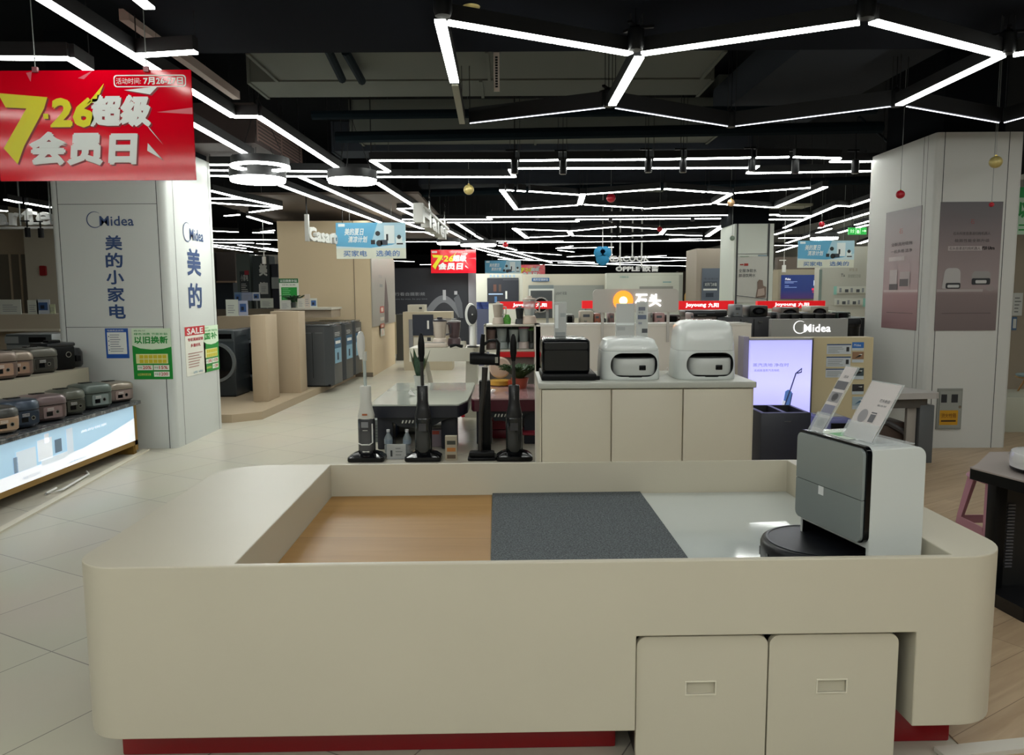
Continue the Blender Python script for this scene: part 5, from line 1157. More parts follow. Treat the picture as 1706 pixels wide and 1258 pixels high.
# sheets
f_ = face(LY); 
def sheet(label, px0, px1, pyt, pyb, head, group, im=True, hc='#28456e'):
    p = D(px0, pyb, LY); q = D(px1, pyt, LY)
    def dr(b, fr, w_, h_):
        b.rect(fr, 0, w_, h_*.88, h_, .001, mat(hc, .5)); lines(b, fr, w_*.05, w_*.7, h_*.1, h_*.75, 4, M_GREY, .002)
        if im: b.rect(fr, w_*.8, w_*.92, h_*.25, h_*.7, .002, M_DARK)
    notice('printed_sheet', label, f_, p.x, q.x, p.z, q.z, mat('#b6bcc0', .5), dr, 'notice')
for a in ((1377, 1418, 573, 590, 'top'), (1376, 1417, 594, 611, 'middle'), (1375, 1416, 614, 629, 'bottom')): sheet('white printed sheet with a dark heading on the cream partition, %s of the left column' % a[4], *a[:4], '', '')
for i, (yt, yb, c, lab) in enumerate(((570, 584, '#2c64a8', 'small blue-topped sheet at the head of the right column on the cream partition'), (586, 604, '#8a6a50', 'small brown photo of a tool, second in the right column on the cream partition'), (613, 632, '#39474c', 'small dark photo, third in the right column on the cream partition'), (640, 657, '#2a2a2e', 'small black and white photo, fourth in the right column on the cream partition'), (661, 682, '#8fa0a8', 'small pale photo, lowest in the right column on the cream partition'))):
    p = D(1419, yb, LY); q = D(1439, yt, LY)
    def dr(b, fr, w_, h_, c=c, i=i):
        b.rect(fr, 0, w_, h_*.3, h_, .001, mat(c, .4))
        if i > 0: b.flat([(w_*.2, h_*.4), (w_*.7, h_*.55), (w_*.9, h_*.9), (w_*.6, h_*.7)], fr, .002, mat('#16181a' if i < 4 else '#3f6078', .4)); b.flat([(w_*.5, h_*.75), (w_*.8, h_*.7), (w_*.85, h_*.8)], fr, .003, M_PAPER)
        else: b.text('Midea', fr, w_*.15, h_*.5, w_*.6, h_*.3, M_PAPER, .002)
    notice('printed_photo', lab, f_, p.x, q.x, p.z, q.z, mat('#aeb8bc', .5), dr, 'photo')
BY = 5.3
p = D(1285, 562, BY); q = D(1413, 531, BY)
t = wthing('brand_board', 'grey board with a white circle logo and the lit word Midea', 'sign', ((p.x + q.x)/2, BY, 0)); b = MB(); b.box(p.x, q.x, BY, BY + .06, .0, q.z, mat('#8a8985', .5)); t.part('board', b)
b = MB(); a = D(1321, 556, BY); c = D(1384, 534, BY); logo(b, face(BY), a.x, a.z, c.x - a.x, c.z - a.z, mat('#ffffff', .4, emit=1.3), .006); t.part('lit_letters', b)
# dark sorting bin in front of the poster, small lilac-edged box
BZ = 4.62; p = D(1268, 690, BZ); q = D(1352, 684, BZ)
t = wthing('double_bin', 'dark blue-black square bin with two openings, in front of the lilac poster', 'bin', ((p.x + q.x)/2, BZ, 0)); zt_ = D(1310, 688, BZ).z
a = MB(); a.box(p.x, q.x, BZ, BZ + .36, .02, zt_, mat('#22242f', .4), .006); c1 = MB(); xm = (p.x + q.x)/2; c1.box(p.x + .025, xm - .012, BZ + .03, BZ + .32, zt_ - .12, zt_ + .1, mat('#14151a', .6)); c2 = MB(); c2.box(xm + .012, q.x - .025, BZ + .03, BZ + .32, zt_ - .12, zt_ + .1, mat('#14151a', .6))
t.part('bin_body', boolean(a, [c1, c2])); b = MB(); b.rect(face(BZ), xm - .01, xm + .03, zt_ - .055, zt_ - .05, .003, M_STEEL); t.part('badge', b); b = MB(); b.box(p.x + .01, q.x - .01, BZ + .01, BZ + .35, 0, .02, M_BLK); t.part('foot', b)
p = D(1365, 722, 4.7); q = D(1420, 697, 4.7); b = MB(); b.box(p.x, q.x, 4.7, 4.95, p.z - .03, q.z, mat('#5a5d8c', .4), .015); b.box(p.x + .07, q.x - .005, 4.69, 4.7, p.z - .02, q.z - .03, M_BLK); b.box(p.x + .03, q.x - .03, 4.76, 4.9, q.z, q.z + .004, mat('#9a9a90', .3)); b.box(p.x + .01, q.x - .01, 4.72, 4.94, 0, p.z - .03, M_DARK)
one('small_appliance', 'low dark box with a lilac side between the bin and the cream partition', 'appliance', b)

# ================================================================== RIGHT PILLAR
m_pr = mat('#c2c2bd', .5, spec=.35)
QX0, QX1, QY0, QY1 = 3.40, 4.10, 6.3, 7.45
t = wthing('clad_pillar', 'grey clad pillar with two dim product posters, on the right', 'pillar', (3.75, 6.9, 0))
b = MB(); b.prism(rpoly([(QX0, QY0), (QX1, QY0), (QX1, QY1), (QX0, QY1)], .03, 3), FX, 0, PZ, m_pr); b.box(QX0 + .1, QX1 - .1, QY0 + .1, QY1 - .1, PZ, ZC, m_ceil); t.part('cladding', b)
f_ = face(QY0); fl = Fr((QX0, 0, 0), (0, -1, 0), (0, 0, 1)); b = MB()
for px in (1571, 1678): x = D(px, 300, QY0).x; b.rect(f_, x - .003, x + .003, 0, PZ, .001, m_seam)
b.rect(fl, -(QY0 + .13), -(QY0 + .125), 0, PZ, .001, m_seam); b.rect(fl, -(QY0 + .19), -(QY0 + .185), 0, PZ, .001, m_seam); t.part('panel_seam', b)
m_po = ramp_mat('poster_dim', [(0, '#6f6362'), (.28, '#7d6f6e'), (.33, '#948686'), (.6, '#857878'), (1, '#4d484c')], .35, 0, 'Z', 0, 1.05)
p = D(1555, 551, QY0); q = D(1671, 336, QY0); p.x = max(p.x, D(1566, 400, QY0).x - .01); W = q.x - p.x; Hh = q.z - p.z
t = wthing('poster', 'dim brown-grey poster with two robot docks on the front of the right pillar', 'poster', ((p.x + q.x)/2, QY0, p.z)); 
b = MB(); b.prism([(p.x, p.z), (q.x, p.z), (q.x, q.z), (p.x, q.z)], f_, .002, .006, m_po); t.part('sheet', b)
f2 = Fr((p.x, QY0 - .006, p.z)); b = MB(); mi = mat('#3b3436', .6)
b.text('石', f2, W*.49, Hh*.83, W*.06, Hh*.035, mat('#8a3530', .5), .002); b.text('石头科技自清洁扫拖机器人', f2, W*.22, Hh*.745, W*.6, Hh*.025, mi, .002); b.text('极致性能全新升级', f2, W*.25, Hh*.69, W*.56, Hh*.025, mi, .002)
b.rect(f2, W*.15, W*.70, Hh*.625, Hh*.66, .0015, mat('#a79c9a', .5)); b.text('石头自清洁扫拖机器人', f2, W*.17, Hh*.63, W*.5, Hh*.025, mi, .003); b.text('P20 Ultra', f2, W*.7, Hh*.632, W*.2, Hh*.025, M_BLK, .003, .02)
b.rect(f2, 0, W*.75, Hh*.305, Hh*.325, .002, mat('#a39a98', .5)); b.flat(circ(W*.87, Hh*.33, W*.07, 16, Hh*.02), f2, .0015, mat('#8f8684', .5))
b.flat(rpoly([(W*.08, Hh*.33), (W*.38, Hh*.33), (W*.37, Hh*.49), (W*.12, Hh*.49)], [.01, .01, .04, .04]), f2, .003, mat('#a9a6a4', .5)); b.flat(rrect(W*.14, W*.38, Hh*.33, Hh*.375, .012), f2, .0035, M_DARK); b.flat(rrect(W*.17, W*.36, Hh*.338, Hh*.36, .008), f2, .004, mat('#b5b5b3', .5))
b.flat(rrect(W*.56, W*.86, Hh*.36, Hh*.465, .03), f2, .003, mat('#8f8b89', .5)); b.flat(rrect(W*.56, W*.86, Hh*.36, Hh*.41, .012), f2, .0035, M_DARK); b.flat(rrect(W*.62, W*.8, Hh*.37, Hh*.395, .008), f2, .004, mat('#b5b5b3', .5)); b.rect(f2, W*.1, W*.9, Hh*.135, Hh*.138, .002, mi)
t.part('print', b)
# left side poster: on plane x = QX0
def wl2(px, py): y, z = wy(px, py, QX0); return -y, z
m_po2 = ramp_mat('poster_dim_side', [(0, '#8a6a6c'), (.28, '#967477'), (.33, '#a98f90'), (.6, '#937f80'), (1, '#5f5557')], .35, 0, 'Z', 0, 1.05)
a0, _ = wl2(1473, 450); a1, z1 = wl2(1537, 342); _, z0 = wl2(1530, 551); W = a1 - a0; Hh = z1 - z0
t = wthing('poster', 'pinkish poster with two small appliances on the left side of the right pillar', 'poster', (QX0, -(a0 + a1)/2, z0)); b = MB(); b.prism([(a0, z0), (a1, z0), (a1, z1), (a0, z1)], fl, .0005, .004, m_po2); t.part('sheet', b)
f2 = Fr(fl.p(a0, z0, .004), fl.u, fl.v); b = MB()
b.text('石', f2, W*.42, Hh*.8, W*.1, Hh*.04, mat('#8a3530', .5), .002); b.text('全新洗地吸拖', f2, W*.2, Hh*.70, W*.6, Hh*.03, mi, .002); b.text('一机多用 洁净', f2, W*.2, Hh*.64, W*.6, Hh*.03, mi, .002); b.rect(f2, W*.15, W*.6, Hh*.575, Hh*.61, .002, mat('#b8abab', .5))
b.rect(f2, W*.03, W, Hh*.31, Hh*.33, .002, mat('#bfadad', .5))
for a, c, d_, e, cc in ((.2, .42, .34, .5, '#b3a8a8'), (.2, .44, .33, .38, '#4d4548'), (.5, .78, .36, .48, '#a89b9b'), (.5, .74, .36, .42, '#4d4548')): b.rect(f2, W*a, W*c, Hh*d_, Hh*e, .003 + .001*(cc == '#4d4548'), mat(cc, .5))
b.rect(f2, W*.15, W*.9, Hh*.135, Hh*.138, .002, mi); t.part('print', b)
# hydrant panel set in the pillar
p = D(1558, 715, QY0); q = D(1603, 647, QY0); t = wthing('wall_box', 'grey metal box with two small windows and a yellow label, low on the right pillar', 'utility box', ((p.x + q.x)/2, QY0, p.z)); W = q.x - p.x; Hh = q.z - p.z; f2 = Fr((p.x, QY0, p.z))
b = MB(); b.prism([(0, 0), (W, 0), (W, Hh), (0, Hh)], f2, .0, .012, mat('#83857f', .45)); t.part('box_body', b); b = MB(); b.prism([(W*.08, Hh*.04), (W*.95, Hh*.04), (W*.95, Hh*.93), (W*.08, Hh*.93)], f2, .012, .016, mat('#8d8f89', .45)); t.part('door', b)
for u0, u1 in ((.13, .36), (.54, .80)): b = MB(); b.rect(f2, W*u0, W*u1, Hh*.66, Hh*.86, .018, M_DARK); t.part('window', b)
b = MB(); b.rect(f2, W*.1, W*.84, Hh*.11, Hh*.47, .018, mat('#b8881c', .5)); b.text('消火栓箱', f2, W*.16, Hh*.28, W*.6, Hh*.12, mat('#6a3c10', .5), .02); b.rect(f2, W*.16, W*.76, Hh*.19, Hh*.23, .02, mat('#3a2410', .5)); t.part('warning_label', b, label='yellow label')
b = MB(); b.flat(circ(W*.9, Hh*.55, .012, 12), f2, .018, M_CHR); t.part('lock', b)
# things right of the pillar: pale wall, green poster, notices, side table, white plinth
b = MB(); b.box(4.9, 7.6, 9.6, 9.75, 0, 2.3, mat('#a99e8c', .6)); b.box(4.9, 7.6, 9.4, 9.75, 2.3, 2.62, mat('#b9b7ad', .6)); one('partition_wall', 'beige partition wall seen as a narrow strip right of the right pillar', 'wall', b)
def d_gr(b, fr, w_, h_): b.rect(fr, 0, w_, h_*.78, h_, .002, mat('#179a4a', .5)); b.text('以旧', fr, w_*.02, h_*.35, w_*.5, h_*.35, mat('#12903a', .5), .003, .04); lines(b, fr, .02, w_*.6, h_*.05, h_*.25, 2, M_GREEN, .003)
p = D(1692, 391, 8.6); q = D(1720, 312, 8.6); notice('green_poster', 'green and white poster cut off by the right edge of the picture', face(8.6), p.x, q.x + .3, p.z, q.z, mat('#b8d8bc', .5), d_gr, 'poster', .01)
b = MB()
for xx in (p.x + .05, q.x + .2): b.tube([(xx, 8.595, q.z), (xx, 8.595, ZC)], .003, M_GREY, 5)
one('hanging_wire', 'pair of thin wires holding the green poster at the right edge', 'wire', b)
p = D(1684, 526, 9.6); q = D(1702, 488, 9.6); notice('notice_sheet', 'white notice sheet on the beige wall at the right edge, the upper of two', face(9.59), p.x, q.x, p.z, q.z, M_PAPER, lambda b, fr, w_, h_: lines(b, fr, w_*.15, w_*.85, h_*.1, h_*.85, 5, M_GREY, .002), 'notice', .02)
p = D(1683, 550, 9.6); q = D(1692, 528, 9.6); notice('notice_sheet', 'small blue-edged notice on the beige wall at the right edge, the lower of two', face(9.59), p.x, q.x, p.z, q.z, mat('#5a7aa0', .5), lambda b, fr, w_, h_: b.rect(fr, w_*.15, w_*.85, h_*.15, h_*.85, .002, M_PAPER), 'notice', .02)
b = MB(); p = D(1674, 668, 6.9); q = D(1674, 762, 6.9); b.box(p.x + .0, p.x + 1.5, 7.0, 7.6, .0, D(1690, 662, 7.0).z, mat('#b4b5a4', .5), .005); one('white_plinth', 'white display plinth behind the black table at the right edge', 'plinth', b)
p = D(1700, 625, 7.3); t = T('side_table', 'small pale blue round table on thin wooden legs at the right edge', 'table', (p.x + .22, 7.3, D(1690, 662, 7.0).z + .0005)); zt_ = p.z - t.loc.z
b = MB(); b.lathe([(.22, zt_ - .015), (.225, zt_), (.001, zt_)], mat('#7f9aa0', .4), (0, 0, 0), 32); b.lathe([(.225, zt_ - .03), (.23, zt_ - .016), (.001, zt_ - .016)], mat('#b08a5a', .5), (0, 0, 0), 32); t.part('tabletop', b)
for k in range(4):
    a = math.pi/4 + k*math.pi/2; b = MB(); b.tube([(.13*math.cos(a), .13*math.sin(a), zt_ - .02), (.2*math.cos(a), .2*math.sin(a), 0)], [.012, .008], mat('#b08a5a', .5), 8); t.part('leg', b)
# grey round-ended table beside the pillar
TY = 5.75; zt_ = D(1530, 653, TY).z; p = D(1452, 650, TY); q = D(1566, 650, TY)
t = wthing('grey_table', 'grey table with rounded ends beside the right pillar', 'table', ((p.x + q.x)/2, TY, 0))
b = MB(); b.prism(rpoly([(p.x - .1, TY - .12), (q.x, TY - .05), (q.x - .16, TY + .42), (p.x - .1, TY + .5)], .05, 5), FX, zt_ - .045, zt_, mat('#a8a4a0', .4)); t.part('tabletop', b)
b = MB(); b.prism(rpoly([(p.x - .02, TY - .05), (q.x - .07, TY), (q.x - .18, TY + .36), (p.x - .02, TY + .4)], .03, 4), FX, zt_ - .12, zt_ - .045, mat('#56534f', .5)); t.part('apron', b)
lx = D(1533, 700, TY).x; b = MB(); b.box(lx - .01, lx + .10, TY - .01, TY + .11, 0, zt_ - .1, mat('#55585a', .4), .006); b.box(lx - .09, lx - .02, TY + .02, TY + .06, .0, zt_ - .1, mat('#9a948d', .4), .004); t.part('leg', b, label='dark grey and silver leg')
b = MB(); b.box(lx - .6, lx - .53, TY + .02, TY + .1, 0, zt_ - .1, mat('#55585a', .4), .006); t.part('leg', b)
b = MB(); p = D(1500, 712, TY - .1); q = D(1531, 735, TY - .1); b.tube([(p.x - .12, TY + .1, p.z + .0), (p.x, TY + .1, p.z), (q.x - .03, TY + .08, q.z + .04), (q.x, TY + .06, q.z)], .022, mat('#3c393a', .4), 8); t.part('crossbar', b)
b = MB(); p = D(1440, 715, 5.9); b.box(p.x, p.x + .3, 5.85, 6.1, 0, p.z + .06, mat('#4a3b33', .6), .01); one('brown_box', 'dark brown box under the grey table beside the pillar', 'box', b)

# ================================================================== RIGHT FOREGROUND: black table, robot, pink stool
ztb = .575
def tp(x, y): return G(x, y, ztb)
A = tp(1615, 778); B_ = tp(1712, 803); t = wthing('black_table', 'black-framed table with a pale top at the right edge', 'table', (A.x + .35, A.y, 0))
poly = [(A.x, A.y), (B_.x, B_.y), (B_.x + .4, B_.y - .1), (B_.x + .5, A.y + .3), (B_.x + .2, A.y + .3), (B_.x, A.y + .06), (A.x + .03, A.y + .02)]
b = MB(); b.prism(rpoly(poly, .012, 3), FX, ztb - .006, ztb, mat('#9c928d', .3)); t.part('tabletop', b)
b = MB(); b.prism(rpoly([(x + .002, y + .002) for x, y in poly], .012, 3), FX, ztb - .05, ztb - .006, M_BLK); t.part('frame', b)
q = G(1655, 1012, 0); lx, ly = q.x + .02, q.y + .06; b = MB(); b.box(lx, lx + .05, ly, ly + .06, .05, ztb - .048, M_BLK, .004); b.box(lx + .05, lx + .45, ly + .03, ly + .08, .05, ztb - .048, mat('#0c0c0d', .5)); t.part('leg', b)
b = MB()
for k in range(20): b.box(lx + .07, lx + .10, ly + .022, ly + .03, .14 + k*.014, .146 + k*.014, mat('#55555a', .4))
t.part('rack_tooth', b, label='row of small metal teeth')
q2 = G(1706, 1040, 0); b = MB(); b.prism(rpoly([(q.x, q.y), (q2.x, q2.y), (q2.x + .3, q2.y), (q2.x + .4, q.y + .15), (q2.x + .1, q.y + .2), (q.x + .02, q.y + .16)], .015, 4), FX, 0, .06, mat('#0b0b0e', .35)); t.part('foot', b)
rbx = tp(1712, 793); t = T('robot_vacuum', 'white robot vacuum on the pale table top at the right edge', 'robot vacuum', (rbx.x + .135, rbx.y + .05, ztb + .0005))
b = MB(); b.lathe([(.13, .012), (.15, .02), (.152, .06), (.145, .078), (.10, .085), (.001, .086)], mat('#c9c9c9', .2, coat=.5), (0, 0, 0), 48); t.part('robot_body', b)
b = MB(); b.lathe([(.12, 0), (.147, .008), (.15, .022), (.14, .024)], M_BLK, (0, 0, 0), 48); t.part('base_skirt', b)
b = MB(); R = .1525; an = [math.radians(x) for x in range(205, 262, 6)]; b.loft([[Vector((R*math.cos(a), R*math.sin(a), .03)) for a in an] + [Vector((.14*math.cos(a), .14*math.sin(a), .03)) for a in an[::-1]], [Vector((R*math.cos(a), R*math.sin(a), .062)) for a in an] + [Vector((.14*math.cos(a), .14*math.sin(a), .062)) for a in an[::-1]]], M_BLK); t.part('bumper_slot', b)
b = MB(); b.lathe([(.04, .085), (.042, .1), (.03, .106), (.001, .107)], mat('#8d8fa6', .2, coat=.5), (0, .03, 0), 24); t.part('sensor_turret', b)
# pink stool: four splayed legs and a seat
SYY = 3.5; zt_ = .42; sx = D(1640, 830, SYY).x + .13
t = T('plastic_stool', 'pink plastic stool half hidden behind the black table', 'stool', (sx, SYY + .1, 0)); m_pk = mat('#b58290', .35)
b = MB(); b.loft([sel(.115, .115, zt_ - .02, 4), sel(.12, .12, zt_ - .012, 4), sel(.115, .115, zt_, 4), sel(.05, .05, zt_ + .001, 4)], m_pk); t.part('seat', b)
for s1 in (-1, 1):
    for s2 in (-1, 1):
        b = MB(); top = Vector((s1*.095, s2*.095, zt_ - .015)); bot = Vector((s1*.14, s2*.14, 0)); mm = (top + bot)/2 + Vector((s1*.004, s2*.004, 0))
        def lr(c, w_): return [c + Vector((-s1*w_, 0, 0)), c + Vector((-s1*w_*.5, 0, 0)), c + Vector((0, 0, 0)), c + Vector((0, -s2*w_*.5, 0)), c + Vector((0, -s2*w_, 0)), c + Vector((-s1*.006, -s2*w_, 0)), c + Vector((-s1*.006, -s2*.006, 0)), c + Vector((-s1*w_, -s2*.006, 0))]
        b.loft([lr(top, .05), lr(mm, .035), lr(bot, .04)], m_pk); t.part('leg', b)
for s1, s2, vert in ((-1, 0, 1), (1, 0, 1), (0, -1, 0), (0, 1, 0)):
    b = MB(); z_ = zt_ * .42; k = .095 + .045*(1 - .42)
    if vert: b.box(s1*k - .004, s1*k + .004, -k + .03, k - .03, z_ - .02, z_ + .02, m_pk)
    else: b.box(-k + .03, k - .03, s2*k - .004, s2*k + .004, z_ - .02, z_ + .02, m_pk)
    t.part('rung', b)
b = MB(); b.beam(G(1566, 1256, .01), G(1760, 1236, .01), .05, .014, mat('#c2bdb2', .4)); one('floor_trunking', 'pale cable cover strip on the wooden floor at the bottom right', 'cable cover', b)
# ================================================================== FLOOR WASHERS BEHIND THE COUNTER
VY = 5.98
PXM = VY / F                     # metres per pixel at that distance
def washer_stick(label, px, white, htop, group=None):
    p = D(px, 766, VY); t = T('floor_washer', label, 'floor washer', (p.x, VY, 0), 0, group)
    mu = mat('#c4c4bc', .35) if white else mat('#1b1c1f', .3); mt = mat('#3a3b3e', .12, coat=.5) if white else mat('#14181a', .12, coat=.5); mp = mat('#aeb8b4', .4) if white else mat('#2a2826', .4)
    b = MB(); b.loft([[Vector((x * k, y * k + dy, z)) for x, y in rrect(-.145, .145, -.09, .09, .03, 3)] for z, k, dy in ((0, .96, 0), (.012, 1, 0), (.035, .98, 0), (.058, .72, .02), (.075, .3, .04))], M_BLKG); t.part('brush_head', b)
    b = MB(); b.loft([sel(.05, .045, .06, 3), sel(.062, .055, .10, 3.5), sel(.062, .058, .33, 3.5), sel(.058, .055, .34, 3.5)], mt); b.box(-.066, -.056, -.01, .02, .06, .33, M_BLK, .004); b.box(.056, .066, -.01, .02, .06, .33, M_BLK, .004); t.part('water_tank', b)
    f_ = face(-.059); b = MB(); 
    if white:
        b.rect(f_, -.03, .025, .27, .315, .002, mat('#77787c', .4)); b.rect(f_, -.02, .02, .245, .25, .002, M_CHR); b.tube([(.055, -.052, .30), (.055, -.056, .15), (.03, -.06, .135), (-.03, -.06, .135), (-.055, -.056, .145)], .005, M_WHT, 8); b.box(-.03, .03, -.05, .0, .07, .125, M_WHT, .008)
    else: b.rect(f_, -.03, .03, .24, .30, .002, mat('#3c3c40', .3))
    t.part('tank_detail', b)
    b = MB(); b.loft([sel(.062, .056, .335, 3), sel(.064, .058, .36, 3), sel(.05, .048, .42, 2.6), sel(.043, .042, .47, 2.4), sel(.043, .042, .585, 2.4), sel(.038, .038, .592, 2.4)], mu); t.part('motor_body', b)
    b = MB(); 
    if white: b.rect(face(-.058), -.02, .02, .365, .38, .004, mat('#a8603c', .4))
    else: b.text('roborock', Fr((0, -.043, 0), (0, 0, 1), (-1, 0, 0)), .48, -.006, .07, .012, mat('#8d8d8f', .4), .003)
    t.part('badge', b)
    b = MB(); b.tube([(0, 0, .59), (-.004, 0, .84)], .013, mp, 12); t.part('pole', b)
    x = -.01; b = MB(); zz = htop
    if white:
        b.loft([[Vector((x - .016 + s_*.0 + a*math.cos(q), c*math.sin(q), z)) for q in [2*math.pi*k/20 for k in range(20)]] for z, a, c in ((.80, .012, .012), (.84, .024, .018), (.90, .032, .022), (.97, .03, .022), (zz - .01, .018, .016), (zz, .004, .004)) for s_ in (0,)], mat('#cfcfca', .3))
        b.tube([(.0, 0, .79), (0, 0, .86)], .018, mu, 10)
    else: b.loft([[Vector((x*.3 + a*math.cos(q), c*math.sin(q), z)) for q in [2*math.pi*k/20 for k in range(20)]] for z, a, c in ((.78, .015, .014), (.84, .026, .02), (.92, .026, .02), (zz - .02, .018, .016), (zz, .008, .008))], M_BLK)
    t.part('handle', b)
    return t
GV = 'cordless floor washers behind the counter'
washer_stick('white cordless floor washer with a dark tank and oval white handle', 612, True, 1.02, GV)
washer_stick('black cordless floor washer in front of the white-topped table and its snake plant', 706, False, 1.0, GV)
washer_stick('black cordless floor washer in front of the red table, beside the fern', 857, False, .99, GV)
# black stick vacuum on its stand
p = D(803, 768, VY); t = T('stick_vacuum', 'black stick vacuum with a loop handle, hanging on a stand between the two black washers', 'stick vacuum', (p.x, VY, 0))
def vp(px, py, dy=0.0): q = D(px, py, VY + dy); return Vector((q.x - p.x, dy, q.z))
b = MB(); b.tube([vp(808, 612), vp(806, 650), vp(801, 690), vp(800, 755)], [.024, .02, .018, .018], mat('#26221f', .4), 12); t.part('tube', b)
b = MB(); b.tube([vp(783, 597), vp(789, 597), vp(822, 599), vp(829, 600)], [.045, .05, .045, .04], M_BLK, 16); t.part('motor_body', b, label='black motor cylinder')
b = MB(); b.tube([vp(803, 588), vp(804, 566), vp(805, 557)], [.022, .018, .016], M_BLK, 10); t.part('cyclone', b)
b = MB(); b.tube([vp(806, 574), vp(815, 568), vp(828, 567), vp(831, 572), vp(830, 585), vp(829, 609)], [.013, .012, .013, .013, .015, .018], M_BLK, 10); t.part('handle', b)
b = MB(); b.box(vp(825, 600).x, vp(830, 600).x, -.05, -.03, vp(825, 604).z, vp(825, 594).z, M_CHR); t.part('trim', b)
b = MB(); b.box(-.02, .07, .06, .13, 0, .62, M_BLK, .01); b.box(-.11, .11, -.06, .14, 0, .025, M_BLK, .008); b.box(-.01, .04, .02, .07, .55, .62, M_BLK); t.part('stand', b)
b = MB(); b.box(-.1, .1, -.05, .04, .026, .07, M_BLK, .015); t.part('floor_head', b)

# low game-style tables behind them
def gtable(label, px0, px1, pyf, pyb, Yf, topc, apc, skew=0.0):
    z = D(700, pyf, Yf).z; Yb = G(700, pyb, z).y; x0 = D(px0, pyf, Yf).x; x1 = D(px1, pyf, Yf).x
    t = wthing('low_table', label, 'table', ((x0 + x1)/2, Yf, 0)); b = MB()
    P = [(x0, Yf), (x1, Yf), (x1 + .06 + skew, Yf + .25), (x1 + .06 + skew, Yb), (x0 - .02, Yb), (x0 - .02, Yf + .1)]
    b.prism(rpoly(P, .02, 3), FX, z - .012, z, mat(topc, .12, coat=.4)); t.part('tabletop', b)
    b = MB(); b.prism(rpoly([(x, y + .004) for x, y in P], .02, 3), FX, z - .11, z - .012, mat(apc, .3)); t.part('apron', b)
    xm = (x0 + x1)/2; b = MB(); fr = Fr((0, Yf + .06, 0)); b.prism([(x0 + .05, z - .11), (x1 - .05, z - .11), (x1 - .15, z - .15), (xm + .12, z - .20), (xm - .12, z - .20), (x0 + .15, z - .15)], fr, -.3, 0, mat('#131a20', .4)); 
    for k in range(9): b.flat([(xm - .12 + k*.028, z - .165), (xm - .108 + k*.028, z - .165), (xm - .1 + k*.028, z - .14), (xm - .112 + k*.028, z - .14)], fr, .003, M_CHR)
    t.part('underbody', b)
    for x in (x0 + .02, x1 - .16):
        b = MB(); b.box(x, x + .13, Yf + .15, Yf + .32, 0, z - .1, mat('#1c1f2b', .4), .008); t.part('leg', b)
    return t, z, x0, x1, Yb
t1, z1t, tx0, tx1, tb1 = gtable('low table with a glossy white top and black apron, behind the white floor washer', 618, 764, 674, 638, 6.25, '#b9beb4', '#22242e')
t2, z2t, ux0, ux1, tb2 = gtable('low table with a glossy pinkish top and dark red apron, left of the low cabinet', 788, 905, 665, 641, 6.45, '#b08e90', '#4c1624')
plantpot('potted_plant', 'snake plant in a white pot on the white-topped low table', 699, G(699, 648, z1t).y and 648, G(699, 648, z1t).y, .13, .055, '#b9bab4', '#20402a', 18, .29, 'snake')
fy = G(865, 647, z2t).y
plantpot('potted_plant', 'bushy fern in a terracotta pot on the red low table', 866, 647, fy, .10, .085, '#a04a36', '#2a4a22', 120, .25, 'fern')
fy2 = G(835, 642, z2t).y; p = D(833, 642, fy2); t = T('mushroom_lamp', 'round cream disc lamp on a yellow base, left of the fern', 'lamp', p)
b = MB(); b.lathe([(.09, 0), (.11, .01), (.11, .05), (.001, .055)], mat('#c79a3a', .35), (0, 0, 0), 28); t.part('base', b)
b = MB(); b.lathe([(.001, -.015), (.09, -.013), (.105, 0), (.09, .013), (.001, .015)], mat('#c9b3a0', .4), (-.0, .03, .17), 32, 'Y'); t.part('disc', b); b = MB(); b.box(.08, .13, -.1, -.05, .0, .06, mat('#b8441c', .4), .004); t.part('label_block', b)
p = G(812, 655, z2t); t = T('water_glass', 'shallow clear glass bowl near the front of the red low table', 'glass', p); b = MB(); b.lathe([(.05, 0), (.075, .02), (.08, .03), (.075, .03), (.05, .005), (.001, .003)], M_ACR, (0, 0, 0), 28); t.part('bowl', b)
p = G(692, 660, z1t); t = T('small_figure', 'small white wire ornament beside the snake plant on the white table', 'ornament', p); b = MB(); 
for k in range(5): a = -.6 + k*.3; b.tube([(0, 0, .006), (-.06*math.cos(a), -.04*math.sin(a), .05 - .008*k)], .004, M_WHT, 6)
t.part('wire_body', b)
# things under and in front of the tables
def bottle(px, py, label, Yb_, capc='#d5d8da'):
    p = D(px, py, Yb_); t = T('water_bottle', label, 'bottle', (p.x, Yb_, 0), 0, 'clear water bottles under the white-topped table')
    mcl = mat('#aab4b8', .08, alpha=.55); b = MB(); b.lathe([(.03, 0), (.033, .01), (.033, .08), (.029, .09), (.033, .10), (.033, .145), (.013, .185), (.012, .195)], mcl, (0, 0, 0), 20); t.part('bottle_body', b)
    b = MB(); b.lathe([(.0345, .10), (.0345, .135)], mat('#8a9aa8', .4), (0, 0, 0), 20); t.part('label_band', b); b = MB(); b.lathe([(.014, .193), (.014, .215), (.001, .216)], mat(capc, .4), (0, 0, 0), 14); t.part('cap', b)
bottle(648, 770, 'clear plastic water bottle with a white cap, left of the two under the white table', 6.15); bottle(679, 770, 'clear plastic water bottle with a white cap, right of the two under the white table', 6.15)
b = MB(); p = D(644, 767, 6.0); q = D(675, 741, 6.0); b.box(p.x, q.x, 6.02, 6.03, 0.0, q.z, mat('#aeb0ae', .4)); lines(b, face(6.02), p.x + .07, q.x - .02, .02, q.z - .02, 3, M_GREY, .003); b.rect(face(6.02), p.x + .03, p.x + .045, .02, .07, .004, M_DARK); b.box(p.x, q.x, 6.0, 6.1, 0, .003, M_ACR)
one('price_card', 'white card standing on the floor before the two water bottles', 'card', b)
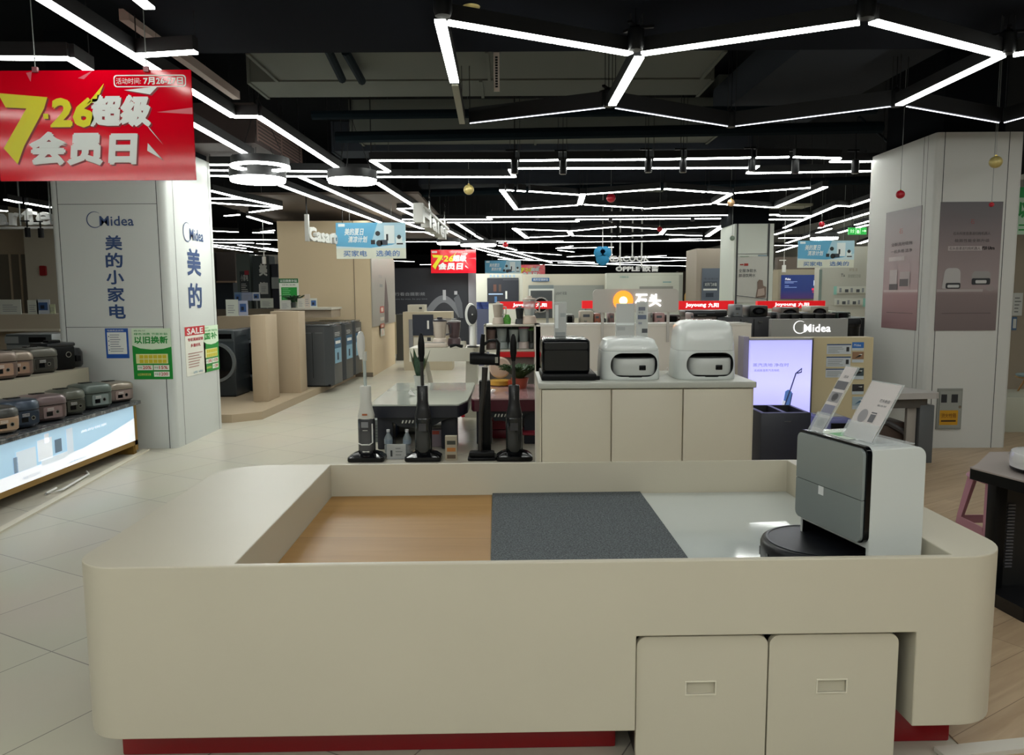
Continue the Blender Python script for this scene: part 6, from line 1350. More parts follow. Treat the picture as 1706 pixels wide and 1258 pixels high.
b = MB(); p = D(742, 768, 5.95); q = D(761, 727, 5.95); f_ = face(5.95); b.box(p.x, q.x, 5.95, 6.0, 0, q.z, mat('#a59b88', .5)); h_ = q.z; w_ = q.x - p.x
for k, c in enumerate(('#3a3c34', '#b5763a', '#5a4a3a')): b.rect(f_, p.x + w_*.15, q.x - w_*.12, h_*(.66 - .29*k), h_*(.82 - .29*k), .003, mat(c, .5))
one('leaflet_stand', 'narrow beige stand with three pictures on the floor beside the black washer', 'leaflet stand', b)
b = MB(); p = D(622, 755, 6.7); q = D(646, 700, 6.7); b.box(p.x, q.x, 6.72, 6.95, 0, q.z, mat('#6f7674', .5), .004); lines(b, face(6.72), p.x + .02, q.x - .02, .03, q.z - .04, 5, mat('#4f5654', .5), .003); one('carton', 'grey-green carton under the left end of the white-topped table', 'carton', b)
b = MB(); p = D(650, 700, 6.95); q = D(661, 745, 6.95); b.box(p.x, q.x, 6.95, 7.2, 0, p.z, mat('#3a5a8c', .5), .004); one('carton', 'slim blue carton under the white-topped table', 'carton', b)
b = MB(); p = D(662, 709, 7.1); q = D(694, 719, 7.1); b.box(p.x, q.x + .3, 7.1, 7.3, 0, q.z, mat('#3c3a38', .5), .004); b.box(p.x, q.x + .3, 7.1, 7.3, q.z, p.z, mat('#c5c5bd', .5), .004); one('carton', 'dark carton with a white lid under the middle of the white-topped table', 'carton', b)
b = MB(); p = D(719, 735, 6.5); q = D(738, 715, 6.5); b.box(p.x, q.x, 6.48, 6.6, 0, q.z, mat('#8d7f88', .4), .01); b.box(p.x + .01, q.x - .03, 6.47, 6.48, q.z - .04, q.z - .01, mat('#b04a3c', .4)); one('gift_box', 'small grey-pink box right of the black washer under the white-topped table', 'box', b)
# red chair and cushions under the red table
p = D(824, 770, 6.7); t = wthing('red_chair', 'red panel chair under the red low table', 'chair', (p.x, 6.9, 0)); q = D(842, 703, 6.9); a = D(820, 695, 6.9)
b = MB(); b.prism([(a.x, .02), (q.x, .02), (q.x, q.z), (a.x, a.z)], face(6.9), -.05, 0, mat('#a83240', .4)); t.part('backrest', b); b = MB(); b.box(a.x, q.x + .1, 6.86, 7.2, 0, .08, mat('#7c1a2a', .4), .01); t.part('seat', b)
p = D(886, 770, 6.75); b = MB(); q1 = D(874, 715, 6.75); q2 = D(892, 695, 6.75); q3 = D(897, 760, 6.75)
t = T('round_cushion_chair', 'brown round-backed chair beside the low cabinet, under the red table', 'chair', (D(884, 740, 6.75).x, 6.78, 0)); b = MB(); b.loft([[Vector((r_ * math.cos(q)*.7, -k*.03, .22 + .14*r_/.14 * math.sin(q))) for q in [2*math.pi*i/24 for i in range(24)]] for r_, k in ((.11, 1), (.14, .6), (.14, -.6), (.11, -1))], mat('#4a3532', .4)); t.part('backrest', b)
b = MB(); b.tube([(.02, -.04, .32), (.08, -.04, .12), (.04, -.03, 0)], .008, M_STEEL, 8); t.part('frame', b); b = MB(); b.lathe([(.12, .08), (.14, .09), (.14, .11), (.12, .12)], mat('#8a2434', .4), (0, -.1, 0), 24); b.box(-.02, .02, -.12, -.08, 0, .08, M_STEEL); t.part('seat', b)

# ================================================================== WHITE COUNTER WITH BLENDER AND FAN
WY = 8.0; zt_ = D(735, 580, WY).z
wx0, wx1 = D(681, 585, WY).x, D(790, 585, WY).x
m_wc = mat('#bcb8aa', .35)
t = wthing('white_counter', 'white counter on sloping legs carrying a blender, behind the snake plant', 'counter', ((wx0 + wx1)/2, WY, 0))
b = MB(); b.prism(rpoly([(wx0, WY), (wx1, WY), (wx1 + .1, WY + .5), (wx0 + .02, WY + .5)], .03, 4), FX, zt_ - .14, zt_, m_wc); t.part('worktop', b)
for x, dx in ((wx0 + .03, .12), (wx1 - .09, -.02)):
    b = MB(); b.loft([[Vector((x + i, WY + j, zt_ - .14)) for i, j in ((0, .05), (.12, .05), (.12, .45), (0, .45))], [Vector((x + dx + i, WY + j, 0)) for i, j in ((0, .05), (.12, .05), (.12, .45), (0, .45))]], m_wc); t.part('leg', b)
b = MB(); x0 = D(722, 615, 8.6).x; b.box(x0 - .3, x0 + .45, 8.3, 9.4, .0, .012, mat('#a08d6a', .6)); 
for i, j in ((0, 8.5), (.12, 8.7), (.26, 8.45)): b.lathe([(.02, .012), (.02, .016), (.001, .017)], M_WHT, (x0 + i, j, 0), 12)
one('floor_mat', 'tan mat with white dots on the floor behind the white counter', 'mat', b)
b = MB(); p = D(774, 618, 8.2); b.box(p.x - .03, p.x + .06, 8.1, 8.15, 0.02, .24, mat('#c01424', .35), .01); b.box(p.x - .035, p.x + .065, 8.09, 8.16, 0, .02, M_RED); one('red_caddy', 'small red upright box on the floor behind the white counter', 'box', b)
def jug(name, label, px, Yv, z, s_, body, lid, handle=True, group=None, clear=False):
    x = D(px, 560, Yv).x; t = T(name, label, 'kitchen appliance', (x, Yv, z + .0005), 0, group)
    b = MB(); b.lathe([(.085*s_, 0), (.09*s_, .01*s_), (.075*s_, .09*s_), (.06*s_, .1*s_)], mat(body, .3, .1), (0, 0, 0), 24); t.part('motor_base', b)
    b = MB(); b.lathe([(.058*s_, .1*s_), (.06*s_, .11*s_), (.078*s_, .27*s_), (.078*s_, .285*s_)], mat(body, .25, .35) if not clear else mat('#b5bdbb', .08, alpha=.5), (0, 0, 0), 24); t.part('jar', b)
    b = MB(); b.lathe([(.08*s_, .285*s_), (.08*s_, .30*s_), (.03*s_, .31*s_), (.03*s_, .33*s_), (.001, .332*s_)], mat(lid, .35), (0, 0, 0), 24); t.part('lid', b)
    if handle: b = MB(); b.tube([(.07*s_, 0, .26*s_), (.12*s_, 0, .25*s_), (.12*s_, 0, .15*s_), (.068*s_, 0, .135*s_)], .01*s_, mat(lid, .35), 8); t.part('handle', b)
    return t
jug('blender', 'large pinkish-white blender with a dark lid at the middle of the white counter', 733, 8.2, zt_, .95, '#bfb3a8', '#25222a')
jug('blender', 'taller dark-jar blender just right of the large one on the white counter', 757, 8.35, zt_, .9, '#5c4c50', '#8a8a88', False)
b = MB(); q = D(723, 578, 8.15); b.box(q.x - .14, q.x + .14, 8.05, 8.12, zt_ + .0005, zt_ + .05, mat('#bdb2a6', .3), .012); b.box(q.x - .13, q.x + .12, 8.06, 8.11, zt_ + .05, zt_ + .055, M_STEEL); one('kitchen_scale', 'flat pale tray-like appliance at the front of the white counter', 'appliance', b)
b = MB(); q = D(760, 578, 8.05); b.tube([(q.x - .06, 8.02, zt_ + .02), (q.x, 8.01, zt_ + .03), (q.x + .07, 8.02, zt_ + .012)], [.02, .012, .02], M_BLK, 8); one('whisk', 'small black gadget lying on the front of the white counter', 'gadget', b)
p = D(767, 577, 8.1); t = T('glass_jar', 'small clear glass jar on the white counter beside the black gadget', 'jar', (p.x + .03, 8.12, zt_ + .0005)); b = MB(); b.lathe([(.03, 0), (.035, .02), (.03, .06), (.028, .065)], mat('#c8c4b4', .1, alpha=.6), (0, 0, 0), 18); t.part('glass', b)
# white fan on a thin stand
p = D(788, 575, 8.1); t = T('desk_fan', 'white upright fan with a dark round grille at the right end of the white counter', 'fan', (p.x, 8.1, zt_ + .0005)); zc = D(788, 524, 8.1).z - zt_
b = MB(); b.lathe([(.06, 0), (.065, .01), (.03, .02), (.001, .022)], M_BLK, (0, 0, 0), 24); t.part('base', b)
b = MB(); b.tube([(0, 0, .01), (0, .01, zc - .08)], [.036, .026], M_WHT, 14); t.part('stem', b)
b = MB(); b.loft([[Vector((.075*k*math.cos(a)*.8 - .02, dy, zc + .12*k*math.sin(a))) for a in [2*math.pi*i/28 for i in range(28)]] for k, dy in ((.6, -.05), (.95, -.045), (1, -.01), (.95, .04), (.6, .05))], M_WHT); t.part('housing', b)
b = MB(); b.loft([[Vector((.052*k*math.cos(a) + .0, dy, zc + .10*k*math.sin(a))) for a in [2*math.pi*i/28 for i in range(28)]] for k, dy in ((1, -.045), (1, -.058), (.85, -.062), (.3, -.06), (.1, -.065))], mat('#2a2c30', .3)); b.ball((.0, -.066, zc), .008, M_WHT, 10, 6); t.part('grille', b)

# ================================================================== RED-BANDED SHELF BETWEEN
JY = 7.7; zs = D(850, 541, JY).z; jx0, jx1 = D(806, 540, JY).x, D(893, 540, JY).x
t = wthing('open_shelf', 'white open shelf with a red band, full of small appliances, left of the docks', 'display shelf', ((jx0 + jx1)/2, JY, 0))
zlo = D(850, 583, JY).z; b = MB(); b.box(jx0, jx1, JY, JY + .4, zs - .02, zs, m_wc, .003); t.part('shelf_board', b)
b = MB(); b.box(jx0, jx1, JY, JY + .4, zlo - .02, zlo, m_wc, .003); t.part('shelf_board', b)
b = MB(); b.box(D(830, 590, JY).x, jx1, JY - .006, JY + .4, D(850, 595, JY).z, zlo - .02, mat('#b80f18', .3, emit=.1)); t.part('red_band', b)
b = MB(); b.box(jx0 + .05, jx1, JY + .1, JY + .4, .0, D(850, 595, JY).z, mat('#7a7670', .5)); t.part('base', b)
b = MB(); b.box(jx0, jx0 + .02, JY, JY + .4, 0, zs, m_wc); b.box(jx1 - .02, jx1, JY, JY + .4, 0, zs, m_wc); t.part('side_panel', b)
b = MB(); b.box(jx0, jx1, JY + .38, JY + .4, zlo, zs, mat('#5d6462', .5)); t.part('back_panel', b)
GS = 'small appliances on the red-banded shelf'
for i, (px, lo_, s_, c1, c2, hd, clr, lab) in enumerate(((830, 0, .62, '#b9ada0', '#b9b4a8', True, False, 'squat cream blender with a side handle on top of the red-banded shelf'), (882, 0, .78, '#c5b3a4', '#c5b8ac', True, True, 'tall clear-jar blender on top of the red-banded shelf, nearest the docks'), (866, 0, .5, '#2b2d2f', '#3a3c3e', False, False, 'short black blender on top of the red-banded shelf, between the two cream ones'),
        (818, 1, .6, '#7f6a64', '#5a4844', False, False, 'brown tumbler-like blender on the lower board of the red-banded shelf'), (836, 1, .66, '#97a09e', '#26282a', False, True, 'clear and grey blender on the lower board of the red-banded shelf'), (856, 1, .62, '#aab2b0', '#2a3a30', False, False, 'pale slim blender in the middle of the lower board of the red-banded shelf'), (873, 1, .66, '#c9b9b4', '#b0506a', False, True, 'blender with a pink lid on the lower board of the red-banded shelf'), (887, 1, .6, '#30332f', '#5e9a3a', False, False, 'dark and green appliance at the right end of the lower board of the red-banded shelf'))):
    jug('blender', lab, px, JY + .18, (zlo if lo_ else zs), s_ * 1.1, c1, c2, hd, GS, clr)
for px, lab in ((845, 'small bright green bag-like pack on top of the red-banded shelf'),):
    q = D(px, 540, JY + .2); t = T('green_pack', lab, 'pack', (q.x, JY + .2, zs + .0005)); b = MB(); b.loft([sel(.035, .02, 0, 3, 16), sel(.04, .025, .05, 2.4, 16), sel(.02, .015, .095, 2.2, 16)], mat('#4f9a34', .4, var=.3, vscale=60)); t.part('bag', b)
# Joyoung red signs
def jsign(label, px0, px1, pyt, pyb, Yv, txt=True, xs_=(.35, .85), strength=.55):
    p = D(px0, pyb, Yv); q = D(px1, pyt, Yv); b = MB(); w_, h_ = q.x - p.x, q.z - p.z
    t = wthing('red_sign', label, 'sign', ((p.x + q.x)/2, Yv, p.z), 'glowing red brand signs'); b.box(p.x, q.x, Yv, Yv + .08, p.z, q.z, mat('#d8141c', .35, emit=strength)); t.part('board', b)
    b = MB(); f_ = face(Yv); a, c = xs_; 
    b.text('Joyoung', f_, p.x + w_*a, p.z + h_*.22, w_*(c - a)*.62, h_*.55, mat('#ffffff', .4, emit=1.0), .006, .03); b.text('九阳', f_, p.x + w_*(a + (c - a)*.68), p.z + h_*.25, w_*(c - a)*.32, h_*.5, mat('#ffffff', .4, emit=1.0), .006, .02); t.part('lettering', b)
    b = MB(); b.box(p.x + .04, p.x + .07, Yv + .03, Yv + .06, 0, p.z, M_GREY); b.box(q.x - .07, q.x - .04, Yv + .03, Yv + .06, 0, p.z, M_GREY); t.part('post', b)
jsign('glowing red sign with white brand name above the left part of the shelves', 829, 920, 502, 515, 9.0, True, (.28, .9), .35)
jsign('glowing red sign with white brand name just right of the orange-disc sign', 1131, 1223, 501, 516, 9.0, True, (.12, .72))
jsign('glowing red sign with white brand name in front of the navy screen', 1262, 1375, 501, 514, 9.4, True, (.25, .76))
b = MB(); p = D(970, 514, 9.0); q = D(989, 501, 9.0); b.box(p.x, q.x + .1, 9.0, 9.08, p.z, q.z, mat('#d8141c', .35, emit=.6)); b.box(p.x + .03, p.x + .05, 9.03, 9.06, 0, p.z, M_GREY); one('red_sign', 'small piece of a glowing red sign showing left of the orange-disc sign', 'sign', b)
# ================================================================== FAR BACKGROUND
def wallb(name, label, cat, px0, px1, pyt, Yv, m, dy=.2, extra=None):
    p = D(px0, pyt, Yv); q = D(px1, pyt, Yv); t = wthing(name, label, cat, ((p.x + q.x)/2, Yv, 0))
    b = MB(); b.box(p.x, q.x, Yv, Yv + dy, 0, p.z, m); t.part('wall_panel', b); return t
def prect(b, px0, px1, pyt, pyb, Yv, off, m): p = D(px0, pyb, Yv); q = D(px1, pyt, Yv); b.rect(face(Yv), p.x, q.x, p.z, q.z, off, m)
def ppoly(b, pts, Yv, off, m): b.flat([(D(x, y, Yv).x, D(x, y, Yv).z) for x, y in pts], face(Yv), off, m)
def ptext(b, s_, px0, px1, pyt, pyb, Yv, off, m, bold=0.0): p = D(px0, pyb, Yv); q = D(px1, pyt, Yv); b.text(s_, face(Yv), p.x, p.z, q.x - p.x, q.z - p.z, m, off, bold)
W1 = 17.5
t = wallb('dark_wall', 'dark navy wall with grey lettering and a big pale arch shape, in the centre left', 'wall', 640, 780, 447, W1, mat('#1f222b', .5))
b = MB(); ptext(b, '行看自摄影频', 658, 708, 487, 493, W1, .02, mat('#8d9096', .5)); ptext(b, 'love by wise, be any time', 658, 712, 497, 500, W1, .02, mat('#7a7d84', .5))
N = 14; out = [(709 + 62 * k / N, 532 - 40 * math.sin(math.pi * (.12 + .8 * k / N)) ) for k in range(N + 1)]; inn = [(718 + 46 * k / N, 534 - 30 * math.sin(math.pi * (.1 + .85 * k / N))) for k in range(N + 1)]
for k in range(N): ppoly(b, [out[k], out[k+1], inn[k+1], inn[k]][::-1], W1, .02, mat('#6f7278', .5))
ppoly(b, [(764, 490), (770, 505), (772, 530), (766, 530), (756, 497)], W1, .03, mat('#585b62', .5)); prect(b, 738, 743, 483, 500, W1, .03, mat('#a9abb0', .5)); prect(b, 757, 762, 485, 491, W1, .03, mat('#a9abb0', .5)); ppoly(b, inn + [(764, 545), (718, 545)], W1, .015, mat('#2a2d34', .5)); t.part('print', b)
Yv = 13.2
t = wallb('cream_cabinet', 'cream framed cabinet with a navy panel, between the far dark wall and the blender', 'cabinet', 671, 752, 520, Yv, mat('#b9ad95', .6), .5)
b = MB(); prect(b, 688, 722, 524, 559, Yv, .02, mat('#1f2433', .3)); prect(b, 682, 688, 532, 585, Yv, .02, mat('#77777a', .4)); prect(b, 712, 715, 534, 548, Yv, .03, M_WHT); prect(b, 722, 752, 530, 560, Yv, .02, mat('#8f8880', .4)); prect(b, 690, 722, 562, 590, Yv, .02, mat('#c9c4b6', .5)); prect(b, 712, 718, 562, 568, Yv, .03, M_DARK); t.part('door', b)
b = MB(); bx(679, 707, 508, 520, Yv + .05, .4, mat('#b9b4a4', .5), b); bx(698, 703, 512, 515, Yv + .03, .02, M_DARK, b); one('cream_box', 'small cream box standing on the cream framed cabinet', 'box', b)
t = wallb('tall_fridge', 'tall dark narrow fridge beside the beige wall block, left of the cream cabinet', 'fridge', 659, 671, 524, 15.2, mat('#3d3e3c', .3), .6); b = MB(); prect(b, 658, 660, 524, 590, 15.2, .01, mat('#b3a88e', .5)); t.part('edge_strip', b)
wallb('grey_column', 'grey wall end right beside the dark navy wall in the centre', 'wall', 780, 793, 455, 17.4, mat('#8d8c93', .6), .6)
t = wallb('white_niche_wall', 'white wall with a dark niche of small appliances, in the far centre', 'wall', 793, 871, 456, 17.0, mat('#bcbcb0', .6), .3)
b = MB(); prect(b, 812, 864, 463, 505, 17.0, .02, mat('#20242e', .5)); prect(b, 814, 838, 489, 491, 17.0, .03, mat('#9db4cc', .4, emit=.3)); prect(b, 824, 828, 494, 504, 17.0, .03, mat('#3f6288', .4, emit=.3)); prect(b, 842, 845, 485, 498, 17, .03, M_PAPER); prect(b, 822, 827, 474, 486, 17, .03, mat('#5a3a30', .5)); prect(b, 831, 835, 474, 486, 17, .03, mat('#4a3a34', .5)); prect(b, 838, 864, 465, 467, 17.0, .03, mat('#44464e', .5))
for k, x in enumerate((816, 822, 828, 836, 842, 848, 855)): prect(b, x, x + 3, 458, 462, 17, .02, mat('#8ea6bd', .5))
t.part('niche', b)
b = MB(); prect(b, 794, 814, 503, 515, 14.0, 0, mat('#7f92c8', .3, emit=.5)); p = D(794, 516, 14); q = D(814, 503, 14); b.box(p.x, q.x, 14.0, 14.05, 0.0, q.z, mat('#5a607c', .5)); one('lit_panel', 'small glowing pale blue counter sign left of the red-banded shelf top', 'sign', b)
W2 = 16.5
t = wallb('cream_wall', 'cream wall with a small blue name plate and a grey recess, behind the red sign', 'wall', 871, 1011, 457, W2, mat('#bdb9a9', .6))
b = MB(); prect(b, 880, 1006, 475, 530, W2, .02, mat('#8f928c', .5)); prect(b, 881, 922, 475, 482, W2, .03, mat('#6f7a7c', .5)); prect(b, 881, 923, 481, 530, W2, .04, mat('#c3c6c0', .4)); prect(b, 884, 920, 484, 530, W2, .05, mat('#3c4042', .4)); ptext(b, 'LIGHT 轻盈', 926, 944, 486, 491, W2, .04, M_INK); t.part('recess', b)
b = MB(); prect(b, 886, 915, 463, 469, W2, .03, mat('#2f5f93', .4)); ptext(b, '美的空调体验', 888, 913, 464, 468, W2, .06, M_PAPER); t.part('name_plate', b, label='small blue name plate')
b = MB(); c = D(901, 508, W2); b.lathe([(.16, -.06), (.17, -.1), (.14, -.1), (.13, -.06)], M_CHR, (c.x, W2, c.z), 28, 'Y'); b.lathe([(.001, -.07), (.13, -.07), (.13, -.05)], M_BLKG, (c.x, W2, c.z), 28, 'Y'); b.v = [Vector((v.x, 2*W2 - v.y if v.y > W2 else v.y, v.z)) for v in b.v]; t.part('washer_door', b)
t = wallb('white_wall', 'white wall with faint print behind the grey rounded sign, in the far centre right', 'wall', 1011, 1138, 455, 16.0, mat('#bfc2b6', .6), .3)
b = MB(); ptext(b, '冰箱新品', 1032, 1047, 460, 463, 16.0, .02, mat('#5a9a9a', .5)); prect(b, 1065, 1121, 477, 483, 16.0, .02, mat('#8a8b84', .5)); prect(b, 1029, 1132, 458, 459, 16.0, .02, mat('#a5a89e', .5)); prect(b, 1130, 1137, 458, 520, 16, .02, mat('#9ea198', .5)); prect(b, 1104, 1118, 469, 471, 16, .02, mat('#7fa5a8', .5)); t.part('print', b)
b = MB(); c = D(1152, 470, 18); b.ball(c, .13, mat('#a03024', .5), 14, 8, 1.2); b.loft([sel(.14, .08, c.z - .55, 2.4, 16, c.x - .02, c.y), sel(.16, .09, c.z - .3, 2.4, 16, c.x, c.y), sel(.07, .05, c.z - .1, 2.4, 16, c.x, c.y)], mat('#b88a20', .5)); b.box(c.x - .15, c.x + .15, c.y - .1, c.y + .1, 0, c.z - .53, M_DARK); one('display_decoration', 'small red and yellow decoration standing left of the beige pillar far back', 'decoration', b)
t = wallb('beige_pillar', 'beige pillar with a dark blue-grey poster, left of the white pillar', 'pillar', 1161, 1201, 414, 15.0, mat('#8e8478', .6), .9)
b = MB(); prect(b, 1168, 1201, 447, 505, 15.0, .02, mat('#565f6c', .4)); ptext(b, '专业制冷', 1172, 1196, 463, 466, 15, .03, M_INK); prect(b, 1171, 1194, 469, 479, 15, .03, mat('#39424f', .5)); ptext(b, '对开门冰箱', 1173, 1193, 471, 477, 15, .05, M_PAPER); prect(b, 1171, 1194, 481, 484, 15, .03, M_PAPER); prect(b, 1175, 1188, 488, 495, 15, .03, mat('#26303e', .5)); t.part('poster', b)
# white pillar
Yw = 12.0; p = D(1224, 373, Yw); q = D(1290, 373, Yw); t = wthing('clad_pillar', 'white clad pillar with a chair poster, right of the centre', 'pillar', ((p.x + q.x)/2, Yw + .4, 0))
dx = D(1201, 373, Yw + .9).x; b = MB(); b.prism([(p.x, Yw), (q.x, Yw), (q.x, Yw + .9), (dx, Yw + .9)], FX, 0, p.z, mat('#c0c6bd', .5)); b.box(p.x, q.x - .05, Yw + .1, Yw + .8, p.z, ZC, m_ceil); t.part('cladding', b)
b = MB(); 
for x in (1227, 1279): prect(b, x - .4, x + .4, 373, 520, Yw, .008, m_seam)
prect(b, 1227, 1279, 422.5, 423.5, Yw, .008, m_seam); prect(b, 1227, 1279, 427, 505, Yw, .01, mat('#b4b5ae', .4)); prect(b, 1232, 1238, 440, 442, Yw, .02, mat('#a03a30', .5)); prect(b, 1239, 1246, 439, 443, Yw, .02, mat('#a03a30', .5))
ptext(b, '全屋净软水', 1230, 1260, 448, 454, Yw, .02, M_INK); ptext(b, '鲜活饮用水', 1230, 1258, 456, 462, Yw, .02, M_INK); prect(b, 1232, 1247, 427, 428, Yw, .02, mat('#77907c', .5)); prect(b, 1262, 1277, 425, 427, Yw, .02, mat('#77909c', .5))
ppoly(b, [(1261, 470), (1264, 466), (1270, 467), (1271, 476), (1276, 478), (1275, 496), (1258, 496), (1261, 480)][::-1], Yw, .02, mat('#77665c', .5)); ppoly(b, [(1262, 482), (1272, 480), (1273, 492), (1260, 494)][::-1], Yw, .03, mat('#a5958a', .5)); ppoly(b, [(1226, 492), (1277, 498), (1277, 499), (1226, 493)][::-1], Yw, .03, M_INK); t.part('poster', b)
bauble(1220, 397, 11.9, .04, M_GREEN if False else mat('#7a8a7c', .4), 'small grey-green ball at the left corner of the white pillar')
# navy screen and its wall
Yn = 14.5; t = wallb('tan_wall', 'tan wall around a navy screen, right of the white pillar', 'wall', 1297, 1368, 449, Yn, mat('#a39a84', .6), .3)
b = MB(); b.box(D(1297, 440, Yn).x, D(1366, 440, Yn).x, Yn + .05, Yn + .2, D(1300, 449, Yn).z, D(1300, 428, Yn).z, mat('#5c5148', .6)); t.part('upper_band', b)
p = D(1300, 498, Yn); q = D(1363, 458, Yn); t = wthing('wall_screen', 'navy lit screen with white text on the tan wall', 'screen', ((p.x + q.x)/2, Yn - .04, p.z)); b = MB(); b.box(p.x, q.x, Yn - .04, Yn, p.z, q.z, ramp_mat('screen', [(0, '#3a2450'), (.35, '#1d2a5c'), (1, '#1b2c5e')], .2, .8, 'Z', 0, q.z - p.z)); t.part('panel', b)
b = MB(); ptext(b, 'Midea', 1308, 1317, 463, 467, Yn - .04, .01, mat('#ffffff', .4, emit=.8)); 
for y, x in ((469, 1328), (471, 1322), (476, 1314), (478.5, 1327)): prect(b, 1307, x, y, y + .8, Yn - .04, .01, mat('#8fa8d8', .4, emit=.6))
prect(b, 1355, 1360, 467, 476, Yn - .04, .01, mat('#cfdcf0', .4, emit=.8)); prect(b, 1352, 1362, 480, 484, Yn - .04, .01, mat('#c22a4a', .4, emit=.8)); prect(b, 1353, 1361, 485, 488, Yn - .04, .01, mat('#8a2a4a', .4, emit=.8)); t.part('lettering', b)
Yg = 13.5; t = wallb('pale_wall', 'pale grey wall with two strips of small product pictures, left of the right pillar', 'wall', 1368, 1480, 411, Yg, mat('#bcbdb2', .6), .25)
b = MB(); prect(b, 1363, 1370, 449, 505, Yg - .02, .0, mat('#7f908a', .5)); ptext(b, '好生活', 1414, 1428, 447, 452, Yg, .02, mat('#9a8f7a', .5)); ptext(b, 'Ta', 1400, 1407, 456, 461, Yg, .02, M_INK); ptext(b, '家的健康生活方案', 1412, 1433, 457, 463, Yg, .02, mat('#8a8c84', .5))
for (xa_, xb_, ya_, yb_, ta, tb) in ((1393, 1444, 477, 489, 1388, 1394), (1389, 1437, 497, 509, 1436, 1444)):
    prect(b, xa_, xb_, ya_, yb_, Yg, .02, mat('#cdd0c6', .5)); prect(b, ta, tb, ya_, yb_ + 2, Yg, .015, mat('#8fc8bc', .5))
    for k in range(5): x = xa_ + 4 + k * (xb_ - xa_ - 8)/4.6; prect(b, x, x + 4 + 2*(k % 2), ya_ + 3 + (k % 2)*2, yb_ - 2, Yg, .03, mat('#50565a' if k % 2 else '#8a9094', .5))
t.part('print', b)
# exit sign
Ye = 12.0; p = D(1414, 391, Ye); q = D(1444, 379, Ye); t = wthing('exit_sign', 'green glowing exit sign hanging on the right, above the blue sign', 'exit sign', ((p.x + q.x)/2, Ye, p.z)); b = MB(); b.box(p.x, q.x, Ye, Ye + .04, p.z, q.z, mat('#25a040', .4, emit=.7)); t.part('panel', b)
b = MB(); gw = mat('#c8f0c8', .4, emit=1.0); prect(b, 1425, 1426, 380, 390, Ye, .01, gw); prect(b, 1432, 1433, 380, 390, Ye, .01, gw); prect(b, 1425, 1433, 379.5, 380.5, Ye, .01, gw); ppoly(b, [(1428, 383), (1430, 383), (1431, 387), (1429, 390), (1427, 387)][::-1], Ye, .01, gw); prect(b, 1436, 1442, 384.3, 385.3, Ye, .01, gw); ppoly(b, [(1440, 382.5), (1443, 384.8), (1440, 387)], Ye, .01, gw); ptext(b, '安全', 1416, 1423, 382, 388, Ye, .01, gw); t.part('pictogram', b)
b = MB(); b.tube([(p.x + .05, Ye + .02, q.z), (p.x + .05, Ye + .02, ZC)], .006, M_BLK, 6); b.tube([(q.x - .05, Ye + .02, q.z), (q.x - .05, Ye + .02, ZC)], .006, M_BLK, 6); t.part('hanging_rod', b)
# far lettering, blue flower
Yl = 19.0
for (s_, a, c, yt, yb, lab) in (('OPPLE 欧普', 1026, 1098, 442, 453, 'white far letter sign above the white wall, the lower of two'), ('REACOOK', 1012, 1082, 426, 436, 'pale far letter sign seen against the ceiling, the upper of two')):
    p = D(a, yb, Yl); q = D(c, yt, Yl); t = wthing('shop_lettering', lab, 'sign', ((p.x + q.x)/2, Yl, p.z)); b = MB(); b.text(s_, face(Yl), p.x, p.z, q.x - p.x, q.z - p.z, mat('#c8c8c4', .4, emit=.25), 0, .04, depth=.06); t.part('letters', b)
    b = MB(); b.box(p.x, q.x, Yl + .02, Yl + .06, p.z + (q.z - p.z)*.45, p.z + (q.z - p.z)*.55, M_GREY)
    for k in (.1, .6): b.tube([(p.x + (q.x - p.x)*k, Yl + .04, q.z - .05), (p.x + (q.x - p.x)*k, Yl + .04, ZC)], .02, M_WHT, 6)
    t.part('hanging_rod', b)
c = D(1004, 425, 15); t = T('blue_ornament', 'bright blue three-petalled ornament hanging far back in the centre', 'ornament', c); bl = mat('#1f86b8', .5)
b = MB()
for a, r_ in ((.75, .12), (2.4, .12), (-1.57, .13), (1.57, .08)):
    b.loft([[Vector((math.cos(a)*.07 + math.cos(q)*r_*k, dy, math.sin(a)*.07 + math.sin(q)*r_*k)) for q in [2*math.pi*i/14 for i in range(14)]] for k, dy in ((.6, -.03), (1, 0), (.6, .03))], bl)
t.part('petals', b); b = MB(); b.tube([(0, 0, .05), (0, 0, ZC - c.z)], .006, M_WHT, 5); t.part('string', b)
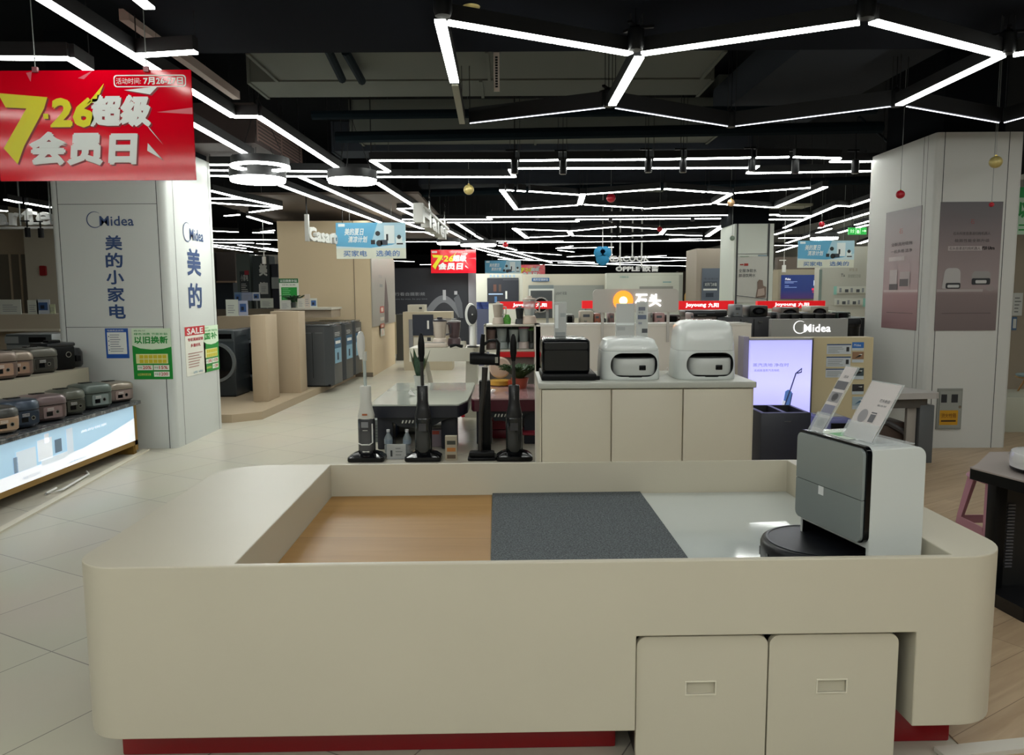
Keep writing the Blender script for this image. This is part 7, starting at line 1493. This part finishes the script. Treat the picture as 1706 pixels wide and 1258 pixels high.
# shelf of appliances behind the docks (seen above the plain back panel) and black ovens to its right
YS = 6.2; pz = D(1000, 541, YS).z
b = MB(); p = D(940, 541, YS); q = D(1210, 541, YS); b.box(p.x, q.x, YS, YS + .35, 0, pz, mat('#9b958a', .5)); one('appliance_shelf', 'display shelf behind the rounded grey sign, holding small kitchen appliances', 'display shelf', b)
def sbox(name, label, px0, px1, pyt, pyb, Yv, col, cat='appliance', detail=None, group=None, dy=.22, z0=None):
    p = D(px0, pyb, Yv); q = D(px1, pyt, Yv); z0 = p.z if z0 is None else z0; t = wthing(name, label, cat, ((p.x + q.x)/2, Yv, z0), group); b = MB(); b.box(p.x, q.x, Yv, Yv + dy, z0 + .0005, q.z, mat(col, .3), .012); t.part('appliance_body', b)
    b = MB(); w_ = q.x - p.x; h_ = q.z - z0; f_ = face(Yv)
    if detail == 'oven': b.prism(rrect(p.x + w_*.08, p.x + w_*.72, z0 + h_*.15, z0 + h_*.85, .01), f_, 0, .006, M_BLKG); b.flat(circ(p.x + w_*.86, z0 + h_*.3, w_*.06, 12), f_, .008, M_CHR); b.flat(circ(p.x + w_*.86, z0 + h_*.65, w_*.06, 12), f_, .008, M_CHR)
    elif detail == 'round': b.flat(circ((p.x + q.x)/2, z0 + h_*.5, w_*.36, 24, h_*.33), f_, .004, M_BLKG); b.flat(circ((p.x + q.x)/2, z0 + h_*.5, w_*.2, 24, h_*.18), f_, .006, mat('#222428', .2))
    else: b.rect(f_, p.x + w_*.2, p.x + w_*.7, z0 + h_*.55, z0 + h_*.75, .003, mat('#50545a', .4)); b.rect(f_, p.x + w_*.3, p.x + w_*.5, z0 + h_*.2, z0 + h_*.3, .003, M_CHR)
    t.part('front_detail', b); return t
GA = 'small appliances behind the grey rounded sign'
for a in ((944, 957, 524, 541, '#55524e', 'oven', 'small grey cooker behind the black dock, left of the cream one'), (967, 989, 518, 541, '#b8ae9c', None, 'cream square appliance left of the grey rounded sign'), (990, 1001, 522, 541, '#a0604c', None, 'terracotta coloured appliance under the left end of the grey sign'), (1003, 1010, 530, 541, '#44423e', None, 'tiny dark appliance under the grey rounded sign'), (1015, 1024, 521, 541, '#7b5f5c', None, 'dusky pink narrow appliance under the grey rounded sign'), (1083, 1088, 520, 541, '#8f8d86', None, 'narrow grey appliance right of the four-picture leaflet'), (1090, 1108, 521, 541, '#b08a86', None, 'pink cooker under the right part of the grey sign'), (1111, 1134, 524, 541, '#3c2c28', 'oven', 'dark oven with round knobs under the right end of the grey sign'), (1150, 1156, 521, 541, '#9c8c8a', None, 'thin pale appliance right of the dark oven')):
    sbox('small_appliance', a[6], a[0], a[1], a[2], a[3], YS + .02, a[4], 'appliance', a[5], GA, .2, pz)
YO = 6.9; zo = D(1260, 528, YO).z; p = D(1196, 528, YO); q = D(1284, 528, YO)
t = wthing('black_cabinet', 'black tall cabinet with small steel handles, right of the tall white dock', 'cabinet', ((p.x + q.x)/2, YO, 0)); b = MB(); b.box(p.x, q.x, YO, YO + .5, 0, zo, mat('#1b1b20', .3), .006); t.part('carcass', b)
for px in (1223, 1243, 1267): b = MB(); h_ = D(px, 536, YO); b.box(h_.x - .02, h_.x + .01, YO - .02, YO, h_.z - .008, h_.z + .005, M_CHR); t.part('handle', b)
b = MB()
for px in (1234, 1256): h_ = D(px, 540, YO); b.rect(face(YO), h_.x - .003, h_.x + .003, 0.02, zo - .02, .003, M_BLK)
t.part('door_gap', b)
for a in ((1141, 1212, 517, 527, '#1a1a1c', None, 'flat black appliance under the red sign right of the grey one'), (1249, 1280, 509, 527, '#1d1e1d', 'round', 'black oven with a round window on top of the black cabinet')):
    sbox('small_appliance', a[6], a[0], a[1], a[2], 528, YO + .05, a[4], 'appliance', a[5], 'black appliances on the black cabinet', .25, zo if a[0] > 1190 else None)
p = D(1141, 528, 6.95); q = D(1196, 528, 6.95); b = MB(); b.box(p.x, q.x - .01, 6.95, 7.3, 0, D(1160, 528, 6.95).z, mat('#5a5048', .5)); one('counter_base', 'dull brown counter under the flat black appliance', 'counter', b)
sbox('small_appliance', 'light grey rounded appliance left of the black round-window oven', 1222, 1238, 507, 525, YO + .05, '#85888a', 'appliance', None, 'black appliances on the black cabinet', .2, zo)
# row of wall ovens / fryers behind the grey board
YF2 = 7.6; zf = D(1340, 530, YF2).z; p = D(1284, 530, YF2); q = D(1455, 530, YF2); b = MB(); b.box(p.x, q.x, YF2, YF2 + .5, 0, zf, mat('#2a2a2c', .4)); one('dark_counter', 'dark counter behind the grey board, carrying a row of framed fryers', 'counter', b)
for i, (xa_, xb_, yt, c, dt) in enumerate(((1300, 1332, 512, '#5c5148', 'round'), (1350, 1381, 510, '#a8a392', 'round'), (1284, 1299, 520, '#2c2c30', None), (1333, 1348, 520, '#7f828a', None), (1383, 1394, 518, '#b7bcae', None))):
    sbox('air_fryer', ('brown-rimmed air fryer with a round window under the red sign', 'pale air fryer with a round window, right end of the red sign', 'dark small appliance at the left end of the fryer row', 'grey small appliance between the two round-window fryers', 'pale narrow appliance right of the pale fryer')[i], xa_, xb_, yt, 530, YF2 + .03, c, 'air fryer', dt, 'fryers behind the grey board', .25, zf)
GB = 'framed black boxes on the front of the dark counter'
for i, (xa_, xb_) in enumerate(((1300, 1316), (1319, 1334), (1337, 1356), (1358, 1372), (1376, 1392))):
    p = D(xa_, 530, YF2 - .15); q = D(xb_, 522, YF2 - .15); b = MB(); b.box(p.x, q.x, YF2 - .15, YF2 - .02, 0, q.z, M_BLK, .01); b.rect(face(YF2 - .15), p.x, q.x, q.z - .012, q.z - .004, .003, M_CHR); one('black_basket', 'black basket box %s in the row of five behind the grey board' % ('leftmost', 'second from the left', 'in the middle', 'second from the right', 'rightmost')[i], 'basket', b, None, GB)
sbox('rice_bin', 'dark green-black glass appliance with a white paper, right of the fryer row', 1395, 1418, 520, 532, YF2 - .1, '#20302a', 'appliance', 'oven', None, .25, None)
p = D(1414, 563, 5.6); q = D(1448, 531, 5.6); t = T('steel_pot', 'shiny black steam pot with a domed lid beside the grey board', 'pot', ((p.x + q.x)/2, 5.75, 0)); r_ = (q.x - p.x)/2
b = MB(); b.lathe([(r_*.95, 0), (r_*.95, p.z), (r_*.95, p.z + .07), (r_, p.z + .075), (r_, p.z + .095)], mat('#2b2a28', .2, .6), (0, 0, 0), 28); t.part('pot_body', b); b = MB(); b.loft([sel(r_*1.02, r_*1.02, p.z + .095, 3), sel(r_*1.02, r_*1.02, q.z - .02, 3), sel(r_*.9, r_*.9, q.z, 3)], M_BLK); t.part('lid', b)
# white speaker-like lamp in the far right, pendant fixtures near the white pillar
for px, py, lab in ((1306, 447, 'white spotlight hanging left of the navy screen'), (420, 0, '')):
    if lab: spot(px, py, 13.5, lab, 0, True)
spot(440, 433, 12.9, 'white spotlight pointing down in front of the dark wall with white characters', .4, True)
# far side: generic shop fronts closing the view
for (xa_, xb_, yt, Yv, c, lab) in ((600, 800, 462, 27, '#4c4a45', 'far dull grey shop front low behind the dark navy wall'), (1130, 1210, 452, 24, '#3a3028', 'far dark brown shop front left of the white pillar'), (800, 1140, 466, 28, '#6c675e', 'far brownish shop front across the centre of the hall'), (1280, 1420, 455, 19, '#8a8378', 'far beige shop front right of the white pillar')):
    wallb('far_shop_front', lab, 'wall', xa_, xb_, yt, Yv, mat(c, .7), .3)
